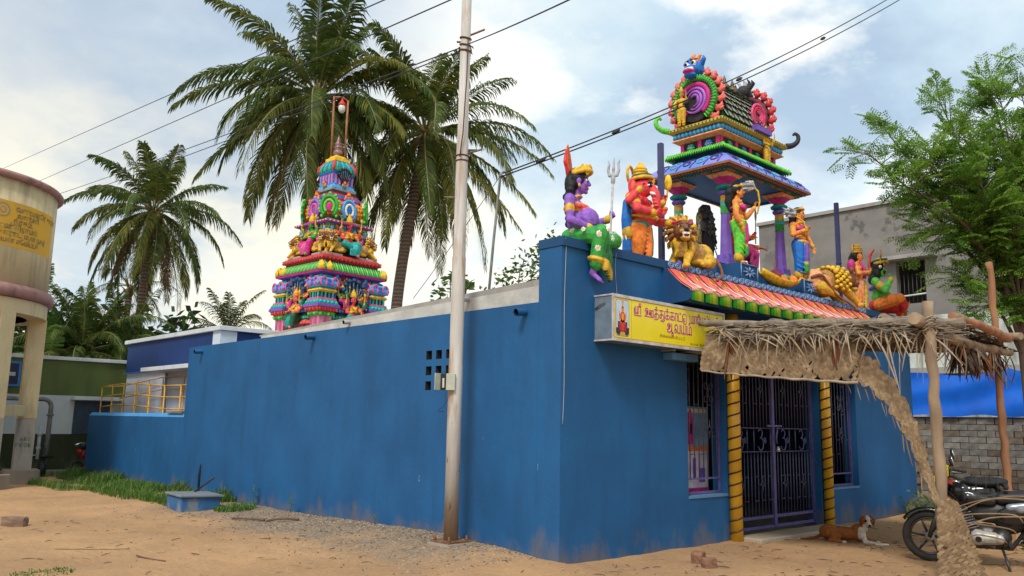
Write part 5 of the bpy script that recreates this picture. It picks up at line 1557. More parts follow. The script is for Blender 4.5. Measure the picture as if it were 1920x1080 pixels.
# ---- lions lying on the ledge
def lion(label, loc, rz, sc_, beads=False, flip=1):
    f = Fig(); T_ = 'tan'
    X = lambda x: x*flip
    br = 'brown' if beads else 'tan'
    f.e(B, (X(.42), .02, .24), (.34, .19, .20), 'tan' if not beads else 'peach'); f.e(B, (X(.62), .02, .25), (.20, .20, .23), 'gold' if not beads else 'peach'); f.e(B, (X(.15), .0, .30), (.26, .19, .24), 'tan'); f.e(B, (X(.45), .02, .36), (.3, .13, .1), 'brown' if beads else 'tan')
    f.e(B, (X(.60), -.14, .14), (.19, .09, .13), 'gold'); f.t(B, [(X(.62), -.16, .12), (X(.42), -.22, .05), (X(.28), -.22, .04)], [.08, .06, .05], 'gold'); f.e(B, (X(.42), .0, .10), (.30, .17, .10), 'gold')
    for s_ in (-1, 1):
        lx = -.18 if beads else 0
        f.t(B, [(X(.05+lx), s_*.13, .25), (X(-.12+lx*1.4), s_*.15-.04, .08), (X(-.22+lx*1.5), s_*.14-.10, -.02)], [.09, .07, .055], 'gold'); f.e(B, (X(-.25+lx*1.5), s_*.14-.12, -.06), (.075, .07, .05), 'gold')
        for k in range(3):
            f.e(B, (X(-.30+lx*1.5), s_*.14-.15+.03*k, -.07), (.025, .016, .03), 'yellow')
    hc = V((X(-.10), -.08, .56)) if not beads else V((X(-.40), -.08, .40))
    if beads: f.t(B, [(X(.1), 0, .34), (X(-.15), -.02, .38), (X(-.36), -.06, .40)], [.2, .18, .15], 'brown')
    hd = V((X(-.60), -.78, -.05)).normalized() if not beads else V((X(-.90), -.42, -.12)).normalized()
    lt = hd.cross(V((0, 0, 1))).normalized(); up = lt.cross(hd)
    H = lambda a, b_, c_: hc+hd*a+lt*b_+up*c_
    q = hd.to_track_quat('Y', 'Z').to_euler()
    ro = tuple(q)
    hcol = 'brown'
    f.e(B, H(0, 0, .02), (.165, .18, .185), hcol, ro); f.e(B, H(.13, 0, -.03), (.105, .12, .09), hcol, ro); f.e(B, H(.17, 0, -.13), (.085, .09, .05), 'gold', ro)
    f.c(B, H(.08, 0, .11), H(.23, 0, .0), .05, .045, hcol); f.e(B, H(.25, 0, .0), (.048, .03, .03), 'black', ro, .004)
    f.e(B, H(.17, 0, -.085), (.085, .10, .035), 'maroon', ro, .012)
    for s_ in (-1, 1):
        f.e(B, H(.115, s_*.075, .075), (.032, .03, .024), 'gold', ro, .008); f.e(B, H(.135, s_*.075, .075), (.013, .02, .014), 'black', ro, .02); f.c(B, H(.13, s_*.03, .125), H(.10, s_*.12, .11), .016, .012, 'black', .006)
        f.e(B, H(.19, s_*.055, -.02), (.055, .06, .042), hcol if beads else 'gold', ro); f.e(B, H(-.02, s_*.155, .16), (.05, .04, .055), hcol, ro); f.e(B, H(.0, s_*.16, .16), (.03, .03, .035), 'magenta', ro, .006)
        for c_ in (-.065, -.105):
            f.c(B, H(.235, s_*.05, c_), H(.24, s_*.05, c_-(.03 if c_ > -.1 else -.03)), .014, .006, 'white', .014)
    for k in range(4):
        f.e(B, H(.245, -.03+.02*k, -.062), (.01, .012, .014), 'white', ro, .014)
    R_ = random.Random(3)
    if not beads:
        for ring_, (rr, dz, n) in enumerate(((.20, -.02, 14), (.235, -.07, 16), (.26, -.13, 18), (.24, -.19, 14))):
            for k in range(n):
                a = 2*PI*k/n+ring_*.3
                p = H(dz, math.cos(a)*rr, .02+math.sin(a)*rr*1.05)
                d_ = (lt*math.cos(a)+up*math.sin(a))
                tip = p+d_*.055-V((0, 0, .055))+hd*.01
                f.t('mane', [p-d_*.03, p+d_*.03, tip], [.034, .03, .012], ('gold', 'tan', 'gold', 'yellow', 'brown')[R_.randrange(5)])
        for k in range(14):
            p = H(.03+rnd(-.02, .04), rnd(-.16, .16), -.20)
            f.t('mane', [p, p+V((rnd(-.02, .02), -.02, -.14)), p+V((rnd(-.02, .02), 0, -.24))], [.035, .032, .012], ('gold', 'tan', 'yellow')[k % 3])
        f.e('mane', H(-.10, 0, 0), (.22, .12, .24), 'brown', ro); f.e('mane', H(.02, 0, .205), (.09, .05, .03), 'gold', ro)
    else:
        for j in range(5):
            for k in range(11):
                a = -.55+(PI+1.1)*(k+.5*(j % 2))/11
                x = X(.26-.09*j)
                rr = .235+.012*j
                f.e('mane', (x+X(.02*math.sin(k)), -.02-math.cos(a)*rr*.98, .31+math.sin(a)*rr*1.05), (.043, .043, .036), 'yellow' if (j+k) % 3 else 'gold')
        f.e('mane', (X(.10), 0, .33), (.20, .21, .23), 'maroon')
    tl = [(X(.78), .0, .30), (X(.86), -.12, .20), (X(.80), -.24, .05), (X(.66), -.36, -.10), (X(.45), -.46, -.20), (X(.26), -.52, -.28)] if not beads else [(X(.80), -.05, .30), (X(.74), -.18, .33), (X(.62), -.22, .22), (X(.42), -.27, .03), (X(.20), -.40, -.12), (X(.06), -.46, -.22)]
    tp_ = bez(tl, 4)
    f.t('tail', tp_, list(np.linspace(.032, .02, len(tp_)))[:len(tp_)], 'brown'); f.e('tail', tp_[-1], .035, 'brown')
    t_ = thing('lion_statue', label, 'statue', loc, R(rz), ST)
    t_.scale = (sc_, sc_, sc_)
    f.build(t_, .0115)
lion('golden lion statue with open jaws and curly mane lying left of the pavilion', (2.62, .10, PT+.02), 0, .84)
lion('brown lion statue with a mane of yellow beads at the right ledge end', (7.22, .10, PT+.05), 0, 1.02, True, -1)

# ---- tray of offerings
t_ = thing('offering_tray', 'boat shaped yellow tray of painted fruit on the ledge between the plinths', 'offering tray', (5.35, .08, PT+.03))
mb = MB()
n = 16
for i in range(n+1):
    u = i/n*2-1
    wd = .16*math.sqrt(max(0, 1-u*u*.9)); z = .14*u*u
    for j in range(7):
        v_ = j/6*2-1
        mb.v.append((u*.62, v_*wd, z+.09*v_*v_+.02))
for i in range(n):
    for j in range(6):
        a = i*7+j
        mb.f.append([a, a+1, a+8, a+7]); mb.m.append(0); mb.sm.append(True)
o = mb.build('tray', paint('yellow'), t_); sm_ = o.modifiers.new('s', 'SOLIDIFY'); sm_.thickness = .02
o.location = (0, 0, 0)
for c_, r_, m_, nm in (((-.12, -.05, .15), .07, 'orange', 'orange_fruit'), ((.0, -.07, .15), .06, 'coral', 'orange_fruit'), ((.10, -.03, .17), .08, 'green', 'green_fruit'), ((.30, -.05, .16), .095, 'orange', 'orange_fruit'), ((.20, .03, .14), .07, 'red', 'red_fruit'), ((-.02, .03, .2), .06, 'orange', 'orange_fruit')):
    mb = MB(); mb.lathe([(r_*.1, -r_*.86), (r_*.6, -r_*.8), (r_*.95, -r_*.35), (r_, 0), (r_*.9, r_*.45), (r_*.55, r_*.82), (r_*.15, r_*.88), (r_*.1, r_*.98), (r_*.02, r_*1.1)], 12, c_); mb.build(nm, paint(m_), t_)
for c_, ax in (((-.24, -.06, .20), (-.5, -.5, .7)), ((-.22, .05, .14), (.2, -.7, .6))):
    mb = MB(); mb.lathe([(.01, -.09), (.06, -.075), (.088, -.02), (.09, .02), (.08, .02)], 12, c_, 0, True, ax); mb.lathe([(.079, .018), (.05, .0), (.01, -.03)], 12, c_, 1, True, ax); mb.build('coconut_half', [paint('maroon'), paint('white')], t_)
mb = MB()
for k in range(3):
    mb.tube([(-.08+.03*k, .05, .15), (-.09+.025*k, .06, .4+.05*k)], .006, 5)
mb.build('incense_stick', paint('brown'), t_)

# ---- small crowned figure, right
f = Fig(); S_ = 'skin'
for sx in (-1, 1):
    f.t('skirt', [(sx*.07, 0, .58), (sx*.08, -.01, .35), (sx*.08, 0, .09)], [.115, .095, .07], 'peach' if sx < 0 else 'white')
    for k in range(6):
        z = .52-.07*k
        f.t('skirt', [(sx*.08-.08, -.03, z+.02), (sx*.08, -.10, z-.02), (sx*.08+.08, -.03, z+.02)], [.006, .012, .006], 'white')
    f.foot((sx*.08, 0, .06), (sx*.3, -1, -.1), .18, S_)
f.e('skirt', (0, 0, .60), (.15, .115, .07), 'green'); f.t('skirt', [(0, -.11, .6), (0, -.12, .3), (0, -.1, .1)], [.03, .035, .04], 'gold'); f.t('skirt', [(-.14, -.03, .6), (-.15, -.03, .2)], [.03, .04], 'orange')
f.e(B, (0, 0, .72), (.125, .10, .11), S_); f.e(B, (0, 0, .87), (.14, .10, .10), S_); f.c(B, (-.13, .02, .93), (.13, .02, .93), .058, .058, S_); f.c(B, (0, .02, .95), (0, 0, 1.04), .05, .045, S_)
f.head((0, -.01, 1.12), .20, S_)
for sx in (-1, 1):
    f.t(B, [(sx*.07, -.06, .97), (sx*.08, -.12, .84), (sx*.05, -.11, .70)], [.03]*3, 'magenta', .008)
f.arm((-.18, .02, .92), (-.25, -.03, .74), (-.08, -.20, .78), .05, S_, (.8, -.3, .5), (.2, .3, .9), .12, .3, -1)
f.arm((.18, .02, .92), (.25, -.05, .76), (.07, -.20, .80), .05, S_, (-.7, -.3, .6), (-.2, .3, .9), .12, .3, 1)
f.e('hair', (0, .05, 1.13), (.105, .10, .12), 'black'); f.t('hair', [(0, .1, 1.1), (-.05, .12, .95)], [.08, .06], 'black')
for z, r in ((1.20, .105), (1.24, .10), (1.285, .09), (1.32, .07), (1.35, .045), (1.385, .02)):
    f.e('crown', (0, .0, z), (r, r, .028), 'gold' if z in (1.20, 1.285, 1.35) else 'tan')
f.t('crown', arcpts((0, .08, 1.26), .11, -.7, PI+.7, 14), [.018]*15, 'gold')
f.e('club', (-.24, .10, .90), (.085, .085, .13), 'magenta'); f.e('club', (-.24, .10, .72), (.05, .05, .08), 'pink'); f.e('club', (-.14, .10, .98), (.09, .06, .08), 'darkgreen'); f.c('club', (-.24, .1, .7), (-.2, .1, .45), .025, .02, 'gold')
f.build(statue('small crowned statue with folded hands standing behind the beaded lion', 8.80, .30, PT, 18), .0095)

# ---- green seated figure, right end
f = Fig(); G_ = 'skingreen'
f.e(K, (0, .10, .10), (.18, .15, .12), 'red')
f.e(B, (0, .03, .25), (.19, .165, .14), G_); f.e(B, (0, -.06, .24), (.17, .14, .13), G_); f.e(B, (0, .07, .42), (.18, .125, .12), G_); f.c(B, (-.17, .09, .50), (.17, .09, .50), .078, .078, G_); f.c(B, (0, .08, .53), (0, .05, .62), .06, .058, G_)
f.head((0, .02, .74), .27, G_, third=True); f.c(B, (-.07, -.085, .69), (.07, -.085, .69), .014, .014, 'black', .02); f.c(B, (-.10, -.075, .83), (.10, -.075, .83), .018, .018, 'white', .02)
f.ring(B, (0, .07, .40), .18, .14, .03, 'purple', 14, 0, .01); f.ring(B, (0, .07, .43), .18, .14, .014, 'pink', 14, 0, .01)
f.arm((-.24, .09, .49), (-.31, -.08, .32), (-.16, -.20, .55), .07, G_, (.6, -.1, .75), (.5, .6, 0), .17, .6, -1, armlet='gold')
f.arm((.24, .09, .49), (.34, -.05, .28), (.28, -.28, .14), .068, G_, (-.3, -.9, -.2), (0, 0, -1), .17, .3, 1)
f.t(K, [(-.10, .05, .10), (-.20, -.16, .15), (-.25, -.33, .17)], [.12, .115, .10], 'orange'); f.t(K, [(-.25, -.33, .17), (-.14, -.40, .06), (-.02, -.36, .0)], [.10, .08, .06], 'red')
f.t(K, [(.10, .05, .09), (.18, -.18, .09), (.20, -.36, .06)], [.14, .13, .11], 'red'); f.t(K, [(.20, -.36, .06), (.20, -.34, -.12), (.19, -.30, -.24)], [.11, .10, .105], 'red')
for k in range(9):
    flower(f, K, (.20+.11*math.sin(k*2.2), -.36-.09*math.cos(k*2.2)*.6, .08-.03*k), (math.sin(k*2.2), -.8, .1), .022, 'yellow', 'green')
for k in range(5):
    flower(f, K, (-.20+.03*k, -.50+.012*k, .10-.03*(k % 2)), (-.4, -1, .2), .022, 'orange', 'yellow')
f.foot((.18, -.28, -.22), (.1, -1, -.3), .22, G_); f.foot((.02, -.42, .02), (1, -.2, .0), .2, G_)
f.e('hair', (0, .06, .79), (.135, .15, .14), 'black'); f.e('hair', (0, .14, .70), (.14, .10, .16), 'black'); f.e('hair', (-.06, .15, .56), (.11, .09, .10), 'black'); f.e('hair', (-.1, .05, .66), (.06, .07, .09), 'black'); f.e('hair', (-.125, -.01, .78), .032, 'white'); 
f.ring('crown', (0, -.005, .86), .13, .145, .026, 'gold', 14, -.02); f.ring('crown', (0, .0, .90), .12, .13, .026, 'darkgreen', 14, -.02); f.e('crown', (0, -.02, .92), (.115, .12, .04), 'gold'); f.e('crown', (0, -.13, .92), (.04, .02, .05), 'gold')
for k in range(5):
    x = (k-2)*.034
    f.t('plume', [(x, .18, .62), (x*1.3-.01, .20, .85), (x*1.2-.0, .18, 1.02), (x*.5+.0, .10, 1.12)], [.026, .032, .03, .018], 'orange' if k % 2 else 'coral')
a0, a1 = V((-.17, -.02, .5)), V((-.15, .0, .98))
f.c('trident', (-.15, -.02, .84), (-.14, -.02, .94), .016, .016, 'gold')
for s_ in (-1, 0, 1):
    f.t('trident', [(-.14, -.02, .94), (-.14+s_*.06, -.03, .98), (-.14+s_*.065, -.03, 1.06-abs(s_)*.01), (-.14+s_*.05, -.03, 1.12-abs(s_)*.02)], [.016, .018, .014, .006], 'gold')
_s = statue('green seated statue in red flowered trousers with hand raised to its mouth', 9.48, .16, PT+.10, 22); _s.scale = (1.02, 1.0, 1.12); f.build(_s, .0095)
# ================================================================ ROOF PAVILION
pv = thing('roof_pavilion', 'brightly painted roof pavilion on four violet pillars crowned by a barrel vault', 'pavilion', (5.46, 1.06, 4.20))
AX, AY = 1.36, .84        # half size of the canopy edge
def rectring(mb, d0, z0, d1, z1, mi):
    mb.frus(z0, z1, AX-d0, AY-d0, AX-d1, AY-d1, mi)
def perim(d, n_x, n_y):
    """points with outward normals round the rectangle inset by d"""
    a, b = AX-d, AY-d
    out = []
    for k in range(n_x):
        x = -a+2*a*(k+.5)/n_x
        out += [(V((x, -b, 0)), 0), (V((-x, b, 0)), 180)]
    for k in range(n_y):
        y = -b+2*b*(k+.5)/n_y
        out += [(V((-a, -y, 0)), 270), (V((a, y, 0)), 90)]
    return out
VIO = paint('purple')
def pillar():
    mb = MB(); mb.frus(0, .05, .15, .15, .15, .15); mb.frus(.05, .22, .125, .125, .115, .115)
    o = mb.build('pillar', VIO, pv)
    def sub(nm, prof, m, n=8, sm=False):
        mb = MB(); mb.lathe(prof, n, smooth=sm); mb.build(nm, m, o)
    sub('shaft', [(.105, .221), (.078, .92)], mat('pillar_violet', (.20, .10, .44), .42, (.15, .07, .36), 6), 8)
    sub('band', [(.082, .921), (.082, 1.05)], paint('green'), 12); sub('band', [(.080, 1.051), (.080, 1.12)], paint('aqua'), 12); sub('band', [(.083, 1.121), (.078, 1.23)], paint('gold'), 12)
    sub('neck', [(.08, 1.231), (.12, 1.27), (.12, 1.30), (.07, 1.32)], VIO, 14, True)
    sub('bulb', [(.07, 1.321), (.145, 1.35), (.155, 1.38), (.12, 1.41), (.08, 1.42)], paint('teal'), 14, True)
    sub('cup', [(.09, 1.421), (.11, 1.45), (.19, 1.51), (.20, 1.525)], paint('magenta'), 8)
    mb = MB(); mb.frus(1.526, 1.585, .17, .17, .23, .23); mb.build('cap', paint('peach'), o)
    return o
p0 = pillar()
PLS = [(-.86, -.44), (.91, -.44), (-.86, .50), (.91, .50)]
p0.location = (*PLS[0], 0)
for x, y in PLS[1:]:
    q = copy_part(p0, pv, (x, y, 0))
    for ch in list(p0.children):
        copy_part(ch, q)
mb = MB(); mb.box((-AX+.13, -AY+.13, 1.60), (AX-.13, AY-.13, 1.625)); mb.build('ceiling', mat('ceiling_blue', (.012, .17, .42), .5, (.01, .12, .33), 3), pv)
mb = MB()
for x0, y0, x1, y1 in ((-AX, -AY, AX, -AY+.13), (-AX, AY-.13, AX, AY), (-AX, -AY+.13, -AX+.13, AY-.13), (AX-.13, -AY+.13, AX, AY-.13)):
    mb.box((x0+.002, y0+.002, 1.626), (x1-.002, y1-.002, 1.66))
mb.build('eave_frame', mat('eave_brown', (.30, .13, .05), .55, (.18, .07, .03), 7), pv)
mb = MB()
for p, a in perim(.155, 44, 26):
    M = Matrix.Translation(p) @ Matrix.Rotation(R(a), 4, 'Z')
    mb.box((-.018, -.02, 1.565), (.018, .02, 1.599), 0, M)
tag(mb.build('dentil_row', mat('dentil_green', (.02, .13, .06), .5, (.30, .13, .04), 9, lo=.45, hi=.55), pv), kind='stuff')
mb = MB()
for p, a in perim(.07, 40, 24):
    M = Matrix.Translation(p) @ Matrix.Rotation(R(a), 4, 'Z')
    mb.box((-.022, -.028, 1.605), (.022, .028, 1.6255), 0, M)
tag(mb.build('dentil_row', mat('dentil_brown', (.28, .12, .05), .5), pv), kind='stuff')
mb = MB()
prev = (0.0, 1.662)
for d, z in ((.035, 1.73), (.09, 1.79), (.17, 1.85), (.30, 1.915)):
    rectring(mb, prev[0], prev[1], d, z, 0); prev = (d, z)
mb.build('canopy_slope', mat('canopy_blue', (.10, .22, .62), .42, (.24, .22, .62), 3.2, lo=.42, hi=.58), pv)
mb = MB(); mb2 = MB()
def slope_pt(p, a, t):
    """point on the blue slope: perimeter point at edge, t in 0..1 up the slope"""
    pr = [(0, 1.662), (.035, 1.73), (.09, 1.79), (.17, 1.85), (.30, 1.915)]
    i = min(int(t*4), 3); fr = t*4-i
    d = pr[i][0]*(1-fr)+pr[i+1][0]*fr; z = pr[i][1]*(1-fr)+pr[i+1][1]*fr
    return p+Matrix.Rotation(R(a), 3, 'Z') @ V((0, d-.006, z+.008))
for sideq, ln, a in ((0, AX, 0), (1, AY, 270), (2, AX, 180), (3, AY, 90)):
    nn = 9 if sideq % 2 == 0 else 5
    rot = Matrix.Rotation(R(a), 3, 'Z')
    off = AY if sideq % 2 == 0 else AX
    for k in range(nn):
        x0 = -ln+.16+(2*ln-.32)*(k+.5)/nn
        sp = []
        for j in range(15):
            th = j*.62
            rr = .115*(1-j/16)
            lim = max(-ln+.1, min(ln-.1, x0+rr*1.25*math.cos(th)))
            t_ = min(.95, max(.05, .5+rr*3.6*math.sin(th)))
            lim = max(-ln+.30*t_+.02, min(ln-.30*t_-.02, lim))
            sp.append(slope_pt(rot @ V((lim, -off, 0)), a, t_))
        (mb if k % 2 else mb2).tube(sp, .011, 5)
        tl = [slope_pt(rot @ V((max(-ln+.32*u+.02, min(ln-.32*u-.02, x0+.13+.12*(u-.5))), -off, 0)), a, u) for u in (.05, .3, .6, .95)]
        mb2.tube(tl, .008, 5)
tag(mb.build('swirl_relief', mat('swirl_cyan', (.16, .48, .78), .42), pv), kind='stuff'); tag(mb2.build('swirl_relief', mat('swirl_violet', (.05, .05, .26), .42), pv), kind='stuff')
mb = MB(); rectring(mb, .33, 1.916, .37, 2.0, 0); mb.build('dark_step', paint('navy'), pv)
mb = MB(); rectring(mb, .345, 2.0, .25, 2.02, 0); rectring(mb, .25, 2.02, .30, 2.085, 0); mb.build('green_cornice', paint('darkgreen'), pv)
mb = MB()
for p, a in perim(.245, 44, 25):
    M = Matrix.Translation(p) @ Matrix.Rotation(R(a), 4, 'Z')
    mb.tube([M @ V((0, .0, 2.0)), M @ V((0, -.012, 2.03)), M @ V((0, .05, 2.095))], [.014, .017, .014], 5)
tag(mb.build('green_rib', paint('hotgreen'), pv), kind='stuff')
mb = MB(); rectring(mb, .46, 2.086, .46, 2.30, 0); mb.build('frieze', paint('dark'), pv)
for p, a in [(V((x, -AY+.455, 2.19)), 0) for x in (-.86, -.40, .05, .50, .86)]+[(V((-AX+.455, y, 2.19)), 270) for y in (-.36, 0, .36)]+[(V((AX-.455, y, 2.19)), 90) for y in (-.36, .36)]:
    o = MB()
    o.frus(-.10, .105, .035, .02, .035, .02); q = o.build('pilaster', paint('magenta'), pv); q.location = p; q.rotation_euler = (0, 0, R(a))
rm = MB()
for k in range(12):
    d = V((math.cos(2*PI*k/12), 0, math.sin(2*PI*k/12)))
    rm.tube([d*.02, V((0, -.02, 0))+d*.05, d*.085], [.008, .016, .006], 5, k % 2)
rm.ell((0, -.01, 0), (.028, .02, .028), 2, None, 8, 6)
rmm = rm.mesh('rosette', [paint('aqua'), paint('teal'), paint('gold')]); rmb = rm.mesh('rosette', [paint('sky'), paint('blue'), paint('pink')])
for k, x in enumerate((-.63, -.18, .27, .69)):
    q = link('rosette', rmb if k % 2 else rmm, pv); q.location = (x, -AY+.44, 2.19)
for k, y in enumerate((-.18, .18)):
    q = link('rosette', rmm if k % 2 else rmb, pv); q.location = (-AX+.44, y, 2.19); q.rotation_euler = (0, 0, R(270))
mb = MB(); rectring(mb, .42, 2.30, .33, 2.345, 0); rectring(mb, .33, 2.345, .35, 2.375, 0); mb.build('peach_cornice', paint('peach'), pv)
mb = MB(); rectring(mb, .40, 2.376, .38, 2.48, 0); mb.build('blue_band', paint('navy'), pv)
bb = MB(); bb.ell((0, 0, 0), (.045, .045, .05), 0, None, 9, 6); bbm = bb.mesh('blue_petal', [paint('sky')])
for p, a in perim(.36, 22, 12):
    q = link('blue_petal', bbm, pv); q.location = p+V((0, 0, 2.425))
mb = MB(); rectring(mb, .31, 2.481, .26, 2.51, 0); rectring(mb, .26, 2.51, .27, 2.555, 0); mb.build('yellow_cornice', mat('cornice_ochre', (.55, .38, .05), .5, (.38, .28, .05), 12), pv)
mb = MB()
for p, a in perim(.258, 30, 16):
    M = Matrix.Translation(p) @ Matrix.Rotation(R(a), 4, 'Z'); mb.box((-.012, -.004, 2.518), (.012, .01, 2.54), 0, M)
tag(mb.build('cornice_dot', paint('darkgreen'), pv), kind='stuff')
# barrel vault along X
VZ, VH, VW, VL, VC = 2.555, .80, .47, .70, -.23
def vault(u):   # u 0..1 across, returns (y,z)
    a = PI*u
    return (-VW*math.cos(a)*(1+.10*math.sin(a)**2*1.0), VZ+VH*math.sin(a)**.85)
mb = MB()
for i in range(17):
    y, z = vault(i/16)
    for x in (VC-VL, VC+VL):
        mb.v.append((x, y, z))
for i in range(16):
    mb.f.append([2*i, 2*i+1, 2*i+3, 2*i+2]); mb.m.append(0); mb.sm.append(True)
mb.f.append([2*i for i in range(17)]); mb.m.append(0); mb.sm.append(False); mb.f.append([2*i+1 for i in range(17)][::-1]); mb.m.append(0); mb.sm.append(False)
mb.build('barrel_vault', paint('darkgreen'), pv)
sm1 = MB()
sm1.add([(-.042, 0, .06), (.042, 0, .06), (.05, -.035, 0), (.02, -.055, -.065), (-.02, -.055, -.065), (-.05, -.035, 0)], [(0, 1, 2, 5), (5, 2, 3, 4)], 0, False)
sm1.add([(-.02, -.026, .045), (.02, -.026, .045), (.012, -.060, -.05), (-.012, -.060, -.05)], [(0, 1, 2, 3)], 1)
sA = sm1.mesh('vault_scale', [mat('scale_white', (.66, .66, .58), .5), paint('darkgreen')]); sB = sm1.mesh('vault_scale', [mat('scale_green', (.05, .14, .06), .5), mat('scale_pale', (.60, .50, .42), .5)])
sC = sm1.mesh('vault_scale', [mat('scale_teal', (.04, .20, .16), .5), mat('scale_coral', (.55, .16, .12), .5)])
for r_ in range(11):
    u = .04+.042*r_
    for sgn in (0, 1):
        uu = u if sgn == 0 else 1-u
        y, z = vault(uu); y2, z2 = vault(uu+.01)
        t_ = V((0, y2-y, z2-z)).normalized()*(1 if sgn == 0 else -1)
        nrm = V((0, -t_.z, t_.y)) if sgn == 0 else V((0, t_.z, -t_.y))
        ang = math.atan2(t_.y, t_.z)
        for k in range(16):
            x = VC-VL+.06+(2*VL-.12)*(k+.5*(r_ % 2))/15.5
            q = link('vault_scale', (sA, sB, sA, sC)[(k+r_*3) % 4], pv)
            q.location = V((x, y, z))+nrm*.012
            q.rotation_euler = (-ang if sgn == 0 else ang, 0, 0) if sgn == 0 else (ang, 0, PI)
mb = MB(); mb.tube([(VC-VL, 0, VZ+VH+.02), (VC+VL, 0, VZ+VH+.02)], .05, 8); mb.build('ridge', paint('gold'), pv)
kal = MB(); kal.lathe([(.04, 0), (.085, .02), (.05, .05), (.09, .10), (.085, .14), (.04, .17), (.055, .19), (.03, .22), (.035, .25), (.004, .34)], 12)
km = kal.mesh('finial', [mat('finial_bronze', (.22, .12, .03), .4, (.05, .06, .04), 9)])
for x in (-.62, -.36, -.10, .16):
    q = link('finial', km, pv); q.location = (x, 0, VZ+VH+.05)
# horseshoe gables at both ends, with flame lobes and a fanged face on top
def gable(x, face, nm, cols, s=1.0, y=0.0, zc=3.0, rz=None, head=True, label=None):
    rot = (0, 0, R(face))
    M = Matrix.Translation((x, y, zc)) @ Matrix.Rotation(R(face), 4, 'Z') @ Matrix.Scale(s, 4)
    a0 = -.95
    def arch(r, z=1.0): return [M @ V((r*math.cos(a), 0, r*z*math.sin(a))) for a in np.linspace(a0, PI-a0, 34)]
    mb = MB()
    mb.prism([(.37*math.cos(a), .37*math.sin(a)) for a in np.linspace(0, 2*PI, 32)[:-1]], -.02, .05, M)
    o = mb.build(nm, cols[0], pv)
    def ringp(nm_, r, w_, m_, yy):
        mb = MB(); mb.tube([p+(M.to_3x3() @ V((0, yy, 0))) for p in arch(r)], w_*s, 8, 0, True, True, 1.0); mb.build(nm_, m_, o)
    ringp('outer_ring', .40, .058, cols[1], -.02); ringp('inner_ring', .29, .045, cols[2], -.04)
    mb = MB()
    for k in range(40):
        a = a0+(PI-2*a0)*k/39
        d = V((math.cos(a), 0, math.sin(a)))
        mb.tube([M @ (d*.36+V((0, -.075, 0))), M @ (d*.455+V((0, -.075, 0)))], .010*s, 4)
    tag(mb.build('ring_tooth', cols[5], o), kind='stuff')
    mb = MB()
    for q in range(3):
        mb.tube([M @ V(((.22-.06*q)*math.cos(a)*(1-.1*q), -.05, (.22-.06*q)*math.sin(a))) for a in np.linspace(-2.4+q*.3, 2.6, 18)], [.012*s+.02*s*math.sin(PI*k/17) for k in range(18)], 6)
    mb.build('swirl', cols[3], o)
    if cols[4] is not None:
        n = 16
        for k in range(n):
            a = -.75+(PI+1.5)*k/(n-1)
            if k in (7, 8) and head: continue
            d = V((math.cos(a), 0, math.sin(a)))
            t_ = V((-math.sin(a), 0, math.cos(a)))*(1 if math.cos(a) > 0 else -1)
            mb = MB()
            c_ = d*.475
            mb.tube([M @ V(p) for p in (c_-t_*.06, c_+d*.04-t_*.01, c_+d*.07+t_*.05, c_+d*.05+t_*.10)], [.05*s, .05*s, .03*s, .008*s], 7)
            mb.tube([M @ V(p) for p in (c_-t_*.03, c_+d*.06+t_*.01, c_+d*.13-t_*.01)], [.03*s, .03*s, .006*s], 6)
            mb.tube([M @ V(p) for p in (c_, c_+d*.09-t_*.02, c_+d*.12+t_*.03)], [.04*s, .035*s, .01*s], 6)
            mb.ell(M @ (c_+V((0, -.035, 0))), (.02*s,)*3, 0, None, 6, 5)
            mb.build('flame_lobe', cols[4], o)
    return o, M
def fanged_face(M, cols, zc, s):
    f = Fig(); c1, c2 = cols
    T = lambda x, y, z: M @ V((x*s, y*s, zc+z*s))
    f.e('fanged_face', T(0, 0, .02), (.15*s, .15*s, .15*s), c1); f.e('fanged_face', T(0, -.12, -.02), (.12*s, .12*s, .08*s), c1)
    f.e('fanged_face', T(0, -.20, -.075), (.10*s, .10*s, .045*s), 'magenta', None, .006*s); f.e('fanged_face', T(0, -.15, -.13), (.10*s, .11*s, .05*s), c1)
    for sx in (-1, 1):
        f.e('fanged_face', T(sx*.07, -.15, .07), .045*s, 'white', None, .006); f.e('fanged_face', T(sx*.07, -.19, .07), .02*s, 'black', None, .016)
        f.t('fanged_face', [T(sx*.12, 0, .08), T(sx*.18, -.02, .15), T(sx*.16, 0, .22)], [.05*s, .04*s, .012*s], c1)
        f.c('fanged_face', T(sx*.03, -.17, .13), T(sx*.12, -.12, .14), .018*s, .012*s, 'black', .006)
        for k in range(3):
            f.e('fanged_face', T(sx*(.02+.03*k), -.25+.02*k, -.05), (.016*s, .016*s, .028*s), 'white', None, .012)
    f.t('fanged_face', [T(0, -.05, .12), T(0, -.06, .22), T(.02, -.02, .28)], [.05*s, .04*s, .01*s], c2)
    f.t('fanged_face', [T(.07, -.03, .14), T(.10, -.03, .22), T(.13, 0, .24)], [.035*s, .03*s, .01*s], c2); f.t('fanged_face', [T(-.08, -.03, .14), T(-.10, -.03, .20), T(-.07, 0, .27)], [.035*s, .03*s, .01*s], c1)
    me = sculpt_mesh('fanged_face', f.d['fanged_face'], .012)
    return link('fanged_face', me, pv)
g1, M1 = gable(VC-VL-.08, 270, 'front_gable', [paint('dark'), paint('green'), paint('magenta'), mat('swirl_lilac', (.42, .14, .58), .45, (.30, .10, .48), 9), mat('flame_coral', (.70, .16, .12), .45, (.62, .09, .10), 8), paint('hotgreen')], 1.0, 0, 2.98)
fanged_face(M1, ('blue', 'orange'), .56, 1.05)
g2, M2 = gable(VC+VL+.08, 90, 'rear_gable', [paint('maroon'), paint('maroon'), paint('brown'), paint('dark'), mat('flame_red', (.60, .05, .05), .45), paint('brown')], 1.1, 0, 3.0)
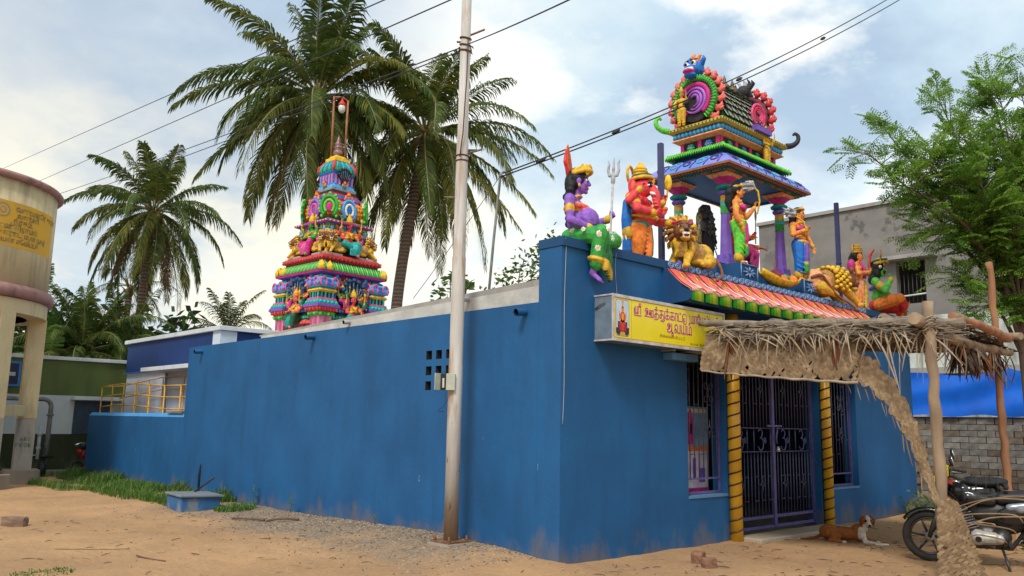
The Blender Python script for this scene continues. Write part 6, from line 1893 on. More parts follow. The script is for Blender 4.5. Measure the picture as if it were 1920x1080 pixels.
fanged_face(M2, ('dark', 'grey'), .52, .95)
g3, M3 = gable(.16, 0, 'dormer', [paint('maroon'), paint('pink'), paint('red'), paint('pink'), None, paint('pink')], .50, -VW-.03, 2.90)
mb = MB(); mb.box((-.09, -VW-.16, 2.557), (.41, -VW+.05, 2.66)); mb.build('dormer_base', paint('purple'), pv)
gd = Fig()
S_ = 'gold'
for sx in (-1, 1):
    gd.t('g', [(sx*.06, 0, .55), (sx*.07, -.02, .3), (sx*.07, 0, .05)], [.10, .075, .05], S_); gd.foot((sx*.07, 0, .05), (sx*.3, -1, 0), .16, S_, 'g')
    for k in range(5):
        z = .48-.09*k
        gd.t('g', [(sx*.07-.07, -.03, z+.02), (sx*.07, -.085, z-.02), (sx*.07+.07, -.03, z+.02)], [.006, .012, .006], 'yellow')
gd.e('g', (0, 0, .57), (.13, .10, .07), 'yellow'); gd.e('g', (0, 0, .70), (.11, .085, .11), S_); gd.e('g', (0, 0, .85), (.13, .09, .09), S_); gd.c('g', (-.12, .01, .90), (.12, .01, .90), .052, .052, S_); gd.c('g', (0, .01, .92), (0, 0, 1.02), .045, .042, S_)
gd.head((0, 0, 1.09), .18, S_, lip='tan', part='g')
gd.arm((-.17, .01, .89), (-.24, -.06, .70), (-.12, -.18, .64), .045, S_, (.6, -.7, 0), (0, 0, 1), .12, .4, -1, part='g', bangle='yellow', armlet='yellow'); gd.arm((.17, .01, .89), (.25, -.06, .72), (.22, -.16, .90), .045, S_, (0, -.3, .9), (0, -1, 0), .12, .3, 1, part='g', bangle='yellow', armlet='yellow')
gd.e('g', (0, .02, 1.18), (.095, .095, .06), 'tan'); gd.e('g', (0, .02, 1.24), (.07, .07, .06), S_); gd.e('g', (0, .02, 1.31), (.04, .04, .06), 'yellow'); gd.c('g', (.22, -.18, .8), (.22, -.18, 1.1), .018, .018, 'tan')
gme = sculpt_mesh('gold_figure', gd.d['g'], .013)
for loc, rz, s in (((-1.10, .24, 2.556), 285, .54), ((.36, -AY+.30, 2.03), 0, .53)):
    q = link('gold_figure', gme, pv); q.location = loc; q.rotation_euler = (0, 0, R(rz)); q.scale = (s, s, s)
for loc, c_, dx, dy in (((-AX+.30, AY-.30, 2.55), 'hotgreen', -1, 1), ((AX-.30, -AY+.30, 2.55), 'dark', 1, -1), ((-AX+.30, -AY+.30, 2.55), 'hotgreen', -1, -1), ((AX-.30, AY-.30, 2.55), 'dark', 1, 1)):
    if (dx, dy) == (-1, -1): continue
    mb = MB(); d = V((dx, dy, 0))*.7
    P = V(loc)
    mb.tube(bez([P, P+d*.12+V((0, 0, .02)), P+d*.22+V((0, 0, .10)), P+d*.23+V((0, 0, .20)), P+d*.17+V((0, 0, .25)), P+d*.14+V((0, 0, .21))], 3), list(np.linspace(.06, .02, 16)), 7)
    mb.build('corner_horn', paint(c_), pv)
# ================================================================ PAINTED TOWER (vimana) ON THE SANCTUM
tw_ = thing('temple_tower', 'tall tiered temple tower crowded with painted deities, lions and domes', 'temple tower', (5.07, 13.95, 3.77), R(4))
tw_.scale = (.93, .93, 1.0)
Z0 = 3.77
def stack(name, rows, bay=None, parent=tw_):
    mats_, mb = [], MB()
    for z0, z1, s0, s1, c_ in rows:
        m_ = paint(c_)
        if m_ not in mats_: mats_.append(m_)
        mi = mats_.index(m_)
        z0, z1 = z0-Z0, z1-Z0
        mb.frus(z0, z1, s0, s0, s1, s1, mi)
        if bay:
            mb.frus(z0-.002, z1-.003, s0+bay, s0*.40, s1+bay, s1*.40, mi); mb.frus(z0-.004, z1-.005, s0*.41, s0+bay+.002, s1*.41, s1+bay+.002, mi)
    return mb.build(name, mats_, parent)
FM = [Matrix.Rotation(R(90*k), 4, 'Z') for k in range(4)]
def row4(name, shape, s, z, n, m_, parent, skip=None, kind='stuff'):
    """a row of one small shape along all four sides (shape: function drawing into MB with matrix)"""
    mb = MB()
    for M in FM:
        for k in range(n):
            x = -s+2*s*(k+.5)/n
            shape(mb, M @ Matrix.Translation((x, -s, z-Z0)), k)
    o = mb.build(name, m_, parent)
    if kind: tag(o, kind=kind)
    return o
def petal(w_, h_, d_):
    def f_(mb, M, k):
        vs = []
        for j in range(5):
            ph = PI*j/4
            for i in range(6):
                th = 2*PI*i/6
                vs.append(M @ V((w_*math.sin(ph)*math.cos(th), d_*math.sin(ph)*math.sin(th), h_*math.cos(ph))))
        fs = [(j*6+i, (j+1)*6+i, (j+1)*6+(i+1) % 6, j*6+(i+1) % 6) for j in range(4) for i in range(6)]
        mb.add(vs, fs, k % 2, True)
    return f_
def block(w_, h_, d_):
    def f_(mb, M, k): mb.box((-w_, -d_, -h_), (w_, d_, h_), k % 2, M)
    return f_
t1 = stack('lower_tier', [(3.775, 4.0, 1.16, 1.16, 'navy'), (4.0, 4.18, 1.12, 1.15, 'maroon'), (4.18, 4.30, 1.12, 1.04, 'coral'), (4.30, 4.42, 1.0, 1.06, 'teal'), (4.42, 4.52, 1.06, 1.02, 'dark'), (4.52, 4.62, .99, 1.05, 'purple'), (4.62, 4.72, 1.05, .98, 'red'), (4.72, 5.30, .95, .95, 'dark'), (5.30, 5.38, .98, 1.04, 'peach'), (5.38, 5.52, 1.0, 1.06, 'maroon')], .05)
row4('petal_row', petal(.055, .05, .04), 1.07, 4.56, 20, [paint('sky'), paint('lilac')], t1)
row4('petal_row', petal(.05, .045, .04), 1.08, 4.36, 20, [paint('aqua'), paint('green')], t1)
row4('arch_row', petal(.045, .045, .03), 1.05, 5.45, 20, [paint('gold'), paint('teal')], t1)
c1_ = stack('main_cornice', [(5.52, 5.56, 1.05, 1.19, 'purple'), (5.56, 5.62, 1.20, 1.22, 'magenta'), (5.62, 5.88, 1.19, 1.03, 'green'), (5.88, 5.93, 1.0, 1.0, 'maroon')])
def rib(mb, M, k):
    mb.tube([M @ V((0, -.015, 0)), M @ V((0, .06, .14)), M @ V((0, .15, .245))], [.028, .026, .018], 5, k % 2)
row4('green_rib', rib, 1.185, 5.63, 26, [mat('rib_mint', (.22, .62, .16), .45), mat('rib_leaf', (.10, .48, .08), .45)], c1_)
hm = MB(); hm.lathe([(.0, 0), (.10, .0), (.12, .06), (.10, .15), (.06, .21), (.02, .25), (.005, .27)], 12); hm.ell((0, -.09, .09), (.05, .03, .06), 1)
hmm = hm.mesh('gold_hump', [paint('yellow'), paint('gold')])
for M in FM:
    for x, y in ((-1.12, -1.12), (-.86, -1.14), (1.14, -.86 if False else -1.14)):
        q = link('gold_hump', hmm, c1_); q.location = M @ V((x, y, 5.62-Z0))
c2_ = stack('dentil_band', [(5.93, 6.0, .99, 1.07, 'red'), (6.0, 6.06, 1.07, 1.09, 'coral'), (6.06, 6.11, 1.06, 1.0, 'red')])
row4('dentil', block(.022, .02, .02), 1.075, 5.98, 30, [paint('maroon'), paint('red')], c2_)
# corner shrines
def corner_shrine():
    mb = MB(); mb.frus(4.02-Z0, 4.36-Z0, .22, .22, .22, .22)
    o = mb.build('corner_shrine', mat('stripe_rose', (.62, .20, .30), .5, (.40, .06, .14), 18, stretch=(1, 1, .05), lo=.45, hi=.55), tw_)
    def sub(nm, z0, z1, s0, s1, c_):
        mb = MB(); mb.frus(z0-Z0, z1-Z0, s0, s0, s1, s1); return mb.build(nm, paint(c_), o)
    def ring4(nm, s, z, n, sh, ms):
        mb = MB()
        for M in FM:
            for k in range(n):
                sh(mb, M @ Matrix.Translation((-s+2*s*(k+.5)/n, -s, z-Z0)), k)
        tag(mb.build(nm, ms, o), kind='stuff')
    sub('moulding', 4.361, 4.46, .23, .30, 'green'); ring4('petal', .27, 4.42, 4, petal(.06, .05, .05), [paint('lime'), paint('green')])
    sub('moulding', 4.461, 4.60, .26, .36, 'red'); ring4('petal', .335, 4.55, 7, petal(.03, .05, .03), [paint('coral'), paint('red')])
    sub('moulding', 4.601, 4.68, .38, .38, 'purple'); sub('moulding', 4.681, 4.80, .36, .31, 'teal'); ring4('petal', .34, 4.73, 5, petal(.05, .045, .04), [paint('aqua'), paint('aqua')])
    sub('moulding', 4.801, 4.85, .30, .30, 'pink'); sub('recess', 4.851, 5.0, .25, .25, 'dark'); ring4('colonnette', .255, 4.925, 4, block(.02, .074, .02), [paint('teal'), paint('aqua')])
    sub('cornice', 5.001, 5.05, .27, .31, 'gold'); sub('cornice', 5.051, 5.10, .31, .28, 'yellow')
    mb = MB()
    prof = [(.20, 5.102), (.31, 5.16), (.35, 5.25), (.33, 5.34), (.24, 5.42), (.16, 5.44)]
    for (s0, z0), (s1, z1) in zip(prof, prof[1:]):
        mb.frus(z0-Z0, z1-Z0, s0, s0, s1, s1)
    mb.build('dome', paint('sky'), o)
    mb = MB()
    for M in FM:
        for sx in (-1, 1):
            mb.tube([M @ V((sx*.19+.10*math.cos(a), -.345, 5.27-Z0+.13*math.sin(a))) for a in np.linspace(-.9, PI+.9, 14)], .028, 6, 0)
        for k in range(3):
            for j in range(2):
                mb.box((-.09+.065*k-.02, -.36, 5.2-Z0+.09*j), (-.09+.065*k+.025, -.33, 5.26-Z0+.09*j), 1, M)
    mb.build('dome_arch', [paint('pink'), paint('blue')], o)
    sub('cap', 5.441, 5.49, .22, .17, 'teal'); sub('cap', 5.491, 5.55, .15, .07, 'aqua')
    mb = MB(); mb.lathe([(.05, 5.551-Z0), (.075, 5.60-Z0), (.03, 5.65-Z0), (.04, 5.68-Z0), (.005, 5.77-Z0)], 10); mb.build('finial', paint('yellow'), o)
    return o
cs = corner_shrine()
cs.location = (-.93, -.93, 0)
for x, y in ((.93, -.93), (-.93, .93), (.93, .93)):
    q = copy_part(cs, tw_, (x, y, 0))
    for ch in list(cs.children):
        copy_part(ch, q)
# deities: two colourings of a four-armed seated figure, one standing attendant
def deity(skin, cloth, cloth2, crown, wide=False):
    f = Fig()
    f.e('d', (0, .02, .16), (.26, .19, .16), cloth); f.t('d', [(-.1, 0, .2), (-.30, -.20, .18), (-.12, -.30, .10)], [.14, .12, .09], cloth); f.t('d', [(.1, 0, .2), (.26, -.24, .2), (.22, -.26, -.14)], [.14, .12, .09], cloth)
    f.c('d', (.22, -.26, -.14), (.2, -.34, -.2), .06, .05, skin)
    for k in range(5):
        f.t('d', [(-.16+.08*k, -.28, .18), (-.12+.06*k, -.34, .02), (-.1+.05*k, -.30, -.16)], [.03, .04, .03], cloth2)
    f.e('d', (0, .0, .36), (.15, .12, .12), skin); f.e('d', (0, .02, .52), (.18, .12, .11), 'yellow' if wide else skin); f.c('d', (-.17, .03, .60), (.17, .03, .60), .07, .07, skin)
    f.ring('d', (0, -.02, .44), .17, .14, .025, 'gold', 10, .02, .01); f.t('d', [(-.12, -.08, .6), (0, -.15, .48), (.12, -.08, .6)], [.022]*3, 'gold', .01); f.c('d', (0, .02, .62), (0, 0, .72), .06, .055, skin)
    f.head((0, -.01, .84), .26, skin, part='d')
    for sx in (-1, 1):
        f.arm((sx*.22, .03, .58), (sx*.36, -.10, .38), (sx*.24, -.28, .36), .065, skin, (-sx*.3, -.9, .2), (0, 0, 1), .16, .3, sx, part='d'); f.arm((sx*.22, .06, .60), (sx*.42, .0, .50), (sx*.42, -.10, .74), .06, skin, (0, -.2, 1), (-sx, 0, 0), .15, .8, sx, part='d')
        f.c('d', (sx*.42, -.14, .72), (sx*.43, -.14, 1.04), .022, .022, 'gold'); f.e('d', (sx*.43, -.14, 1.06), (.06, .03, .08), 'yellow' if sx > 0 else 'teal')
        f.e('d', (sx*.28, .05, .66), (.08, .06, .09), cloth2)
    for z, r in ((.97, .14), (1.03, .13), (1.10, .105), (1.17, .07), (1.23, .035)):
        f.e('d', (0, .01, z), (r, r, .045), crown if int(z*100) % 2 else 'yellow')
    return sculpt_mesh('deity_figure', f.d['d'], .02, 1)
dA = deity('skinred', 'teal', 'aqua', 'gold', True); dB = deity('green', 'magenta', 'pink', 'gold'); dC = deity('coral', 'darkgreen', 'teal', 'orange', True)
def place(me, nm, M, x, y, z, rz, s, parent=tw_):
    q = link(nm, me, parent); q.location = M @ V((x, y, z-Z0)); q.scale = (s, s, s)
    q.rotation_euler = (0, 0, M.to_euler().z+R(rz)); return q
hood = MB()
for k in range(7):
    a = R(90+(k-3)*25)
    tip = V((.40*math.cos(a), 0, .10+.42*math.sin(a)))
    hood.tube(bez([(tip.x*.2, .02, -.2), (tip.x*.6, 0, .05), tip*.85, tip+V((0, -.10, .0)), tip+V((0, -.13, -.06))], 4), [.05]*4+[.055]*4+[.075]*4+[.06]*4+[.02], 7, 0)
    hood.tube([V((tip.x*.6, -.06, .05)), tip*.85+V((0, -.075, 0)), tip+V((0, -.15, .02))], [.014, .02, .02], 5, 1)
hm1 = hood.mesh('serpent_hood', [paint('navy'), mat('hood_silver_blue', (.25, .36, .5), .4)]); hm2 = hood.mesh('serpent_hood', [paint('dark'), mat('hood_silver_blue', (.25, .36, .5), .4)])
ko = MB()
for r_, w_, mi in ((.20, .045, 0), (.12, .035, 1)):
    ko.tube([V((r_*math.cos(a), -.02*mi, r_*1.25*math.sin(a))) for a in np.linspace(-1.0, PI+1.0, 20)], w_, 7, mi)
ko.ell((0, 0, 0), (.10, .04, .13), 2)
for k in range(9):
    a = -.8+(PI+1.6)*k/8
    ko.ell((.26*math.cos(a), 0, .32*math.sin(a)), (.04, .03, .04), 3, None, 6, 4)
kR = ko.mesh('horseshoe_arch', [paint('red'), paint('peach'), paint('maroon'), paint('green')]); kB = ko.mesh('horseshoe_arch', [paint('sky'), paint('white'), paint('blue'), paint('pink')]); kG = ko.mesh('horseshoe_arch', [paint('green'), paint('hotgreen'), paint('magenta'), paint('lime')]); kP = ko.mesh('horseshoe_arch', [paint('purple2'), paint('pink'), paint('purple'), paint('lilac')])
dw = MB(); dw.ell((0, 0, .1), (.10, .08, .13), 0); dw.ell((0, -.02, .27), (.075, .075, .08), 1); dw.ell((-.12, -.02, .16), (.05, .05, .09), 1); dw.ell((.12, -.02, .16), (.05, .05, .09), 1); dw.ell((0, 0, .35), (.07, .07, .05), 2)
dwm = dw.mesh('dwarf_figure', [paint('blue'), paint('sky'), paint('gold')]); dwo = dw.mesh('dwarf_figure', [paint('teal'), paint('orange'), paint('red')])
for k, M in enumerate(FM):
    place(hm1, 'serpent_hood', M, .0, -1.10, 4.93, 0, 1.0)
    place(dA if k % 2 == 0 else dC, 'deity_figure', M, 0, -1.20, 4.22, 0, .78)
    for x in (-.46, .46):
        place(kR, 'horseshoe_arch', M, x, -1.03, 5.10, 0, .95); place(dwm, 'dwarf_figure', M, x*1.12, -1.03, 5.30, 0, .75)
    for x in (-.60, .60):
        pm_ = MB(); pm_.lathe([(.07, 0), (.07, .08), (.045, .12), (.045, .42), (.075, .46), (.06, .52)], 8)
        q = pm_.build('colonnette', [paint('teal' if k % 2 else 'purple')], tw_); q.location = M @ V((x, -1.08, 4.62-Z0))
for k, M in enumerate(FM):
    for x, me, sc_ in ((-.34, dB, .46), (.34, dC, .46)):
        place(me, 'deity_figure', M, x, -1.12, 4.74, 0, sc_)
    for x in (-.2, .2):
        place(dwo if x < 0 else dwm, 'dwarf_figure', M, x, -1.06, 5.30, 0, .6)
t2 = stack('middle_tier', [(6.11, 6.2, .80, .80, 'dark'), (6.2, 6.7, .66, .64, 'darkgreen'), (6.70, 6.76, .70, .76, 'teal'), (6.76, 6.84, .78, .80, 'orange'), (6.84, 6.90, .80, .72, 'yellow'), (6.90, 6.96, .70, .74, 'blue'), (6.96, 7.02, .72, .70, 'teal')], .04)
row4('petal_row', petal(.035, .03, .03), .80, 6.80, 18, [paint('peach'), paint('coral')], t2)
row4('petal_row', petal(.035, .028, .03), .75, 6.93, 18, [paint('sky'), paint('green')], t2)
# lions in pairs at the corners of the middle tier (the roof lion at a smaller size)
src = next(o for o in bpy.data.objects if o.name == 'lion_statue')
lp = {c.name.split('.')[0]: c.data for c in src.children}
def lion_small(M, x, y, z, rz, s, fl=1):
    q = link('lion_figure', lp['body'], tw_); q.location = M @ V((x, y, z-Z0)); q.rotation_euler = (0, 0, M.to_euler().z+R(rz)); q.scale = (s*fl, s, s)
    link('mane', lp['mane'], q)
for M in FM:
    lion_small(M, -.66, -.86, 6.22, 8, .68); lion_small(M, .72, -.86, 6.22, -8, .68, -1)
    for a, b in ((-.98, -.30), (.30, .955)):
        mb = MB(); mb.box((a, -.96, 6.112-Z0), (b, -.66, 6.17-Z0), 0, M); mb.build('lion_plinth', paint('grey'), tw_)
for k, M in enumerate(FM):
    place(dA if k % 2 == 0 else dB, 'deity_figure', M, 0, -.80, 6.32, 0, .86)
    q = place(kR, 'horseshoe_arch', M, 0, -.70, 6.95, 0, 1.0)
    for x, me in ((-.40, dC), (.40, dB)):
        place(me, 'deity_figure', M, x, -.72, 6.58, 0, .40)
    for x in (-.62, .62):
        place(dwm, 'dwarf_figure', M, x, -.76, 6.70, 0, .7)
        place(kG, 'horseshoe_arch', M, x, -.72, 6.98, 0, .5)
c3_ = stack('upper_cornice', [(7.02, 7.07, .72, .86, 'purple'), (7.07, 7.12, .86, .88, 'pink'), (7.12, 7.18, .84, .74, 'green'), (7.18, 7.26, .72, .70, 'dark')], .03)
row4('dentil', block(.02, .016, .02), .865, 7.10, 24, [paint('magenta'), paint('white')], c3_)
d3 = stack('scaled_dome', [(7.26, 7.34, .60, .66, 'orange'), (7.34, 7.48, .66, .69, 'gold'), (7.48, 7.62, .69, .66, 'orange'), (7.62, 7.74, .66, .58, 'gold'), (7.74, 7.82, .58, .50, 'orange')])
def scale_(mb, M, k): mb.ell(M @ V((0, 0, 0)), (.045, .03, .055), k % 2, None, 6, 4)
for s, z in ((.665, 7.36), (.695, 7.46), (.675, 7.58), (.62, 7.69)):
    row4('dome_scale', scale_, s, z, 12, [paint('orange'), paint('yellow')], d3)
for k, M in enumerate(FM):
    place(kB if k % 2 == 0 else kP, 'horseshoe_arch', M, .0, -.74, 7.50, 0, 1.15)
    place(dwo, 'dwarf_figure', M, .0, -.68, 7.74, 0, .85); place(dwo, 'dwarf_figure', M, -.46, -.62, 7.70, -20, .6)
    Mc = M @ Matrix.Rotation(R(-45), 4, 'Z')
    place(kG, 'horseshoe_arch', Mc, 0, -.96, 7.52, 0, 1.2)
stack('collar', [(7.82, 7.88, .50, .54, 'pink'), (7.88, 7.96, .54, .52, 'blue'), (7.96, 8.02, .49, .49, 'red'), (8.02, 8.12, .45, .45, 'dark'), (8.12, 8.20, .43, .45, 'grey'), (8.20, 8.32, .41, .37, 'sky')])
nk = stack('neck', [(8.32, 8.62, .36, .38, 'magenta'), (8.62, 8.68, .38, .41, 'blue')])
row4('neck_pillar', block(.025, .14, .02), .375, 8.46, 5, [paint('sky'), paint('lilac')], nk)
mb = MB()
prof = [(.41, 8.68), (.43, 8.74), (.41, 8.84), (.36, 8.95), (.28, 9.03)]
for i, ((s0, z0), (s1, z1)) in enumerate(zip(prof, prof[1:])):
    mb.frus(z0-Z0, z1-Z0, s0, s0, s1, s1, i % 2)
rf = mb.build('dome_roof', [paint('teal'), paint('green')], tw_)
mb = MB()
for M in FM:
    mb.tube([M @ V((-.42, -.42, 8.70-Z0)), M @ V((-.405, -.405, 8.86-Z0)), M @ V((-.28, -.28, 9.03-Z0))], .045, 6, 0)
    for k in range(6):
        x = -.34+.136*k
        mb.tube([M @ V((x*.9, -.43, 8.72-Z0)), M @ V((x*.8, -.405, 8.87-Z0)), M @ V((x*.58, -.285, 9.03-Z0))], .022, 5, 1+k % 2)
mb.build('roof_rib', [paint('red'), paint('aqua'), paint('blue')], rf)
for k, M in enumerate(FM):
    q = place(hm2, 'serpent_hood', M, 0, -.40, 8.47, 0, .62) if k % 2 == 0 else None; place(dwo, 'dwarf_figure', M, .0, -.44, 8.20, 0, .6)
stack('yellow_slab', [(9.03, 9.06, .26, .26, 'blue'), (9.06, 9.16, .27, .27, 'yellow'), (9.16, 9.24, .20, .18, 'yellow')])
mb = MB(); mb.lathe([(.10, 9.24-Z0), (.13, 9.28-Z0), (.16, 9.36-Z0), (.13, 9.43-Z0), (.08, 9.46-Z0), (.15, 9.50-Z0), (.145, 9.55-Z0), (.09, 9.58-Z0), (.125, 9.62-Z0), (.12, 9.66-Z0), (.06, 9.70-Z0), (.07, 9.73-Z0), (.005, 9.92-Z0)], 16); mb.build('kalasha_finial', mat('finial_maroon', (.12, .045, .04), .35, (.30, .17, .16), 7, spec=.5), tw_)
lf_ = thing('lamp_frame', 'rust coloured pipe frame holding a red capped lamp above the temple tower', 'lamp', (5.07, 13.95, 9.0))
RP = mat('rust_pipe', (.34, .13, .045), .6, (.22, .08, .03), 8)
aX = V((.73, -.68, 0))
for s_, h in ((-1, 2.13), (1, 2.0)):
    mb = MB(); mb.tube([aX*.20*s_*1.0, aX*.21*s_+V((0, 0, h))], .032, 8); mb.build('frame_pipe', RP, lf_)
mb = MB(); mb.tube([aX*-.21+V((0, 0, 2.11)), aX*.05+V((0, 0, 2.10)), aX*.21+V((0, 0, 1.98))], .028, 8); mb.build('cross_pipe', RP, lf_)
mb = MB(); mb.lathe([(.015, 2.07), (.03, 2.02), (.12, 1.87), (.115, 1.85)], 12, tuple(aX*.04)); mb.build('lamp_cap', paint('red'), lf_)
mb = MB(); mb.lathe([(.09, 1.85), (.11, 1.78), (.10, 1.68), (.05, 1.62)], 12, tuple(aX*.04)); mb.build('lamp_globe', mat('lamp_glass', (.62, .62, .55), .2, spec=.5), lf_)
# ================================================================ THATCHED CANOPY BEFORE THE GATE
WOODM = mat('bleached_pole', (.33, .24, .155), .85, (.19, .125, .08), 5, .4, 14, stretch=(1, 1, .35))
WOOD2 = mat('orange_brown_pole', (.36, .17, .08), .8, (.22, .10, .05), 6, .4, 14, stretch=(1, 1, .3))
TAN = [mat('palm_weave_straw', (.225, .148, .080), .8, (.16, .10, .05), 6, .25, 30), mat('palm_weave_pale', (.29, .20, .115), .8, (.21, .14, .075), 6, .25, 30), mat('palm_weave_brown', (.19, .12, .062), .8, (.13, .08, .042), 6, .25, 30)]
GREYT = [mat('thatch_grey', (.25, .205, .155), .9, (.14, .11, .085), 7, .3, 25), mat('thatch_pale', (.37, .305, .225), .9, (.25, .195, .14), 7, .3, 25), mat('thatch_dark', (.075, .05, .033), .9, (.04, .026, .02), 7)]
REDB = mat('dead_leaf_russet', (.21, .075, .03), .85, (.11, .04, .018), 9, .3, 30)
tcn_ = thing('thatch_canopy', 'rough canopy of poles and woven dried palm leaves shading the gate', 'canopy', (4.3, -1.8, 0))
def knotty(pts, r0, r1, m_, nm, par=tcn_, n=10, wob=.012, nn=6):
    P = bez(pts, nn)
    rr = [r0+(r1-r0)*i/(len(P)-1) for i in range(len(P))]
    rr = [r*(1+.10*math.sin(i*1.9)+.06*math.sin(i*4.3)) for i, r in enumerate(rr)]
    P = [p+V((rnd(-wob, wob), rnd(-wob, wob), rnd(-wob, wob))) for p in P]
    mb = MB(); mb.tube(P, rr, n)
    return mb.build(nm, m_, par, world=True)
A0, A1 = V((3.06, -3.09, -.1)), V((2.97, -3.10, 3.10))
knotty([A0, (3.07, -3.09, .9), (3.01, -3.10, 2.0), A1], .072, .058, WOODM, 'post')
knotty([(6.07, -2.88, -.1), (6.04, -2.89, .9), (6.07, -2.87, 2.0), (6.04, -2.88, 3.0), (6.07, -2.86, 4.07)], .058, .046, WOOD2, 'post')
knotty([(2.26, -.42, 2.985), (2.5, -1.2, 2.93), (2.75, -2.2, 2.90), (3.12, -3.45, 2.84)], .045, .062, GREYT[0], 'beam')
knotty([(2.75, -3.02, 2.90), (4.0, -3.02, 2.76), (5.2, -2.96, 2.74), (6.35, -2.95, 2.76)], .075, .055, WOODM, 'beam')
knotty([(3.05, -2.55, 2.96), (4.6, -2.35, 2.93), (6.2, -2.1, 2.93)], .07, .055, WOODM, 'beam')
knotty([(2.6, -1.3, 2.96), (4.6, -1.2, 2.95), (6.4, -1.2, 2.95)], .06, .05, GREYT[0], 'beam')
knotty([(5.5, -3.35, 2.90), (5.9, -2.4, 2.93), (6.2, -.5, 2.98)], .05, .06, WOODM, 'beam')
knotty([(3.3, -3.25, 2.96), (4.2, -3.3, 2.90), (5.3, -3.25, 2.86)], .05, .06, WOOD2, 'beam')
knotty([(2.35, -.9, 2.86), (2.6, -1.7, 2.83), (2.85, -2.5, 2.83)], .022, .03, GREYT[1], 'beam')
mb = MB()
for z in (2.78, 2.82, 2.86, 2.90):
    mb.tube([A0.lerp(A1, (z+.1)/3.2)+V((.076*math.cos(a), .076*math.sin(a), .03*math.sin(a*2))) for a in np.linspace(0, 2*PI, 12)], .010, 4)
mb.tube([(6.06+.09*math.cos(a), -2.88+.09*math.sin(a), 2.76+.1*a/6) for a in np.linspace(0, 12, 24)], .010, 4)
tag(mb.build('rope_binding', GREYT[1], tcn_, world=True), kind='stuff')
def weave(name, S, ulen, vlen, c, parent, mats_, holes=0.0, fray=0, rs=1):
    """twill mat: every leaf strip is its own bowed blade, alternately leaning left and right; S(u,v) gives the point on the mat"""
    r_ = random.Random(rs)
    mb = MB()
    nu, nv = int(ulen/c), max(2, int(vlen/c))
    e = .01
    for j in range(nv+1):
        for i in range(nu+1):
            if j < 5 and r_.random() < holes*(1, 1, .6, .3, .1)[j]: continue
            u, v = (i+.5*(j % 2))*c, j*c
            sg = 1 if ((i+j//2) % 2) else -1
            L, w_ = c*1.25, c*.46
            jit = r_.uniform(-.12, .12)
            vs = []
            tt = (-1, -.35, .35, 1)
            for q, t_ in enumerate(tt):
                uu, vv = u+t_*L*.72+jit*c, v+t_*sg*L*.78
                uu = min(max(uu, 0), ulen); vv = min(max(vv, -c*.35), vlen+c*.4)
                p = S(uu, vv)
                du = S(uu+e, vv)-p; dv = S(uu, vv+e)-p
                nrm = du.cross(dv)
                nrm = nrm.normalized() if nrm.length > 1e-9 else V((0, 0, 1))
                dirv = (du.normalized()*(.72)+dv.normalized()*(.78*sg)).normalized()
                sd_ = nrm.cross(dirv)
                hgt = (.004+.012*(1-t_*t_))*(c/.055)+r_.uniform(-.002, .003)
                ww = w_*(1 if q in (1, 2) else .8)
                vs += [p+nrm*hgt-sd_*ww, p+nrm*(hgt+.004)+sd_*ww]
            mb.add(vs, [(0, 1, 3, 2), (2, 3, 5, 4), (4, 5, 7, 6)], r_.choices((0, 1, 2), (5, 3, 2))[0], False)
    o = mb.build(name, mats_, parent, world=True, fix=False)
    return tag(o, kind='stuff')
def crp(pts):
    """arc-length parametrised curve"""
    P = bez(pts, 8)
    d = [0]
    for a, b in zip(P, P[1:]): d.append(d[-1]+(b-a).length)
    def f_(s):
        s = max(0, min(d[-1]-1e-6, s))
        for k in range(len(P)-1):
            if d[k+1] >= s:
                return P[k].lerp(P[k+1], (s-d[k])/max(1e-9, d[k+1]-d[k]))
        return P[-1]
    return f_, d[-1]
# mat hanging along the left side
bl = crp([(2.22, -.46, 2.36), (2.42, -1.0, 2.30), (2.62, -1.7, 2.235), (2.80, -2.3, 2.19)])
bt = crp([(2.36, -.46, 2.86), (2.58, -1.0, 2.84), (2.80, -1.7, 2.83), (2.95, -2.3, 2.83)])
SL = lambda u, v: bl[0](u).lerp(bt[0](u*bt[1]/bl[1]), v/.62)+V((-.02*math.sin(v*9), .0, .012*math.sin(u*5)))
weave('woven_mat', SL, bl[1], .62, .046, tcn_, TAN, .28, 0, 2)
mb = MB(); P = [bl[0](k*bl[1]/30)+V((-.01, -.01, -.025+.006*math.sin(k*1.3))) for k in range(31)]; mb.tube(P, [.012+.008*k/30 for k in range(31)], 6); mb.build('mat_rib', GREYT[1], tcn_, world=True)
# mat sagging from the corner to the ground, widening to a fan
cl = crp([(2.70, -1.85, 2.52), (2.86, -2.2, 2.42), (2.97, -2.52, 2.14), (3.02, -2.76, 1.70), (3.01, -2.93, 1.20), (2.93, -3.08, .78)])
Rh = V((.73, -.684, 0))
def SD(u, v):
    t_ = u/cl[1]
    wd = (.165*max(0.0, 1-t_)**1.25+.026)*(1+.18*math.sin(u*23)+.10*math.sin(u*51))
    c_ = cl[0](u)
    ax = (Rh*(.25+.75*t_)+V((0, 0, .95*(1-t_)))).normalized()
    return c_+ax*((v/.42-.5)*2*wd)+V((.05, .07, 0))*(-.35*abs(v/.42-.5))
weave('sagging_mat', SD, cl[1], .42, .046, tcn_, TAN, .0, 0, 3)
fc = crp([(2.95, -3.17, .84), (2.965, -3.20, .45), (2.98, -3.225, .12), (2.99, -3.235, -.06)])
def SF(u, v):
    t_ = u/fc[1]
    wd = .10+.17*t_
    q = (v/.34-.5)*2
    return fc[0](u)+Rh*(q*wd+.04*t_+.02)-V((.672, .722, 0))*(.03*(1-q*q)+.015)+V((0, 0, -.02*q*q))
weave('fan_mat', SF, fc[1], .34, .040, tcn_, TAN, .02, 0, 5)
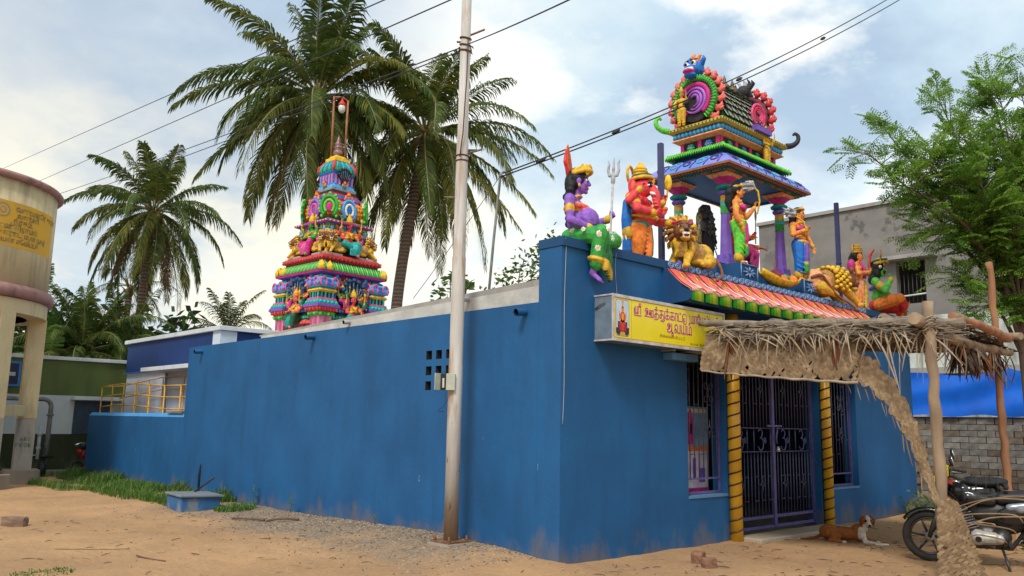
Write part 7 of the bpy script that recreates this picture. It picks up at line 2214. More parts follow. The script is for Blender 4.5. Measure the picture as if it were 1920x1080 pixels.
def strip(pts, w_, m_, nm, flatdir=None, kind=None):
    P = bez(pts, 4)
    mb = MB()
    n = len(P)
    for i, p in enumerate(P):
        t_ = (P[min(i+1, n-1)]-P[max(i-1, 0)]).normalized()
        s_ = t_.cross(flatdir or V((cF.x, cF.y, .2)))
        s_ = s_.normalized() if s_.length > 1e-4 else V((1, 0, 0))
        k = w_*(math.sin(PI*(.12+.86*i/(n-1)))**.7)
        mb.v += [tuple(p-s_*k), tuple(p+V((0, 0, .3*k))+V((-cF.x, -cF.y, 0))*k*.5), tuple(p+s_*k)]
    for i in range(n-1):
        for a in (0, 1):
            mb.f.append([3*i+a, 3*i+a+1, 3*i+a+4, 3*i+a+3]); mb.m.append(0); mb.sm.append(True)
    return mb.build(nm, m_, tcn_, world=True, fix=False)
for k in range(34):   # torn ends along the sagging strip
    u = cl[1]*(.10+.88*k/34); v_ = (0.02, .40)[k % 2]
    p = SD(u, v_); q_ = SD(min(cl[1], u+.16), v_)
    d = (q_-p).normalized()*rnd(.5, 1.0)+Rh*(rnd(-.30, .05) if k % 2 == 0 else rnd(-.05, .30))+V((0, 0, -rnd(.2, .9)))
    ln = rnd(.10, .30)
    strip([p, p+d*ln*.5+V((rnd(-.02, .02), 0, .01)), p+d*ln], rnd(.004, .009), TAN[k % 3], 'leaf_strip')
# loose blades poking out of the fan, to the right
for k, (z0, dx, dz, ln) in enumerate(((.78, 1.0, .16, .75), (.68, 1.0, .05, .62), (.60, 1.0, -.02, .55), (.52, 1.0, .28, .85), (.40, .9, .15, .5), (.72, 1.0, .30, .95), (.24, .8, -.25, .35), (.16, .8, -.3, .3), (.3, .7, -.5, .3))):
    p = V((2.97, -3.24, z0))+Rh*.06
    strip([p, p+Rh*ln*.4*dx+V((0, 0, dz*.5)), p+Rh*ln*dx+V((0, 0, dz*.75-.02*k)), p+Rh*ln*1.15*dx+V((0, 0, dz*.6-.10))], .008 if k < 6 else .006, TAN[k % 2], 'loose_blade')
# ragged dry blades hanging off the edges
bm1 = crp([(2.28, -.46, 2.93), (2.5, -1.2, 2.90), (2.75, -2.2, 2.88), (3.06, -3.2, 2.84)])
for k in range(96):
    u = .09+.91*(k+rnd(0, 1))/96
    p = bm1[0](u*bm1[1])+V((rnd(-.10, -.02), rnd(-.05, .05), rnd(-.16, -.02)))
    ln = rnd(.08, .36)*(1.0 if u < .62 else 1.6)
    if k % 6 == 0: ln *= 1.6
    sw = V((rnd(-.08, .03), rnd(-.30, .18), 0))
    strip([p, p+sw*.5+V((-.05, 0, -ln*.35)), p+sw+V((-.04, rnd(-.03, .03), -ln))], rnd(.004, .011), GREYT[(1, 1, 0, 1)[k % 4]] if random.random() < .7 else TAN[1], 'leaf_strip')
br_ = crp([(3.0, -3.05, 2.80), (4.4, -3.05, 2.74), (6.3, -2.95, 2.74)])
for k in range(46):
    u = (k+rnd(0, 1))/46
    p = br_[0](u*br_[1])+V((rnd(-.05, .05), rnd(-.08, .12), rnd(-.06, .0)))
    ln = rnd(.12, .5)
    strip([p, p+V((rnd(-.1, .1), rnd(-.05, .05), -ln*.5)), p+V((rnd(-.25, .25), rnd(-.1, .1), -ln))], rnd(.007, .015), [GREYT[0], TAN[2], REDB, GREYT[2]][k % 4], 'leaf_strip')
def bunch(c_, n, ln, m_, nm, spread=.12):
    mb = MB()
    for k in range(n):
        a = rnd(0, 2*PI); rr = rnd(0, spread)
        p = V(c_)+V((rr*math.cos(a)*.4, rr*math.sin(a)*.4, rnd(-.05, .05)))
        q = p+V((rr*math.cos(a), rr*math.sin(a), -ln*rnd(.6, 1.1)))
        mb.tube([p, p.lerp(q, .5)+V((rnd(-.02, .02), rnd(-.02, .02), 0)), q], [.012, .022, .003], 4, 0, False, True, .35)
    return mb.build(nm, m_, tcn_, world=True)
bunch((2.40, -.80, 2.66), 20, .42, REDB, 'leaf_bunch', .09); bunch((2.80, -2.05, 2.72), 16, .50, REDB, 'leaf_bunch', .07)
bunch((4.6, -2.9, 2.72), 34, .42, GREYT[2], 'leaf_bunch', .20); bunch((5.2, -2.9, 2.70), 30, .36, REDB, 'leaf_bunch', .22); bunch((5.75, -2.9, 2.74), 22, .34, GREYT[2], 'leaf_bunch', .2)
# roof of the canopy: layered straw
mb = MB(); r_ = random.Random(11)
for k in range(2600):
    u, v = r_.random(), r_.random()
    x0 = 2.44+.66*v; x1 = 6.25-.1*v
    p = V((x0+(x1-x0)*u, -.50-2.6*v, 2.93+r_.uniform(-.05, .07)-.03*v))
    a = r_.uniform(-.5, .5)+(PI/2 if r_.random() < .35 else 0)
    ln = r_.uniform(.15, .45)
    d = V((math.cos(a), math.sin(a), r_.uniform(-.14, .14)))*ln
    s_ = V((-math.sin(a), math.cos(a), r_.uniform(-.5, .5)))*r_.uniform(.010, .026)
    mb.add([p-s_, p+s_, p+d+s_*.4, p+d-s_*.4], [(0, 1, 2, 3)], r_.choices((0, 1, 2), (5, 3, 4))[0])
for k in range(1300):   # fringe on the left edge
    u = .07+.93*r_.random()
    p = bm1[0](u*bm1[1])+V((r_.uniform(-.06, .12), r_.uniform(-.05, .05), r_.uniform(-.13, .05)))
    d = V((r_.uniform(-.14, .05), r_.uniform(-.38, .3), r_.uniform(-.12, .04)))
    s_ = V((.2, .3, 1)).normalized()*r_.uniform(.005, .012)
    mb.add([p-s_, p+s_, p+d+s_*.3, p+d-s_*.3], [(0, 1, 2, 3)], r_.choices((0, 1, 2), (5, 5, 2))[0])
tag(mb.build('roof_straw', GREYT, tcn_, world=True, fix=False), kind='stuff')
RS = lambda u, v: V((2.40+.2*v+u, -.55-v, 2.905-.03*v+.02*math.sin(u*3)+.015*math.sin(v*4)))
weave('roof_mat', RS, 3.75, 2.45, .085, tcn_, [TAN[2], TAN[0], GREYT[2]], .02, 0, 8)
# ================================================================ MOTORBIKE
BLK = mat('bike_black_paint', (.010, .010, .012), .16, (.014, .014, .016), 4, spec=.6)
RUB = mat('tyre_rubber', (.022, .021, .020), .8, (.045, .038, .03), 9, .3, 60)
PLA = mat('black_plastic', (.018, .018, .019), .5, (.03, .03, .03), 6)
ALU = mat('engine_alloy', (.36, .35, .33), .4, (.20, .19, .18), 9, .15, 40, metal=.5)
CHR = mat('chrome', (.70, .70, .70), .12, (.5, .5, .5), 8, metal=.95)
STEEL = mat('dark_steel', (.06, .06, .065), .4, (.04, .035, .03), 9, metal=.5)
bike = thing('motorbike', 'black motorbike with yellow flash parked beyond the thatch post', 'motorbike', (4.26, -3.20, 0), R(108))
bike.rotation_euler = (R(-5), 0, R(108))
bike.scale = (1.05, 1.05, 1.05)
def tor(mb, c, Rr, r, n=40, m_=10, mi=0, flat=1.15):
    vs = []
    for i in range(n):
        a = 2*PI*i/n
        for j in range(m_):
            b = 2*PI*j/m_
            rr = Rr+r*math.cos(b)
            vs.append((c[0]+rr*math.cos(a), c[1]+r*flat*math.sin(b)*.8, c[2]+rr*math.sin(a)))
    mb.add(vs, [(i*m_+j, i*m_+(j+1) % m_, ((i+1) % n)*m_+(j+1) % m_, ((i+1) % n)*m_+j) for i in range(n) for j in range(m_)], mi, True)
def wheel(nm, x, r, w_):
    mb = MB(); tor(mb, (x, 0, r), r-w_, w_)
    o = mb.build(nm, RUB, bike)
    mb = MB()
    for k in range(48):
        a = 2*PI*k/48
        d = V((math.cos(a), 0, math.sin(a)))
        for s_ in (-1, 1):
            mb.tube([V((x, 0, r))+d*(r-.004)+V((0, s_*.004, 0)), V((x, 0, r))+d*(r-.018)+V((0, s_*w_*.75, 0))], .005, 4)
    tag(mb.build('tread', RUB, o), kind='stuff')
    mb = MB(); tor(mb, (x, 0, r), r-w_*2.05, .014, 36, 6, 0, 2.2); mb.build('rim', STEEL, o)
    for k in range(6):
        a = 2*PI*k/6
        mb = MB(); mb.tube([V((x+.05*math.cos(a), 0, r+.05*math.sin(a))), V((x+(r-w_*2.1)*math.cos(a+.12), 0, r+(r-w_*2.1)*math.sin(a+.12)))], [.024, .015], 6, 0, True, True, .7); mb.build('spoke', STEEL, o)
    mb = MB(); mb.lathe([(.02, -.09), (.055, -.07), (.055, .07), (.02, .09)], 14, (x, 0, r), 0, True, (0, 1, 0)); mb.build('hub', ALU, o)
wheel('front_wheel', .64, .298, .043); wheel('rear_wheel', -.64, .30, .05)
def fender(nm, x, r, a0, a1, w_):
    mb = MB()
    n = 18
    for i in range(n+1):
        a = R(a0+(a1-a0)*i/n)
        for j in range(5):
            t_ = j/4*2-1
            rr = r-.03*t_*t_
            mb.v.append((x+rr*math.cos(a), w_*t_, .298+rr*math.sin(a)))
    for i in range(n):
        for j in range(4):
            q = i*5+j
            mb.f.append([q, q+1, q+6, q+5]); mb.m.append(0); mb.sm.append(True)
    o = mb.build(nm, BLK, bike); s_ = o.modifiers.new('s', 'SOLIDIFY'); s_.thickness = .006
fender('front_mudguard', .64, .345, 35, 172, .062); fender('rear_mudguard', -.64, .36, 20, 160, .075)
for s_ in (-1, 1):
    mb = MB(); mb.tube([(.64, s_*.085, .30), (.53, s_*.085, .62)], .027, 10, 0); mb.tube([(.53, s_*.085, .62), (.43, s_*.085, .93)], .019, 10, 1); mb.build('fork_leg', [STEEL, CHR], bike)
mb = MB(); mb.tube([(.47, -.12, .80), (.47, .12, .80)], .03, 8); mb.tube([(.43, -.12, .93), (.43, .12, .93)], .03, 8); mb.build('fork_yoke', PLA, bike)
mb = MB(); mb.tube(bez([(.27, -.36, 1.03), (.36, -.30, 1.05), (.42, -.14, 1.0), (.42, .14, 1.0), (.36, .30, 1.05), (.27, .36, 1.03)], 5), .012, 8); o = mb.build('handlebar', PLA, bike)
for s_ in (-1, 1):
    mb = MB(); mb.tube([(.36, s_*.30, 1.05), (.22, s_*.39, 1.02)], .018, 8); mb.build('grip', RUB, o)
    mb = MB(); mb.tube([(.41, s_*.28, 1.03), (.37, s_*.36, 1.02), (.28, s_*.42, 1.0)], .007, 5); mb.build('lever', CHR, o)
    mb = MB(); mb.tube([(.38, s_*.26, 1.05), (.38, s_*.31, 1.15), (.36, s_*.34, 1.20)], .007, 5, 0); mb.ell((.355, s_*.345, 1.23), (.02, .05, .065), 0, (0, .2, 0)); mb.ell((.338, s_*.345, 1.23), (.01, .044, .058), 1, (0, .2, 0)); mb.build('mirror', [PLA, CHR], bike)
f = Fig()
def gl(nm, prims, m_, vox=.012):
    me = sculpt_mesh(nm, prims, vox, 3); me.materials.clear(); me.materials.append(m_)
    me.polygons.foreach_set('material_index', np.zeros(len(me.polygons), np.int32))
    return link(nm, me, bike)
E3 = lambda c, r, ro=None: ('e', (c, r, ro), 'dark', 0)
C3 = lambda a, b, r0, r1: ('c', (a, b, r0, r1), 'dark', 0)
hc = gl('headlamp_cowl', [E3((.50, 0, .90), (.12, .12, .15)), E3((.47, 0, 1.0), (.08, .11, .09)), C3((.52, -.06, .82), (.52, .06, .82), .06, .06)], BLK)
mb = MB(); mb.ell((.595, 0, .87), (.03, .085, .075)); mb.build('headlamp_lens', mat('lamp_lens', (.55, .56, .55), .12, spec=.6), hc)
mb = MB()
for s_ in (-1, 1):
    mb.prism([(.50, .76), (.57, .80), (.60, .93), (.545, 1.03), (.51, 1.0), (.55, .90)], s_*.118, s_*.124)
    mb.prism([(.40, 1.0), (.44, 1.0), (.42, 1.12), (.38, 1.10)], s_*.20, s_*.206)
mb.build('yellow_flash', mat('bike_yellow', (.72, .55, .02), .35), hc)
mb = MB(); mb.prism([(.36, .93), (.42, .95), (.41, 1.02), (.36, 1.01)], .125, .131); mb.ell((.545, .128, .90), (.02, .006, .03)); mb.build('red_sticker', mat('sticker_red', (.60, .06, .05), .4), hc)
tk = gl('fuel_tank', [E3((.16, 0, .84), (.28, .145, .125), (0, .10, 0)), E3((.02, 0, .82), (.18, .11, .11)), E3((.26, 0, .86), (.16, .15, .11)), C3((.22, -.11, .79), (-.02, -.09, .76), .07, .06), C3((.22, .11, .79), (-.02, .09, .76), .07, .06)], BLK)
mb = MB(); mb.lathe([(.04, 0), (.04, .018), (.03, .022)], 14, (.18, 0, .955)); mb.build('tank_cap', CHR, tk)
tb_ = gl('tank_bag', [E3((.02, 0, .96), (.24, .15, .055), (0, .08, 0)), E3((.16, 0, .965), (.10, .14, .055)), C3((-.18, -.12, .92), (-.18, .12, .92), .03, .03)], mat('bag_black_fabric', (.010, .010, .012), .75, (.018, .018, .02), 14, .4, 80))
mb = MB()
for x in (-.10, .02, .12):
    mb.tube([(x, -.17, .88), (x, -.13, .985), (x, 0, 1.025), (x, .13, .985), (x, .17, .88)], .012, 5, 0, True, True, .4)
for y in (.10, -.10):
    mb.box((-.06, y-.02, .99), (-.03, y+.02, 1.012), 0)
mb.build('bag_strap', mat('bag_strap_grey', (.03, .03, .04), .55), tb_)
st_ = gl('seat', [C3((-.12, 0, .78), (-.62, 0, .82), .075, .075), C3((-.12, -.05, .79), (-.60, -.07, .82), .07, .065), C3((-.12, .05, .79), (-.60, .07, .82), .07, .065), E3((-.42, 0, .82), (.26, .14, .07))], mat('seat_vinyl', (.028, .03, .036), .5, (.02, .02, .024), 8, .1, 60))
for s_ in (-1, 1):
    gl('side_panel', [E3((-.22, s_*.12, .60), (.17, .035, .11)), E3((-.34, s_*.12, .66), (.12, .03, .06))], BLK, .014)
    gl('tail_panel', [C3((-.20, s_*.13, .70), (-.78, s_*.10, .80), .045, .03), C3((-.30, s_*.13, .68), (-.7, s_*.11, .75), .045, .03)], mat('bike_silver', (.28, .31, .35), .25, (.2, .23, .26), 5, metal=.3), .014)
    mb = MB(); mb.tube([(.42, s_*.14, .76), (.42, s_*.22, .76)], .012, 6, 0); mb.ell((.42, s_*.25, .76), (.035, .04, .03), 1); mb.build('indicator', [PLA, mat('indicator_orange', (.85, .20, .01), .25, spec=.6)], bike)
    mb = MB(); mb.tube([(-.18, s_*.10, .32), (-.18, s_*.30, .31)], .018, 6); mb.build('footpeg', RUB, bike)
    mb = MB(); mb.tube([(-.30, s_*.10, .38), (-.55, s_*.12, .33), (-.64, s_*.12, .31)], .02, 6); mb.build('swing_arm', STEEL, bike)
    mb = MB(); mb.tube([(-.58, s_*.14, .36), (-.46, s_*.14, .62)], .032, 8); mb.build('shock_absorber', CHR, bike)
mb = MB(); mb.tube([(.36, 0, .88), (.30, 0, .60), (.34, 0, .36), (.22, 0, .22), (-.2, 0, .22), (-.34, 0, .42), (-.30, 0, .72), (.30, 0, .78)], .026, 8); mb.build('frame', PLA, bike)
gl('air_box', [E3((-.02, 0, .62), (.26, .115, .13)), E3((-.20, 0, .52), (.16, .12, .14)), E3((.22, 0, .72), (.12, .10, .07))], PLA)
en = gl('engine', [E3((.06, 0, .36), (.21, .13, .13)), C3((-.10, -.08, .35), (-.10, .08, .35), .11, .11), C3((.14, -.06, .34), (.14, .06, .34), .12, .12), E3((.02, 0, .26), (.2, .1, .06))], STEEL, .014)
for k in range(7):
    mb = MB(); M = Matrix.Translation((.20+.012*k, 0, .44+.027*k)) @ Matrix.Rotation(R(18), 4, 'Y'); mb.box((-.085, -.095, -.005), (.085, .095, .005), 0, M); mb.build('cooling_fin', ALU, en)
mb = MB(); mb.cbox((.295, 0, .655), (.14, .15, .07), 0, (0, R(18), 0)); mb.build('cylinder_head', ALU, en, bevel=.012)
for s_ in (-1, 1):
    cvr = gl('engine_cover', [C3((.13, s_*.125, .345), (.13, s_*.15, .345), .095, .085), C3((-.08, s_*.12, .345), (-.08, s_*.145, .345), .075, .065), C3((.13, s_*.125, .345), (-.08, s_*.125, .345), .085, .07)], mat('cover_silver', (.48, .46, .42), .42, (.34, .32, .28), 8, .12, 40, metal=.25), .009)
    mb = MB(); mb.lathe([(.0, 0), (.034, 0), (.034, .012), (.022, .014), (.022, .004), (.0, .004)], 14, (.13, s_*.236, .345), 0, False, (0, s_, 0)); mb.build('cover_cap', STEEL, cvr)
    mb = MB(); mb.tube(bez([(.36, s_*.05, .62), (.40, s_*.20, .60), (.40, s_*.27, .50), (.35, s_*.27, .34), (.24, s_*.22, .22), (.18, s_*.08, .20)], 4), .014, 8); mb.build('leg_guard', CHR, bike)
mb = MB(); mb.tube(bez([(.30, -.04, .60), (.40, -.08, .50), (.36, -.13, .28), (.10, -.15, .22), (-.3, -.17, .24)], 4), .02, 8, 0); mb.tube([(-.3, -.17, .24), (-.36, -.17, .25), (-.85, -.18, .36)], [.03, .048, .045], 12, 0); mb.build('exhaust', CHR, bike)
mb = MB(); mb.tube([(-.10, .10, .24), (-.14, .22, .10), (-.17, .30, -.02)], .015, 6); mb.tube([(-.17, .30, -.02), (-.20, .33, -.025)], .022, 6); mb.build('side_stand', STEEL, bike)
mb = MB(); mb.tube([(.10, .16, .24), (.02, .20, .27), (-.02, .27, .27)], .009, 5); mb.tube([(-.02, .22, .27), (-.02, .30, .27)], .014, 6); mb.build('gear_lever', STEEL, bike)
mb = MB()
for pts in ([(.40, .16, 1.02), (.50, .14, .94), (.36, .10, .80), (.22, .10, .62)], [(.40, -.14, 1.02), (.53, -.1, .95), (.45, .02, .80), (.62, .07, .38)], [(.38, .2, 1.03), (.47, .17, .9), (.33, .12, .72), (.12, .13, .5)]):
    mb.tube(bez(pts, 5), .006, 5)
mb.build('control_cable', PLA, bike)
mb = MB(); mb.cbox((-.86, 0, .72), (.06, .14, .07)); mb.build('tail_lamp', mat('tail_red', (.45, .01, .01), .2), bike, bevel=.012)

# ================================================================ SCOOTER TAIL BEHIND THE WALL END
scu = thing('parked_scooter', 'red tail of a scooter just showing past the low wall end', 'scooter', (.35, 18.0, 0), R(15))
gx = lambda nm, prims, m_: (lambda me: (me.materials.clear(), me.materials.append(m_), me.polygons.foreach_set('material_index', np.zeros(len(me.polygons), np.int32)), link(nm, me, scu)))(sculpt_mesh(nm, prims, .03, 2))
gx('body', [E3((0, 0, .55), (.4, .14, .2)), E3((.55, 0, .6), (.08, .2, .35)), E3((.2, 0, .28), (.5, .13, .06))], mat('scooter_red', (.30, .015, .02), .3))
gx('seat', [C3((-.3, 0, .78), (.2, 0, .76), .1, .1)], PLA)
for x in (-.45, .62):
    mb = MB(); tor(mb, (x, 0, .2), .16, .045, 24, 8); mb.build('wheel', RUB, scu)
mb = MB(); mb.ell((-.42, .0, .62), (.04, .12, .07)); mb.build('tail_lamp', mat('tail_red', (.45, .01, .01), .2), scu)
mb = MB(); mb.tube([(.52, -.32, .98), (.52, .32, .98)], .018, 6); mb.tube([(.55, 0, .7), (.52, 0, .98)], .03, 6); mb.tube([(-.55, 0, .80), (-.3, 0, .86)], .03, 6); mb.build('handlebar', CHR, scu)

# ================================================================ DOG
for k_, c_ in (('fur', (.30, .10, .028)), ('fur_dark', (.20, .06, .018)), ('fur_white', (.66, .56, .46)), ('nose_black', (.02, .015, .014))):
    PAL[k_] = c_
    mat('paint_'+k_, c_, .85, tuple(x*.7 for x in c_), 26, .35, 120, spec=.15)
f = Fig(); b = 'body'
f.e(b, (.02, .0, .125), (.24, .095, .10), 'fur'); f.e(b, (-.20, -.02, .135), (.14, .10, .115), 'fur'); f.e(b, (-.12, .03, .14), (.18, .08, .09), 'fur')
f.e(b, (.21, .0, .15), (.115, .09, .13), 'fur'); f.e(b, (.25, -.055, .145), (.065, .055, .10), 'fur_white'); f.c(b, (.24, 0, .20), (.31, -.03, .28), .075, .06, 'fur'); f.c(b, (.29, -.06, .20), (.33, -.075, .28), .045, .04, 'fur_white')
hd = V((.25, -.96, -.16)).normalized(); hl = hd.cross(V((0, 0, 1))).normalized(); hu = hl.cross(hd); hc_ = V((.335, -.05, .325))
H = lambda a, l_, u: hc_+hd*a+hl*l_+hu*u
ro = tuple(hd.to_track_quat('Y', 'Z').to_euler())
f.e(b, H(0, 0, 0), (.072, .075, .070), 'fur', ro); f.e(b, H(-.03, 0, .01), (.07, .06, .065), 'fur', ro); f.c(b, H(.05, 0, -.02), H(.125, 0, -.035), .043, .030, 'fur_white'); f.c(b, H(.06, 0, -.045), H(.11, 0, -.055), .03, .022, 'fur_white')
f.c(b, H(.03, 0, .055), H(.085, 0, .01), .020, .022, 'fur_white', .012); f.c(b, H(-.03, 0, .068), H(.03, 0, .058), .014, .016, 'fur_white', .008)
f.e(b, H(.152, 0, -.028), (.018, .016, .014), 'nose_black', ro, .006); f.c(b, H(.13, -.02, -.055), H(.13, .02, -.055), .006, .006, 'nose_black', .012)
for s_ in (-1, 1):
    f.e(b, H(.062, s_*.036, .018), (.010, .010, .009), 'nose_black', ro, .016); f.t(b, [H(-.02, s_*.058, .045), H(-.01, s_*.088, .01), H(.0, s_*.088, -.05)], [.026, .030, .014], 'fur_dark')
f.t(b, [(.27, -.07, .10), (.30, -.14, .035), (.42, -.16, .025)], [.045, .034, .026], 'fur_white'); f.e(b, (.45, -.165, .022), (.036, .026, .022), 'fur_white')
f.t(b, [(.27, .06, .10), (.33, .07, .035), (.44, .02, .025)], [.045, .034, .026], 'fur'); f.e(b, (.47, .01, .022), (.036, .026, .022), 'fur_white')
f.t(b, [(-.20, -.06, .13), (-.08, -.13, .09), (-.18, -.15, .03), (-.02, -.17, .022)], [.085, .06, .035, .024], 'fur'); f.e(b, (.01, -.172, .02), (.04, .025, .02), 'fur_white')
f.t(b, bez([(-.31, 0, .08), (-.42, -.04, .035), (-.52, -.10, .02), (-.60, -.10, .018)], 4), list(np.linspace(.026, .010, 13)), 'fur_dark'); f.e(b, (-.62, -.10, .018), (.02, .012, .012), 'fur_white')
dg = thing('resting_dog', 'brown and white dog lying on the sand outside the gate', 'dog', (4.92, -1.02, gh(4.9, -1.0)-.004), R(-66))
dg.scale = (.98, .98, .98)
f.build(dg, .0075)
mb = MB(); mb.tube([(0, 0, 0), (.16, .02, .004)], [.020, .016], 7); mb.ell((0, 0, 0), (.022, .022, .02), 0); tag(mb.build('pale_stick', mat('pale_stick', (.62, .56, .46), .7), None, loc=(4.78, -1.56, gh(4.78, -1.56)+.015), rot=(0, 0, R(-62))), 'short pale stick lying on the sand before the dog', 'stick')
# ================================================================ PALMS
LEAFG = [mat('palm_green', (.078, .122, .022), .6, (.040, .068, .014), 3, spec=.2, trans=.35), mat('palm_olive', (.19, .185, .03), .6, (.13, .135, .024), 3, spec=.2, trans=.4), mat('palm_dry', (.22, .14, .06), .8, (.13, .08, .035), 4, trans=.15)]
RACH = mat('palm_rib', (.20, .19, .07), .6, (.13, .13, .05), 4)
def frond_mesh(nm, d0, L, droop, seed, leaf=.72, hang=.55, n=74, tone=0.0, twist=0.0):
    """one palm frond: a bending rib with two ranks of separate hanging leaflets (local to its own base)"""
    r_ = random.Random(seed)
    d = V(d0).normalized()
    p = V((0, 0, 0))
    NS = 22
    P = [p.copy()]
    side0 = d.cross(V((0, 0, 1)))
    side0 = side0.normalized() if side0.length > .15 else V((math.cos(seed), math.sin(seed), 0))
    for i in range(NS):
        s_ = i/NS
        d = (d+V((0, 0, -1))*droop*(.35+1.3*s_)/NS+side0*twist/NS).normalized()
        P.append(P[-1]+d*L/NS)
    mb = MB()
    mb.tube(P, [.042*(1-.9*i/NS)*(L/4.5)+.004 for i in range(NS+1)], 5, 3, False)
    for k in range(n):
        s_ = .13+.865*(k/(n-1))
        i = min(int(s_*NS), NS-1); fr = s_*NS-i
        q = P[i].lerp(P[i+1], fr)
        t = (P[i+1]-P[i]).normalized()
        sd_ = t.cross(V((0, 0, 1)))
        sd_ = sd_.normalized() if sd_.length > .2 else side0
        sd_ = (sd_+side0*.5).normalized() if sd_.dot(side0) > -.2 else sd_
        up = sd_.cross(t)
        prof = min(1, (s_-.06)*4.2)*(1-.62*max(0, (s_-.55)/.45)**1.5)
        for sg in (-1, 1):
            if r_.random() < .04: continue
            l = leaf*prof*r_.uniform(.82, 1.1)
            ld = (sd_*sg*(.95-.35*s_)+t*(.42+.5*s_)+up*r_.uniform(.0, .28)).normalized()
            h1 = hang*r_.uniform(.6, 1.3)
            a = q+ld*l*.34+V((0, 0, -.06*h1*l))
            a2 = a+(ld+V((0, 0, -1))*h1*.8).normalized()*l*.34
            b_ = a2+(ld*.7+V((0, 0, -1))*h1*1.7).normalized()*l*.34
            wv = (t*.85+up*.25*sg).normalized()*(.025*leaf/.72)*r_.uniform(.8, 1.25)
            mi = 0 if r_.random() > tone else 1
            if tone > 1.5: mi = 2
            mb.add([q-wv*.5, q+wv*.5, a+wv, a-wv, a2+wv*.8, a2-wv*.8, b_], [(0, 1, 2, 3), (3, 2, 4, 5), (5, 4, 6)], mi, False)
    return mb.mesh(nm, LEAFG+[RACH])
PBARK = bpy.data.materials.new('palm_bark'); PBARK.use_nodes = True
t = PBARK.node_tree; b = t.nodes['Principled BSDF']; b.inputs['Roughness'].default_value = .9
tcn = N(t, 'ShaderNodeTexCoord'); wv_ = N(t, 'ShaderNodeTexWave', wave_type='BANDS', bands_direction='Z'); wv_.inputs['Scale'].default_value = 2.2; wv_.inputs['Distortion'].default_value = 2.5; wv_.inputs['Detail'].default_value = 3
t.links.new(tcn.outputs['Object'], wv_.inputs['Vector'])
c = mixc(t, wv_.outputs['Fac'], (.14, .09, .065), (.24, .175, .135)); t.links.new(c, b.inputs['Base Color'])
bp = N(t, 'ShaderNodeBump'); bp.inputs['Strength'].default_value = .8; bp.inputs['Distance'].default_value = .05; t.links.new(wv_.outputs['Fac'], bp.inputs['Height']); t.links.new(bp.outputs[0], b.inputs['Normal'])
def palm(label, base, crown, r0, r1, L, n, seed, leaf=.72, group='coconut palms behind the temple', mid=None, extra=(), young=.0, nuts=6, emin=-66, n_leaf=76, cat='palm tree'):
    r_ = random.Random(seed)
    t = thing('coconut_palm', label, cat, base, 0, group)
    base, crown = V(base), V(crown)
    if (crown-base).length > .3:
        pts = bez([base-V((0, 0, .3)), mid or base.lerp(crown, .5)+V((r_.uniform(-.15, .15), r_.uniform(-.15, .15), 0)), crown], 10)
        mb = MB(); mb.tube(pts, [r0+(r1-r0)*(i/(len(pts)-1))**.7 for i in range(len(pts))], 14)
        mb.build('trunk', PBARK, t, world=True)
    c_ = crown-base
    mb = MB()
    for k in range(16):
        a = k*2.4; z = r_.uniform(-.35, .25)
        mb.tube([c_+V((.10*math.cos(a), .10*math.sin(a), z-.2)), c_+V((.24*math.cos(a), .24*math.sin(a), z+.1)), c_+V((.36*math.cos(a), .36*math.sin(a), z+.2))], [.09*L/4.5, .08*L/4.5, .02], 6, 0, True, True, .6)
    mb.build('leaf_base', mat('leaf_base_brown', (.16, .085, .035), .8, (.22, .16, .05), 5), t)
    for k in range(n):
        u = (k+.5)/n
        az = k*2.39996+seed
        el = R(84-(84-emin)*u**.85+r_.uniform(-7, 7))
        d0 = V((math.cos(az)*math.cos(el), math.sin(az)*math.cos(el), math.sin(el)))
        dr = .65+1.25*min(1, u*1.6)*r_.uniform(.7, 1.25)+(.35 if u > .25 else 0)
        if u > .75: dr *= .75
        ll = L*r_.uniform(.85, 1.08)*(.72+.28*min(1, u*3.2))
        tone = (.12 if r_.random() < .6 else .6)*(1 if u > .4 else .5)+.3*max(0, u-.6)
        if u > .93 and r_.random() < .7: tone = 2
        o = link('frond', frond_mesh('frond', d0, ll, dr, seed*100+k, leaf*r_.uniform(.9, 1.1), .8+.85*u, n_leaf, tone, r_.uniform(-.4, .4)), t)
        o.location = c_+V((.12*math.cos(az), .12*math.sin(az), .15-.3*u))*(L/4.5)
    for k, (ang, el, ll, dr, tone, tow) in enumerate(extra):   # fronds seen from the street side
        d0 = Rv*math.cos(R(ang))*math.cos(R(tow))-Fv*math.sin(R(tow))+V((0, 0, math.sin(R(el))))
        o = link('frond', frond_mesh('frond', d0, ll, dr, seed*100+60+k, leaf, .9, n_leaf, tone, 0), t); o.location = c_
    mb = None
    for k in range(nuts):
        a = k*1.1+seed
        mb = MB(); mb.ell(c_+V((.30*math.cos(a), .30*math.sin(a), -.30-.08*(k % 3))), (.11, .11, .14), 0, None, 10, 8); mb.build('coconut', mat('coconut_husk', (.11, .12, .025), .6, (.20, .13, .04), 4), t)
    return t
palm('tall coconut palm directly behind the painted tower', (7.35, 19.75, 0), (7.10, 18.95, 13.15), .30, .19, 5.1, 44, 3, 1.05, mid=V((7.4, 19.8, 8.2)), extra=((180, 12, 5.2, 1.2, .35, 25), (0, -5, 4.6, 1.1, .8, 30), (20, 30, 4.8, 1.3, .9, 35), (200, -30, 5.3, .8, .3, 20)))
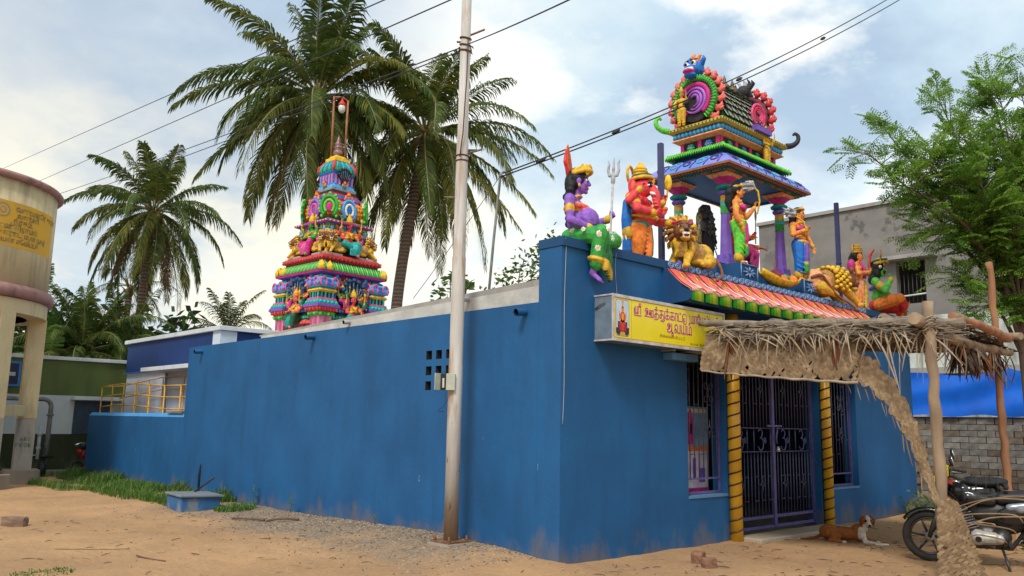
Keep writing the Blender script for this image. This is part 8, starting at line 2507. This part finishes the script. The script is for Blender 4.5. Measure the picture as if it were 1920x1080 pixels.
palm('coconut palm with curved trunk leaning right of the painted tower', (10.7, 18.75, 0), (10.95, 17.6, 12.45), .25, .18, 5.1, 44, 5, 1.0, mid=V((10.65, 18.6, 6.0)), extra=((180, 15, 4.8, 1.25, 1.2, 20), (185, 35, 4.7, 1.5, 1.2, 30), (0, 5, 5.4, 1.2, .3, 10), (0, -25, 5.5, .8, .7, 15), (350, -50, 5.3, .5, .9, 10), (200, -55, 4.6, .4, .4, 5)))
palm('coconut palm standing alone on the left beyond the green house', (4.75, 28.3, 0), (4.61, 27.37, 9.9), .19, .13, 3.75, 40, 8, .80)
palm('short young palm peeping over the dark blue sanctum', (8.28, 27.69, 0), (8.28, 27.69, 5.2), .16, .14, 2.6, 20, 11, .55, 'young palms beyond the roofs', nuts=0, emin=-10, n_leaf=40)
palm('small dim palm under the lone coconut palm', (5.3, 31.5, 0), (5.3, 31.5, 7.3), .16, .13, 2.4, 18, 13, .45, 'young palms beyond the roofs', nuts=0, emin=-60, n_leaf=36)
for k, (x, y, z, L, lb) in enumerate(((2.0, 25.9, 3.9, 3.2, 'bushy young palm behind the green house roof, left one'), (3.3, 26.3, 3.6, 3.3, 'bushy young palm behind the blue sanctum corner'), (.6, 27.5, 4.2, 3.2, 'bushy young palm nearest the water tank'))):
    palm(lb, (x, y, 0), (x, y, z), .16, .13, L*1.08, 26, 20+k, .66, 'young palms beyond the roofs', nuts=0, emin=-5, n_leaf=60)
# banana plants
BAN = [mat('banana_green', (.075, .165, .03), .4, (.045, .11, .022), 2, spec=.5, trans=.3), mat('banana_light', (.12, .20, .03), .4, (.08, .15, .028), 2, spec=.5, trans=.35)]
def banana_leaf(d0, L, W_, droop, seed):
    r_ = random.Random(seed)
    d = V(d0).normalized(); P = [V((0, 0, 0))]
    NS = 16
    for i in range(NS):
        d = (d+V((0, 0, -1))*droop*(.3+1.4*i/NS)/NS).normalized(); P.append(P[-1]+d*L/NS)
    mb = MB(); mb.tube(P, [.03*(1-.9*i/NS) for i in range(NS+1)], 5, 1, False)
    for i in range(2, NS):
        t = (P[i+1 if i < NS else i]-P[i-1]).normalized()
        sd_ = t.cross(V((0, 0, 1)))
        sd_ = sd_.normalized() if sd_.length > .1 else V((1, 0, 0))
        w0 = W_*math.sin(PI*(i/NS)**.8)**.6; w1 = W_*math.sin(PI*min(.999, (i+1)/NS)**.8)**.6
        for sg in (-1, 1):
            dz = V((0, 0, -1))*r_.uniform(.05, .5)
            sw = t*r_.uniform(.0, .18)
            a, b_ = P[i], P[i]+(P[min(i+1, NS)]-P[i])*.93
            mb.add([a, b_, b_+sd_*sg*w1+dz*w1+sw, a+sd_*sg*w0+dz*w0+sw], [(0, 1, 2, 3)], 0)
    return mb
for k, (x, y, z, lb) in enumerate(((-.9, 26.2, 3.3, 'banana plant in the dark gap beside the water tank pillar'), (.35, 26.0, 3.0, 'banana plant rising above the green house coping, left of the others'), (1.25, 26.6, 3.7, 'banana plant with torn leaves above the green house'), (2.55, 25.7, 2.9, 'banana plant drooping over the right end of the green house'), (4.3, 25.6, 3.0, 'banana plant with one bright pale leaf over the sanctum roof'), (-2.2, 26.8, 3.6, 'banana plant seen between the tank pillars'), (.9, 25.5, 3.3, 'banana plant with broad dark leaves hanging over the green house coping'), (1.9, 26.9, 4.2, 'tallest banana plant behind the green house'), (3.4, 25.4, 2.6, 'low banana plant beside the left end of the sanctum coping'))):
    t = thing('banana_plant', lb, 'banana plant', (x, y, 0), 0, 'banana plants behind the house')
    mb = MB(); mb.tube([(0, 0, -.2), (.03, 0, z*.5), (0, 0, z)], [.16, .13, .08], 10); mb.build('stem', mat('banana_stem', (.12, .14, .05), .5, (.08, .06, .03), 4), t)
    r_ = random.Random(k+40)
    for j in range(9):
        az = j*2.4+k; el = R(78-9*j)
        mb = banana_leaf((math.cos(az)*math.cos(el), math.sin(az)*math.cos(el), math.sin(el)), r_.uniform(1.7, 2.3), r_.uniform(.26, .36), 1.0+.12*j, k*20+j)
        o = mb.build('leaf', [BAN[1 if (r_.random() < .22) else 0], RACH], t, fix=False); o.location = (0, 0, z)
# leafy trees
def leaf_cloud(mb, c_, rad, n, size, r_, mi_n=2):
    for k in range(n):
        p = V(c_)+V((r_.gauss(0, rad*.45), r_.gauss(0, rad*.45), r_.gauss(0, rad*.4)))
        a = V((r_.uniform(-1, 1), r_.uniform(-1, 1), r_.uniform(-.6, .6))).normalized(); b_ = a.orthogonal().normalized()
        s_ = size*r_.uniform(.6, 1.3)
        b_ = (Matrix.Rotation(r_.uniform(0, 6.28), 3, a) @ b_)
        mb.add([p-a*s_, p+b_*s_*.42, p+a*s_, p-b_*s_*.42], [(0, 1, 2, 3)], r_.randrange(mi_n))
TLEAF = [mat('tree_leaf_green', (.055, .12, .022), .5, (.035, .085, .018), 2, spec=.4, trans=.35), mat('tree_leaf_fresh', (.12, .20, .03), .5, (.08, .15, .025), 2, spec=.4, trans=.4)]
TBARK = mat('tree_bark', (.16, .105, .075), .9, (.09, .06, .045), 6, .4, 20, stretch=(1, 1, .3))
def leafy(lb, base, tips, seed, rad=.5, n=80, size=.13):
    t = thing('leafy_tree', lb, 'tree', base, 0, 'leafy trees behind the hall')
    r_ = random.Random(seed); b_ = V(base)
    mb = MB(); top = b_.lerp(V(tips[0]), .6); mb.tube([b_-V((0, 0, .3)), b_.lerp(top, .5), top], [.14, .11, .07], 8); mb.build('trunk', TBARK, t, world=True)
    fm = MB()
    for tp_ in tips:
        mb = MB(); P = bez([top, top.lerp(V(tp_), .5)+V((0, 0, .15)), V(tp_)], 4); mb.tube(P, [.05-.04*i/(len(P)-1) for i in range(len(P))], 6); mb.build('branch', TBARK, t, world=True)
        leaf_cloud(fm, tp_, rad, n, size, r_); leaf_cloud(fm, V(tp_).lerp(top, .3), rad*.8, n//3, size, r_)
    tag(fm.build('foliage', TLEAF, t, world=True, fix=False), kind='stuff')
leafy('broad leaved small tree above the roof, right beside the steel pole', (9.6, 14.0, 0), [(9.45, 13.95, 6.2), (9.9, 13.6, 6.0), (9.2, 14.2, 5.8)], 1, .40, 26, .17)
leafy('bushy tree behind the roof edge next to the hall corner', (11.3, 12.6, 0), [(10.7, 12.8, 6.1), (11.1, 12.4, 6.6), (11.7, 12.2, 7.0), (12.4, 12.2, 7.6), (11.9, 12.0, 6.2), (12.7, 11.9, 6.6), (10.9, 12.3, 5.5)], 2, .55, 70, .12)
# feathery drumstick tree on the right
ft = thing('feathery_tree', 'light green feathery leaved tree leaning over the lane at the right edge', 'tree', (10.75, -2.05, 0))
r_ = random.Random(5)
B0, B1, B2 = V((10.75, -2.05, -.3)), V((10.65, -2.0, 2.6)), V((10.55, -1.95, 4.3))
mb = MB(); P = bez([B0, B1, B2], 6); mb.tube(P, [.15-.07*i/(len(P)-1) for i in range(len(P))], 10); mb.build('trunk', TBARK, ft, world=True)
mb = MB(); P = bez([B0+V((.2, -.25, 0)), (11.2, -2.5, 2.2), (11.6, -2.9, 4.6)], 6); mb.tube(P, [.12-.06*i/(len(P)-1) for i in range(len(P))], 10); mb.build('trunk', TBARK, ft, world=True)
FL = [mat('feather_leaf_mid', (.20, .36, .05), .55, (.15, .30, .04), 2, spec=.35, trans=.5), mat('feather_leaf_light', (.28, .45, .07), .5, (.15, .29, .04), 2, spec=.35, trans=.45), mat('feather_leaf_deep', (.075, .18, .026), .5, (.05, .13, .02), 2, spec=.35, trans=.3)]
fm = MB()
def spray(p, d, ln, mi):
    """compound leaf: rib with side ribs each carrying small oval leaflets"""
    d = V(d).normalized()
    sd_ = d.cross(V((0, 0, 1)))
    sd_ = sd_.normalized() if sd_.length > .1 else V((1, 0, 0))
    sd_ = Matrix.Rotation(r_.uniform(-.7, .7), 3, d) @ sd_
    npn = 6
    for k in range(npn):
        u = .25+.75*k/(npn-1)
        q = p+d*ln*u+V((0, 0, -.16*ln*u*u))
        for sg in (-1, 1):
            pl = ln*(.46-.30*abs(u-.45))
            pd = (sd_*sg*.85+d*.55+V((0, 0, -.25))).normalized()
            for j in range(5):
                v_ = (j+.6)/5
                c_ = q+pd*pl*v_
                for s2 in ((-1, 1) if j < 4 else (0,)):
                    e = (pd*.4+d*s2*.6+V((0, 0, r_.uniform(-.5, .1)))).normalized()
                    l2 = r_.uniform(.021, .036)
                    cc = c_+d*s2*.020
                    wv = e.cross(V((r_.uniform(-.5, .5), r_.uniform(-.5, .5), 1))).normalized()*l2*.42
                    fm.add([cc-e*l2*.3, cc+wv+e*l2*.2, cc+e*l2*1.1, cc-wv+e*l2*.2], [(0, 1, 2, 3)], mi if r_.random() < .8 else r_.randrange(3))
limbs = [((7.72, -.40, 6.77), 1.0), ((8.45, -.52, 7.30), 1.0), ((7.9, -.9, 6.1), 1.0), ((9.12, -1.29, 7.9), 1.0), ((10.2, -1.82, 8.5), 1.1), ((9.66, -2.32, 7.1), 1.2), ((8.9, -1.1, 5.3), .9), ((9.55, -1.4, 4.5), .7), ((9.37, -2.31, 5.5), 1.1), ((10.84, -2.63, 6.9), 1.3), ((9.8, -1.7, 4.0), .6), ((8.77, -1.94, 6.2), 1.2), ((11.2, -3.2, 7.9), 1.3), ((11.6, -2.4, 6.0), 1.2), ((10.4, -1.2, 6.6), 1.2), ((9.5, -.9, 6.5), 1.1), ((11.2, -3.4, 4.9), 1.1), ((10.6, -2.9, 4.3), .9), ((10.2, -2.4, 5.0), 1.1), ((10.0, -1.5, 7.4), 1.1), ((12.0, -3.2, 6.6), 1.2), ((10.9, -2.0, 5.4), 1.1), ((11.4, -2.9, 3.6), .8), ((9.95, -2.1, 8.0), 1.0), ((9.3, -1.6, 7.2), 1.0), ((9.1, -1.9, 6.8), 1.0), ((9.8, -2.5, 6.3), 1.0), ((10.6, -2.7, 7.8), 1.1), ((11.0, -3.0, 7.2), 1.1), ((10.8, -3.0, 5.8), 1.0), ((8.4, -1.2, 6.6), .9), ((8.7, -1.1, 6.9), .9), ((10.4, -2.9, 6.9), 1.0), ((10.2, -2.6, 8.5), .9)]
for k, (tip, dens) in enumerate(limbs):
    tip = V(tip)
    st = B1.lerp(B2, r_.uniform(.3, 1)) if tip.z > 4.6 else B1.lerp(B2, .2)
    P = bez([st, st.lerp(tip, .5)+V((r_.uniform(-.2, .2), r_.uniform(-.2, .2), .35)), tip], 7)
    mb = MB(); mb.tube(P, [.050-.044*i/(len(P)-1) for i in range(len(P))], 6); mb.build('limb', TBARK, ft, world=True)
    for j in range(int(26*dens)):
        u = r_.uniform(.30, 1)
        i = min(int(u*(len(P)-1)), len(P)-2)
        p = P[i].lerp(P[i+1], u*(len(P)-1)-i)
        t_ = (P[i+1]-P[i]).normalized()
        d = (t_*.6+V((r_.uniform(-1, 1), r_.uniform(-1, 1), r_.uniform(-.6, .75)))).normalized()
        tw = p+d*r_.uniform(.15, .75)
        fm.tube([p, p.lerp(tw, .5)+V((0, 0, .03)), tw], [.010, .007, .004], 4, 3, False)
        for q in range(3):
            spray(p.lerp(tw, .35+.3*q), (d+V((r_.uniform(-.6, .6), r_.uniform(-.6, .6), r_.uniform(-.5, .4)))).normalized(), r_.uniform(.26, .44), (0, 1, 2, 0)[r_.randrange(4)] if u < .8 else r_.choice((0, 1, 1)))
    for q in range(4):
        spray(tip+V((r_.uniform(-.1, .1), r_.uniform(-.1, .1), r_.uniform(-.1, .1))), ((tip-P[-3]).normalized()+V((r_.uniform(-.5, .5), r_.uniform(-.5, .5), r_.uniform(-.2, .3)))).normalized(), .42, 1)
tag(fm.build('foliage', FL+[TBARK], ft, world=True, fix=False), kind='stuff')
# far tree line closing the horizon
mb = MB(); r_ = random.Random(9)
for k in range(150):
    a = R(8+k*1.0)
    dd = r_.uniform(60, 80)
    c_ = CAM+V((math.cos(a)*dd, math.sin(a)*dd, 0)); c_.z = r_.uniform(.8, 2.6)
    leaf_cloud(mb, c_, 2.6, 60, .55, r_)
tag(mb.build('far_bushes', [mat('far_leaf', (.045, .075, .03), .8, (.03, .055, .022), .3, trans=.2), TLEAF[0]], None, fix=False), 'low line of far bushes beyond the yards', None, None, 'stuff')
# dark shrubbery mass behind the house
mb = MB(); r_ = random.Random(10)
for k in range(90):
    leaf_cloud(mb, (r_.uniform(-7, 7), r_.uniform(27.5, 30), r_.uniform(.5, 5.3)), 1.1, 46, .28, r_)
tag(mb.build('shrubbery', [mat('shrub_dark', (.022, .045, .014), .6, (.014, .03, .01), 1, trans=.2), BAN[0]], None, fix=False), 'dark tangle of shrubs behind the green house', None, None, 'stuff')

# ================================================================ GROUND COVER AND LITTER
GRS = [mat('grass_green', (.095, .215, .022), .6, (.06, .145, .018), 2, trans=.3), mat('grass_pale', (.17, .20, .05), .6, (.12, .15, .04), 2, trans=.3)]
def grass(label, region, n, h, seed, nm='grass'):
    r_ = random.Random(seed); mb = MB()
    for k in range(n):
        x, y, dens = region(r_)
        z = gh(x, y)
        hh = h*r_.uniform(.4, 1.2)*dens
        a = r_.uniform(0, 6.28); ln = V((math.cos(a), math.sin(a), 0))*hh*r_.uniform(.2, .9)
        w_ = V((-math.sin(a), math.cos(a), 0))*r_.uniform(.004, .010)
        p = V((x, y, z-.01)); m_ = p+ln*.35+V((0, 0, hh*.65)); e = p+ln+V((0, 0, hh*r_.uniform(.6, .95)))
        mb.add([p-w_, p+w_, m_+w_*.8, m_-w_*.8, e], [(0, 1, 2, 3), (3, 2, 4)], r_.randrange(2) if r_.random() < .5 else 0)
    tag(mb.build(nm, GRS, None, fix=False), label, None, None, 'stuff')
def reg1(r_):
    while True:
        y = r_.uniform(8.3, 17.4); x = -r_.uniform(.02, 1)**1.4*(1.9 if y > 10 else 1.25)
        e = noise.noise(V((x*1.3, y*.6, 3)))
        if e > -.22+(.5*max(0, -x-1.0)): return x, y, (1.1 if e > .1 else .6)*(1.25 if x > -.8 else .75)
grass('patch of green grass along the foot of the low blue wall', reg1, 9000, .24, 1)
def reg2(r_):
    a = r_.uniform(0, 6.28); q = math.sqrt(r_.random()); return -.60+.35*q*math.cos(a), 7.1+.35*q*math.sin(a), .7
grass('small weeds beside the blue masonry box', reg2, 500, .16, 2)
def reg3(r_):
    a = r_.uniform(0, 6.28); q = math.sqrt(r_.random()); return 9.6+.9*q*math.cos(a), -.75+.6*q*math.sin(a), 1
grass('weeds among the stones at the right corner of the temple', reg3, 900, .30, 3)
def reg4(r_):
    a = r_.uniform(0, 6.28); q = math.sqrt(r_.random()); return -4.6+.3*q*math.cos(a), 2.95+.35*q*math.sin(a), .6
grass('thin tuft of grass at the lower left corner', reg4, 200, .07, 4)
def reg5(r_): return r_.uniform(-6, -.2), r_.uniform(17.4, 18.25), .8
grass('grass strip in front of the green house step', reg5, 1500, .2, 6)
# gravel and litter
mb = MB(); r_ = random.Random(21)
GV = [mat('pebble_grey', (.24, .21, .18), .9, (.15, .13, .11), 5), mat('pebble_tan', (.40, .29, .18), .9, (.28, .2, .12), 5), mat('pebble_dark', (.09, .07, .055), .9)]
def pebble(x, y, s_):
    z = gh(x, y)
    pts = [V((r_.uniform(.7, 1.2)*a, r_.uniform(.7, 1.2)*b_, r_.uniform(.45, .8)*c_))*s_ for a, b_, c_ in ((1, 0, 0), (-1, 0, 0), (0, 1, 0), (0, -1, 0), (0, 0, 1), (0, 0, -.5))]
    M = Matrix.Rotation(r_.uniform(0, 6.28), 3, 'Z')
    mb.add([V((x, y, z))+M @ p for p in pts], [(0, 2, 4), (2, 1, 4), (1, 3, 4), (3, 0, 4), (2, 0, 5), (1, 2, 5), (3, 1, 5), (0, 3, 5)], r_.choices((0, 1, 2), (5, 4, 3))[0])
for k in range(8500):
    y = r_.uniform(.3, 9); x = -abs(r_.gauss(0, .85))-.02
    pebble(x, y, .006+.016*r_.random()**3)
for k in range(6000):
    pebble(r_.uniform(-5.5, 9), r_.uniform(-4.2, 8) if r_.random() < .6 else r_.uniform(-3.5, 0), .004+.014*r_.random()**4)
tag(mb.build('gravel', GV, None, fix=False), 'grey gravel and pebbles strewn along the foot of the long wall', None, None, 'stuff')
mb = MB()
for k in range(650):   # dry twigs and leaf scraps
    x, y = r_.uniform(-5.5, 8.5), r_.uniform(-4, 7.5)
    if x > -.2 and y > -.2: y = r_.uniform(-3.6, -.3)
    a = r_.uniform(0, 6.28); ln = r_.uniform(.03, .16); z = gh(x, y)+.006
    p, q = V((x, y, z)), V((x+ln*math.cos(a), y+ln*math.sin(a), z+r_.uniform(0, .015)))
    mb.tube([p, p.lerp(q, .5)+V((0, 0, .005)), q], [.003, .0045, .002], 4, r_.randrange(3), False)
tag(mb.build('twigs', [mat('twig_brown', (.13, .08, .045), .9), mat('twig_tan', (.36, .26, .15), .9), mat('twig_dark', (.06, .04, .03), .9)], None, fix=False), 'dry twigs and leaf scraps scattered over the sand', None, None, 'stuff')
def stone(nm, lb, cat, loc, size, rz, m_, group=None, seed=0):
    q = random.Random(seed)
    bm = bmesh.new(); bmesh.ops.create_cube(bm, size=1)
    bmesh.ops.subdivide_edges(bm, edges=bm.edges[:], cuts=3, use_grid_fill=True)
    for v in bm.verts:
        nn = v.co.normalized()*.60
        k_ = .28 if 'brick' in nm or 'log' in nm else .75
        v.co = v.co.lerp(nn, k_)
        v.co += V((noise.noise(v.co*3+V((seed, 0, 0))), noise.noise(v.co*3+V((0, seed, 0))), noise.noise(v.co*3+V((0, 0, seed)))))*.09
        v.co = V((v.co.x*size[0], v.co.y*size[1], v.co.z*size[2]))
    me = bpy.data.meshes.new(nm); bm.to_mesh(me); bm.free()
    for p in me.polygons: p.use_smooth = 'brick' not in nm
    me.materials.append(m_)
    o = link(nm, me); o.location = (loc[0], loc[1], gh(loc[0], loc[1])+size[2]*.38); o.rotation_euler = (0, 0, R(rz))
    return tag(o, lb, cat, group)
BRK = mat('old_brick', (.26, .13, .075), .9, (.17, .085, .05), 9, .5, 40)
stone('brick', 'single worn brick lying on open sand at far left', 'brick', (-3.92, 7.15, 0), (.34, .15, .15), -42, mat('dusty_brick', (.24, .155, .10), .9, (.16, .10, .07), 9, .5, 40), None, 1)
stone('brick', 'broken brick near the temple corner, farther of the pair', 'brick', (1.50, -.86, 0), (.17, .14, .15), 20, BRK, 'bricks by the porch', 2)
stone('brick', 'broken brick near the temple corner, nearer the viewer of the pair', 'brick', (1.32, -1.13, 0), (.15, .13, .12), -30, BRK, 'bricks by the porch', 3)
RK = mat('dark_rock', (.07, .06, .05), .9, (.12, .10, .08), 5, .6, 18)
for k, (x, y, s_, lb) in enumerate(((9.75, -.30, .42, 'largest dark rock against the temple wall corner'), (10.15, -.38, .34, 'dark rock at the very end of the temple wall'), (9.35, -.32, .26, 'small dark rock at the wall foot, left in its heap'), (10.0, -.78, .30, 'dark rock lying before the rock heap'), (9.2, -.75, .20, 'smallest pale topped rock in front of the heap'))):
    stone('rock', lb, 'rock', (x, y, 0), (s_*1.3, s_, s_*.8), k*40, RK if k < 4 else GV[1], 'rocks at the temple corner', 10+k)
def stick(lb, pts, r, m_):
    P = bez([(x, y, gh(x, y)+r+dz) for x, y, dz in pts], 4)
    mb = MB(); mb.tube(P, [r*(1+.15*math.sin(i*1.7)) for i in range(len(P))], 6)
    tag(mb.build('stick', m_, None, origin=tuple(P[0])), lb, 'stick', 'sticks on the sand')
SK = mat('stick_tan', (.42, .30, .17), .85, (.28, .19, .11), 6); SD_ = mat('stick_dark', (.16, .10, .06), .9, (.1, .06, .04), 6)
stick('long pale dry stick lying on the sand at left', [(-4.10, 4.42, 0), (-3.85, 4.22, 0), (-3.6, 4.03, 0), (-3.42, 3.9, 0)], .010, SK)
stick('dark twig with a fork lying right of the long pale stick', [(-3.52, 3.36, .01), (-3.47, 3.15, 0), (-3.38, 2.86, 0)], .008, SD_)
stick('short pale stick lying just beyond the long one', [(-3.35, 3.88, 0), (-3.2, 3.72, 0), (-3.1, 3.6, 0)], .007, SK)
stick('charred stick on the gravel near the blue box', [(-1.15, 6.0, .01), (-1.0, 5.75, .02), (-.85, 5.5, 0)], .016, SD_)
stick('bent brown stick on the gravel between box and pole', [(-.9, 5.35, .01), (-.75, 5.1, .03), (-.6, 4.9, 0)], .018, SD_)
def seedling(lb, x, y, h, n, seed):
    q = random.Random(seed); z = gh(x, y)
    t = thing('seedling', lb, 'plant', (x, y, z), 0, 'seedlings at the wall foot')
    mb = MB(); mb.tube([(0, 0, -.02), (.01, 0, h*.5), (-.01, .01, h)], [.006, .005, .003], 5); mb.build('stem', mat('seedling_stem', (.10, .16, .04), .6), t)
    for k in range(n):
        a = k*2.4; zz_ = h*(.4+.6*k/n); l = h*.30*q.uniform(.8, 1.2)
        d = V((math.cos(a), math.sin(a), .25)); s_ = V((-math.sin(a), math.cos(a), 0))*l*.28
        p = V((0, 0, zz_))
        mb = MB(); mb.add([p, p+d*l*.5+s_, p+d*l+V((0, 0, -.02)), p+d*l*.5-s_], [(0, 1, 2, 3)]); mb.build('leaf', TLEAF[1], t, fix=False)
seedling('tiny seedling right of the blue masonry box', -.20, 5.9, .30, 10, 1); seedling('tiny seedling under the air vents', -.14, 3.55, .14, 7, 2); seedling('tiny seedling behind the blue masonry box lid', -.12, 7.4, .36, 9, 3)
for k, (x, y, lb) in enumerate(((9.1, -.62, 'low leafy weed left of the rock heap'), (9.9, -1.0, 'low leafy weed in front of the rock heap'), (6.3, -3.2, 'leafy weed seen under the motorbike engine'))):
    t = thing('weed', lb, 'plant', (x, y, gh(x, y)), 0, 'weeds near the rocks')
    fm2 = MB(); q = random.Random(k+70)
    leaf_cloud(fm2, (0, 0, .20), .32, 130, .06, q)
    tag(fm2.build('weed_leaves', TLEAF, t, fix=False), kind='stuff')
    mb = MB()
    for j in range(6):
        a = j*1.05
        mb.tube([(0, 0, 0), (.08*math.cos(a), .08*math.sin(a), .15), (.2*math.cos(a), .2*math.sin(a), .28)], [.006, .005, .002], 4)
    mb.build('stalk', MATS['seedling_stem'], t)
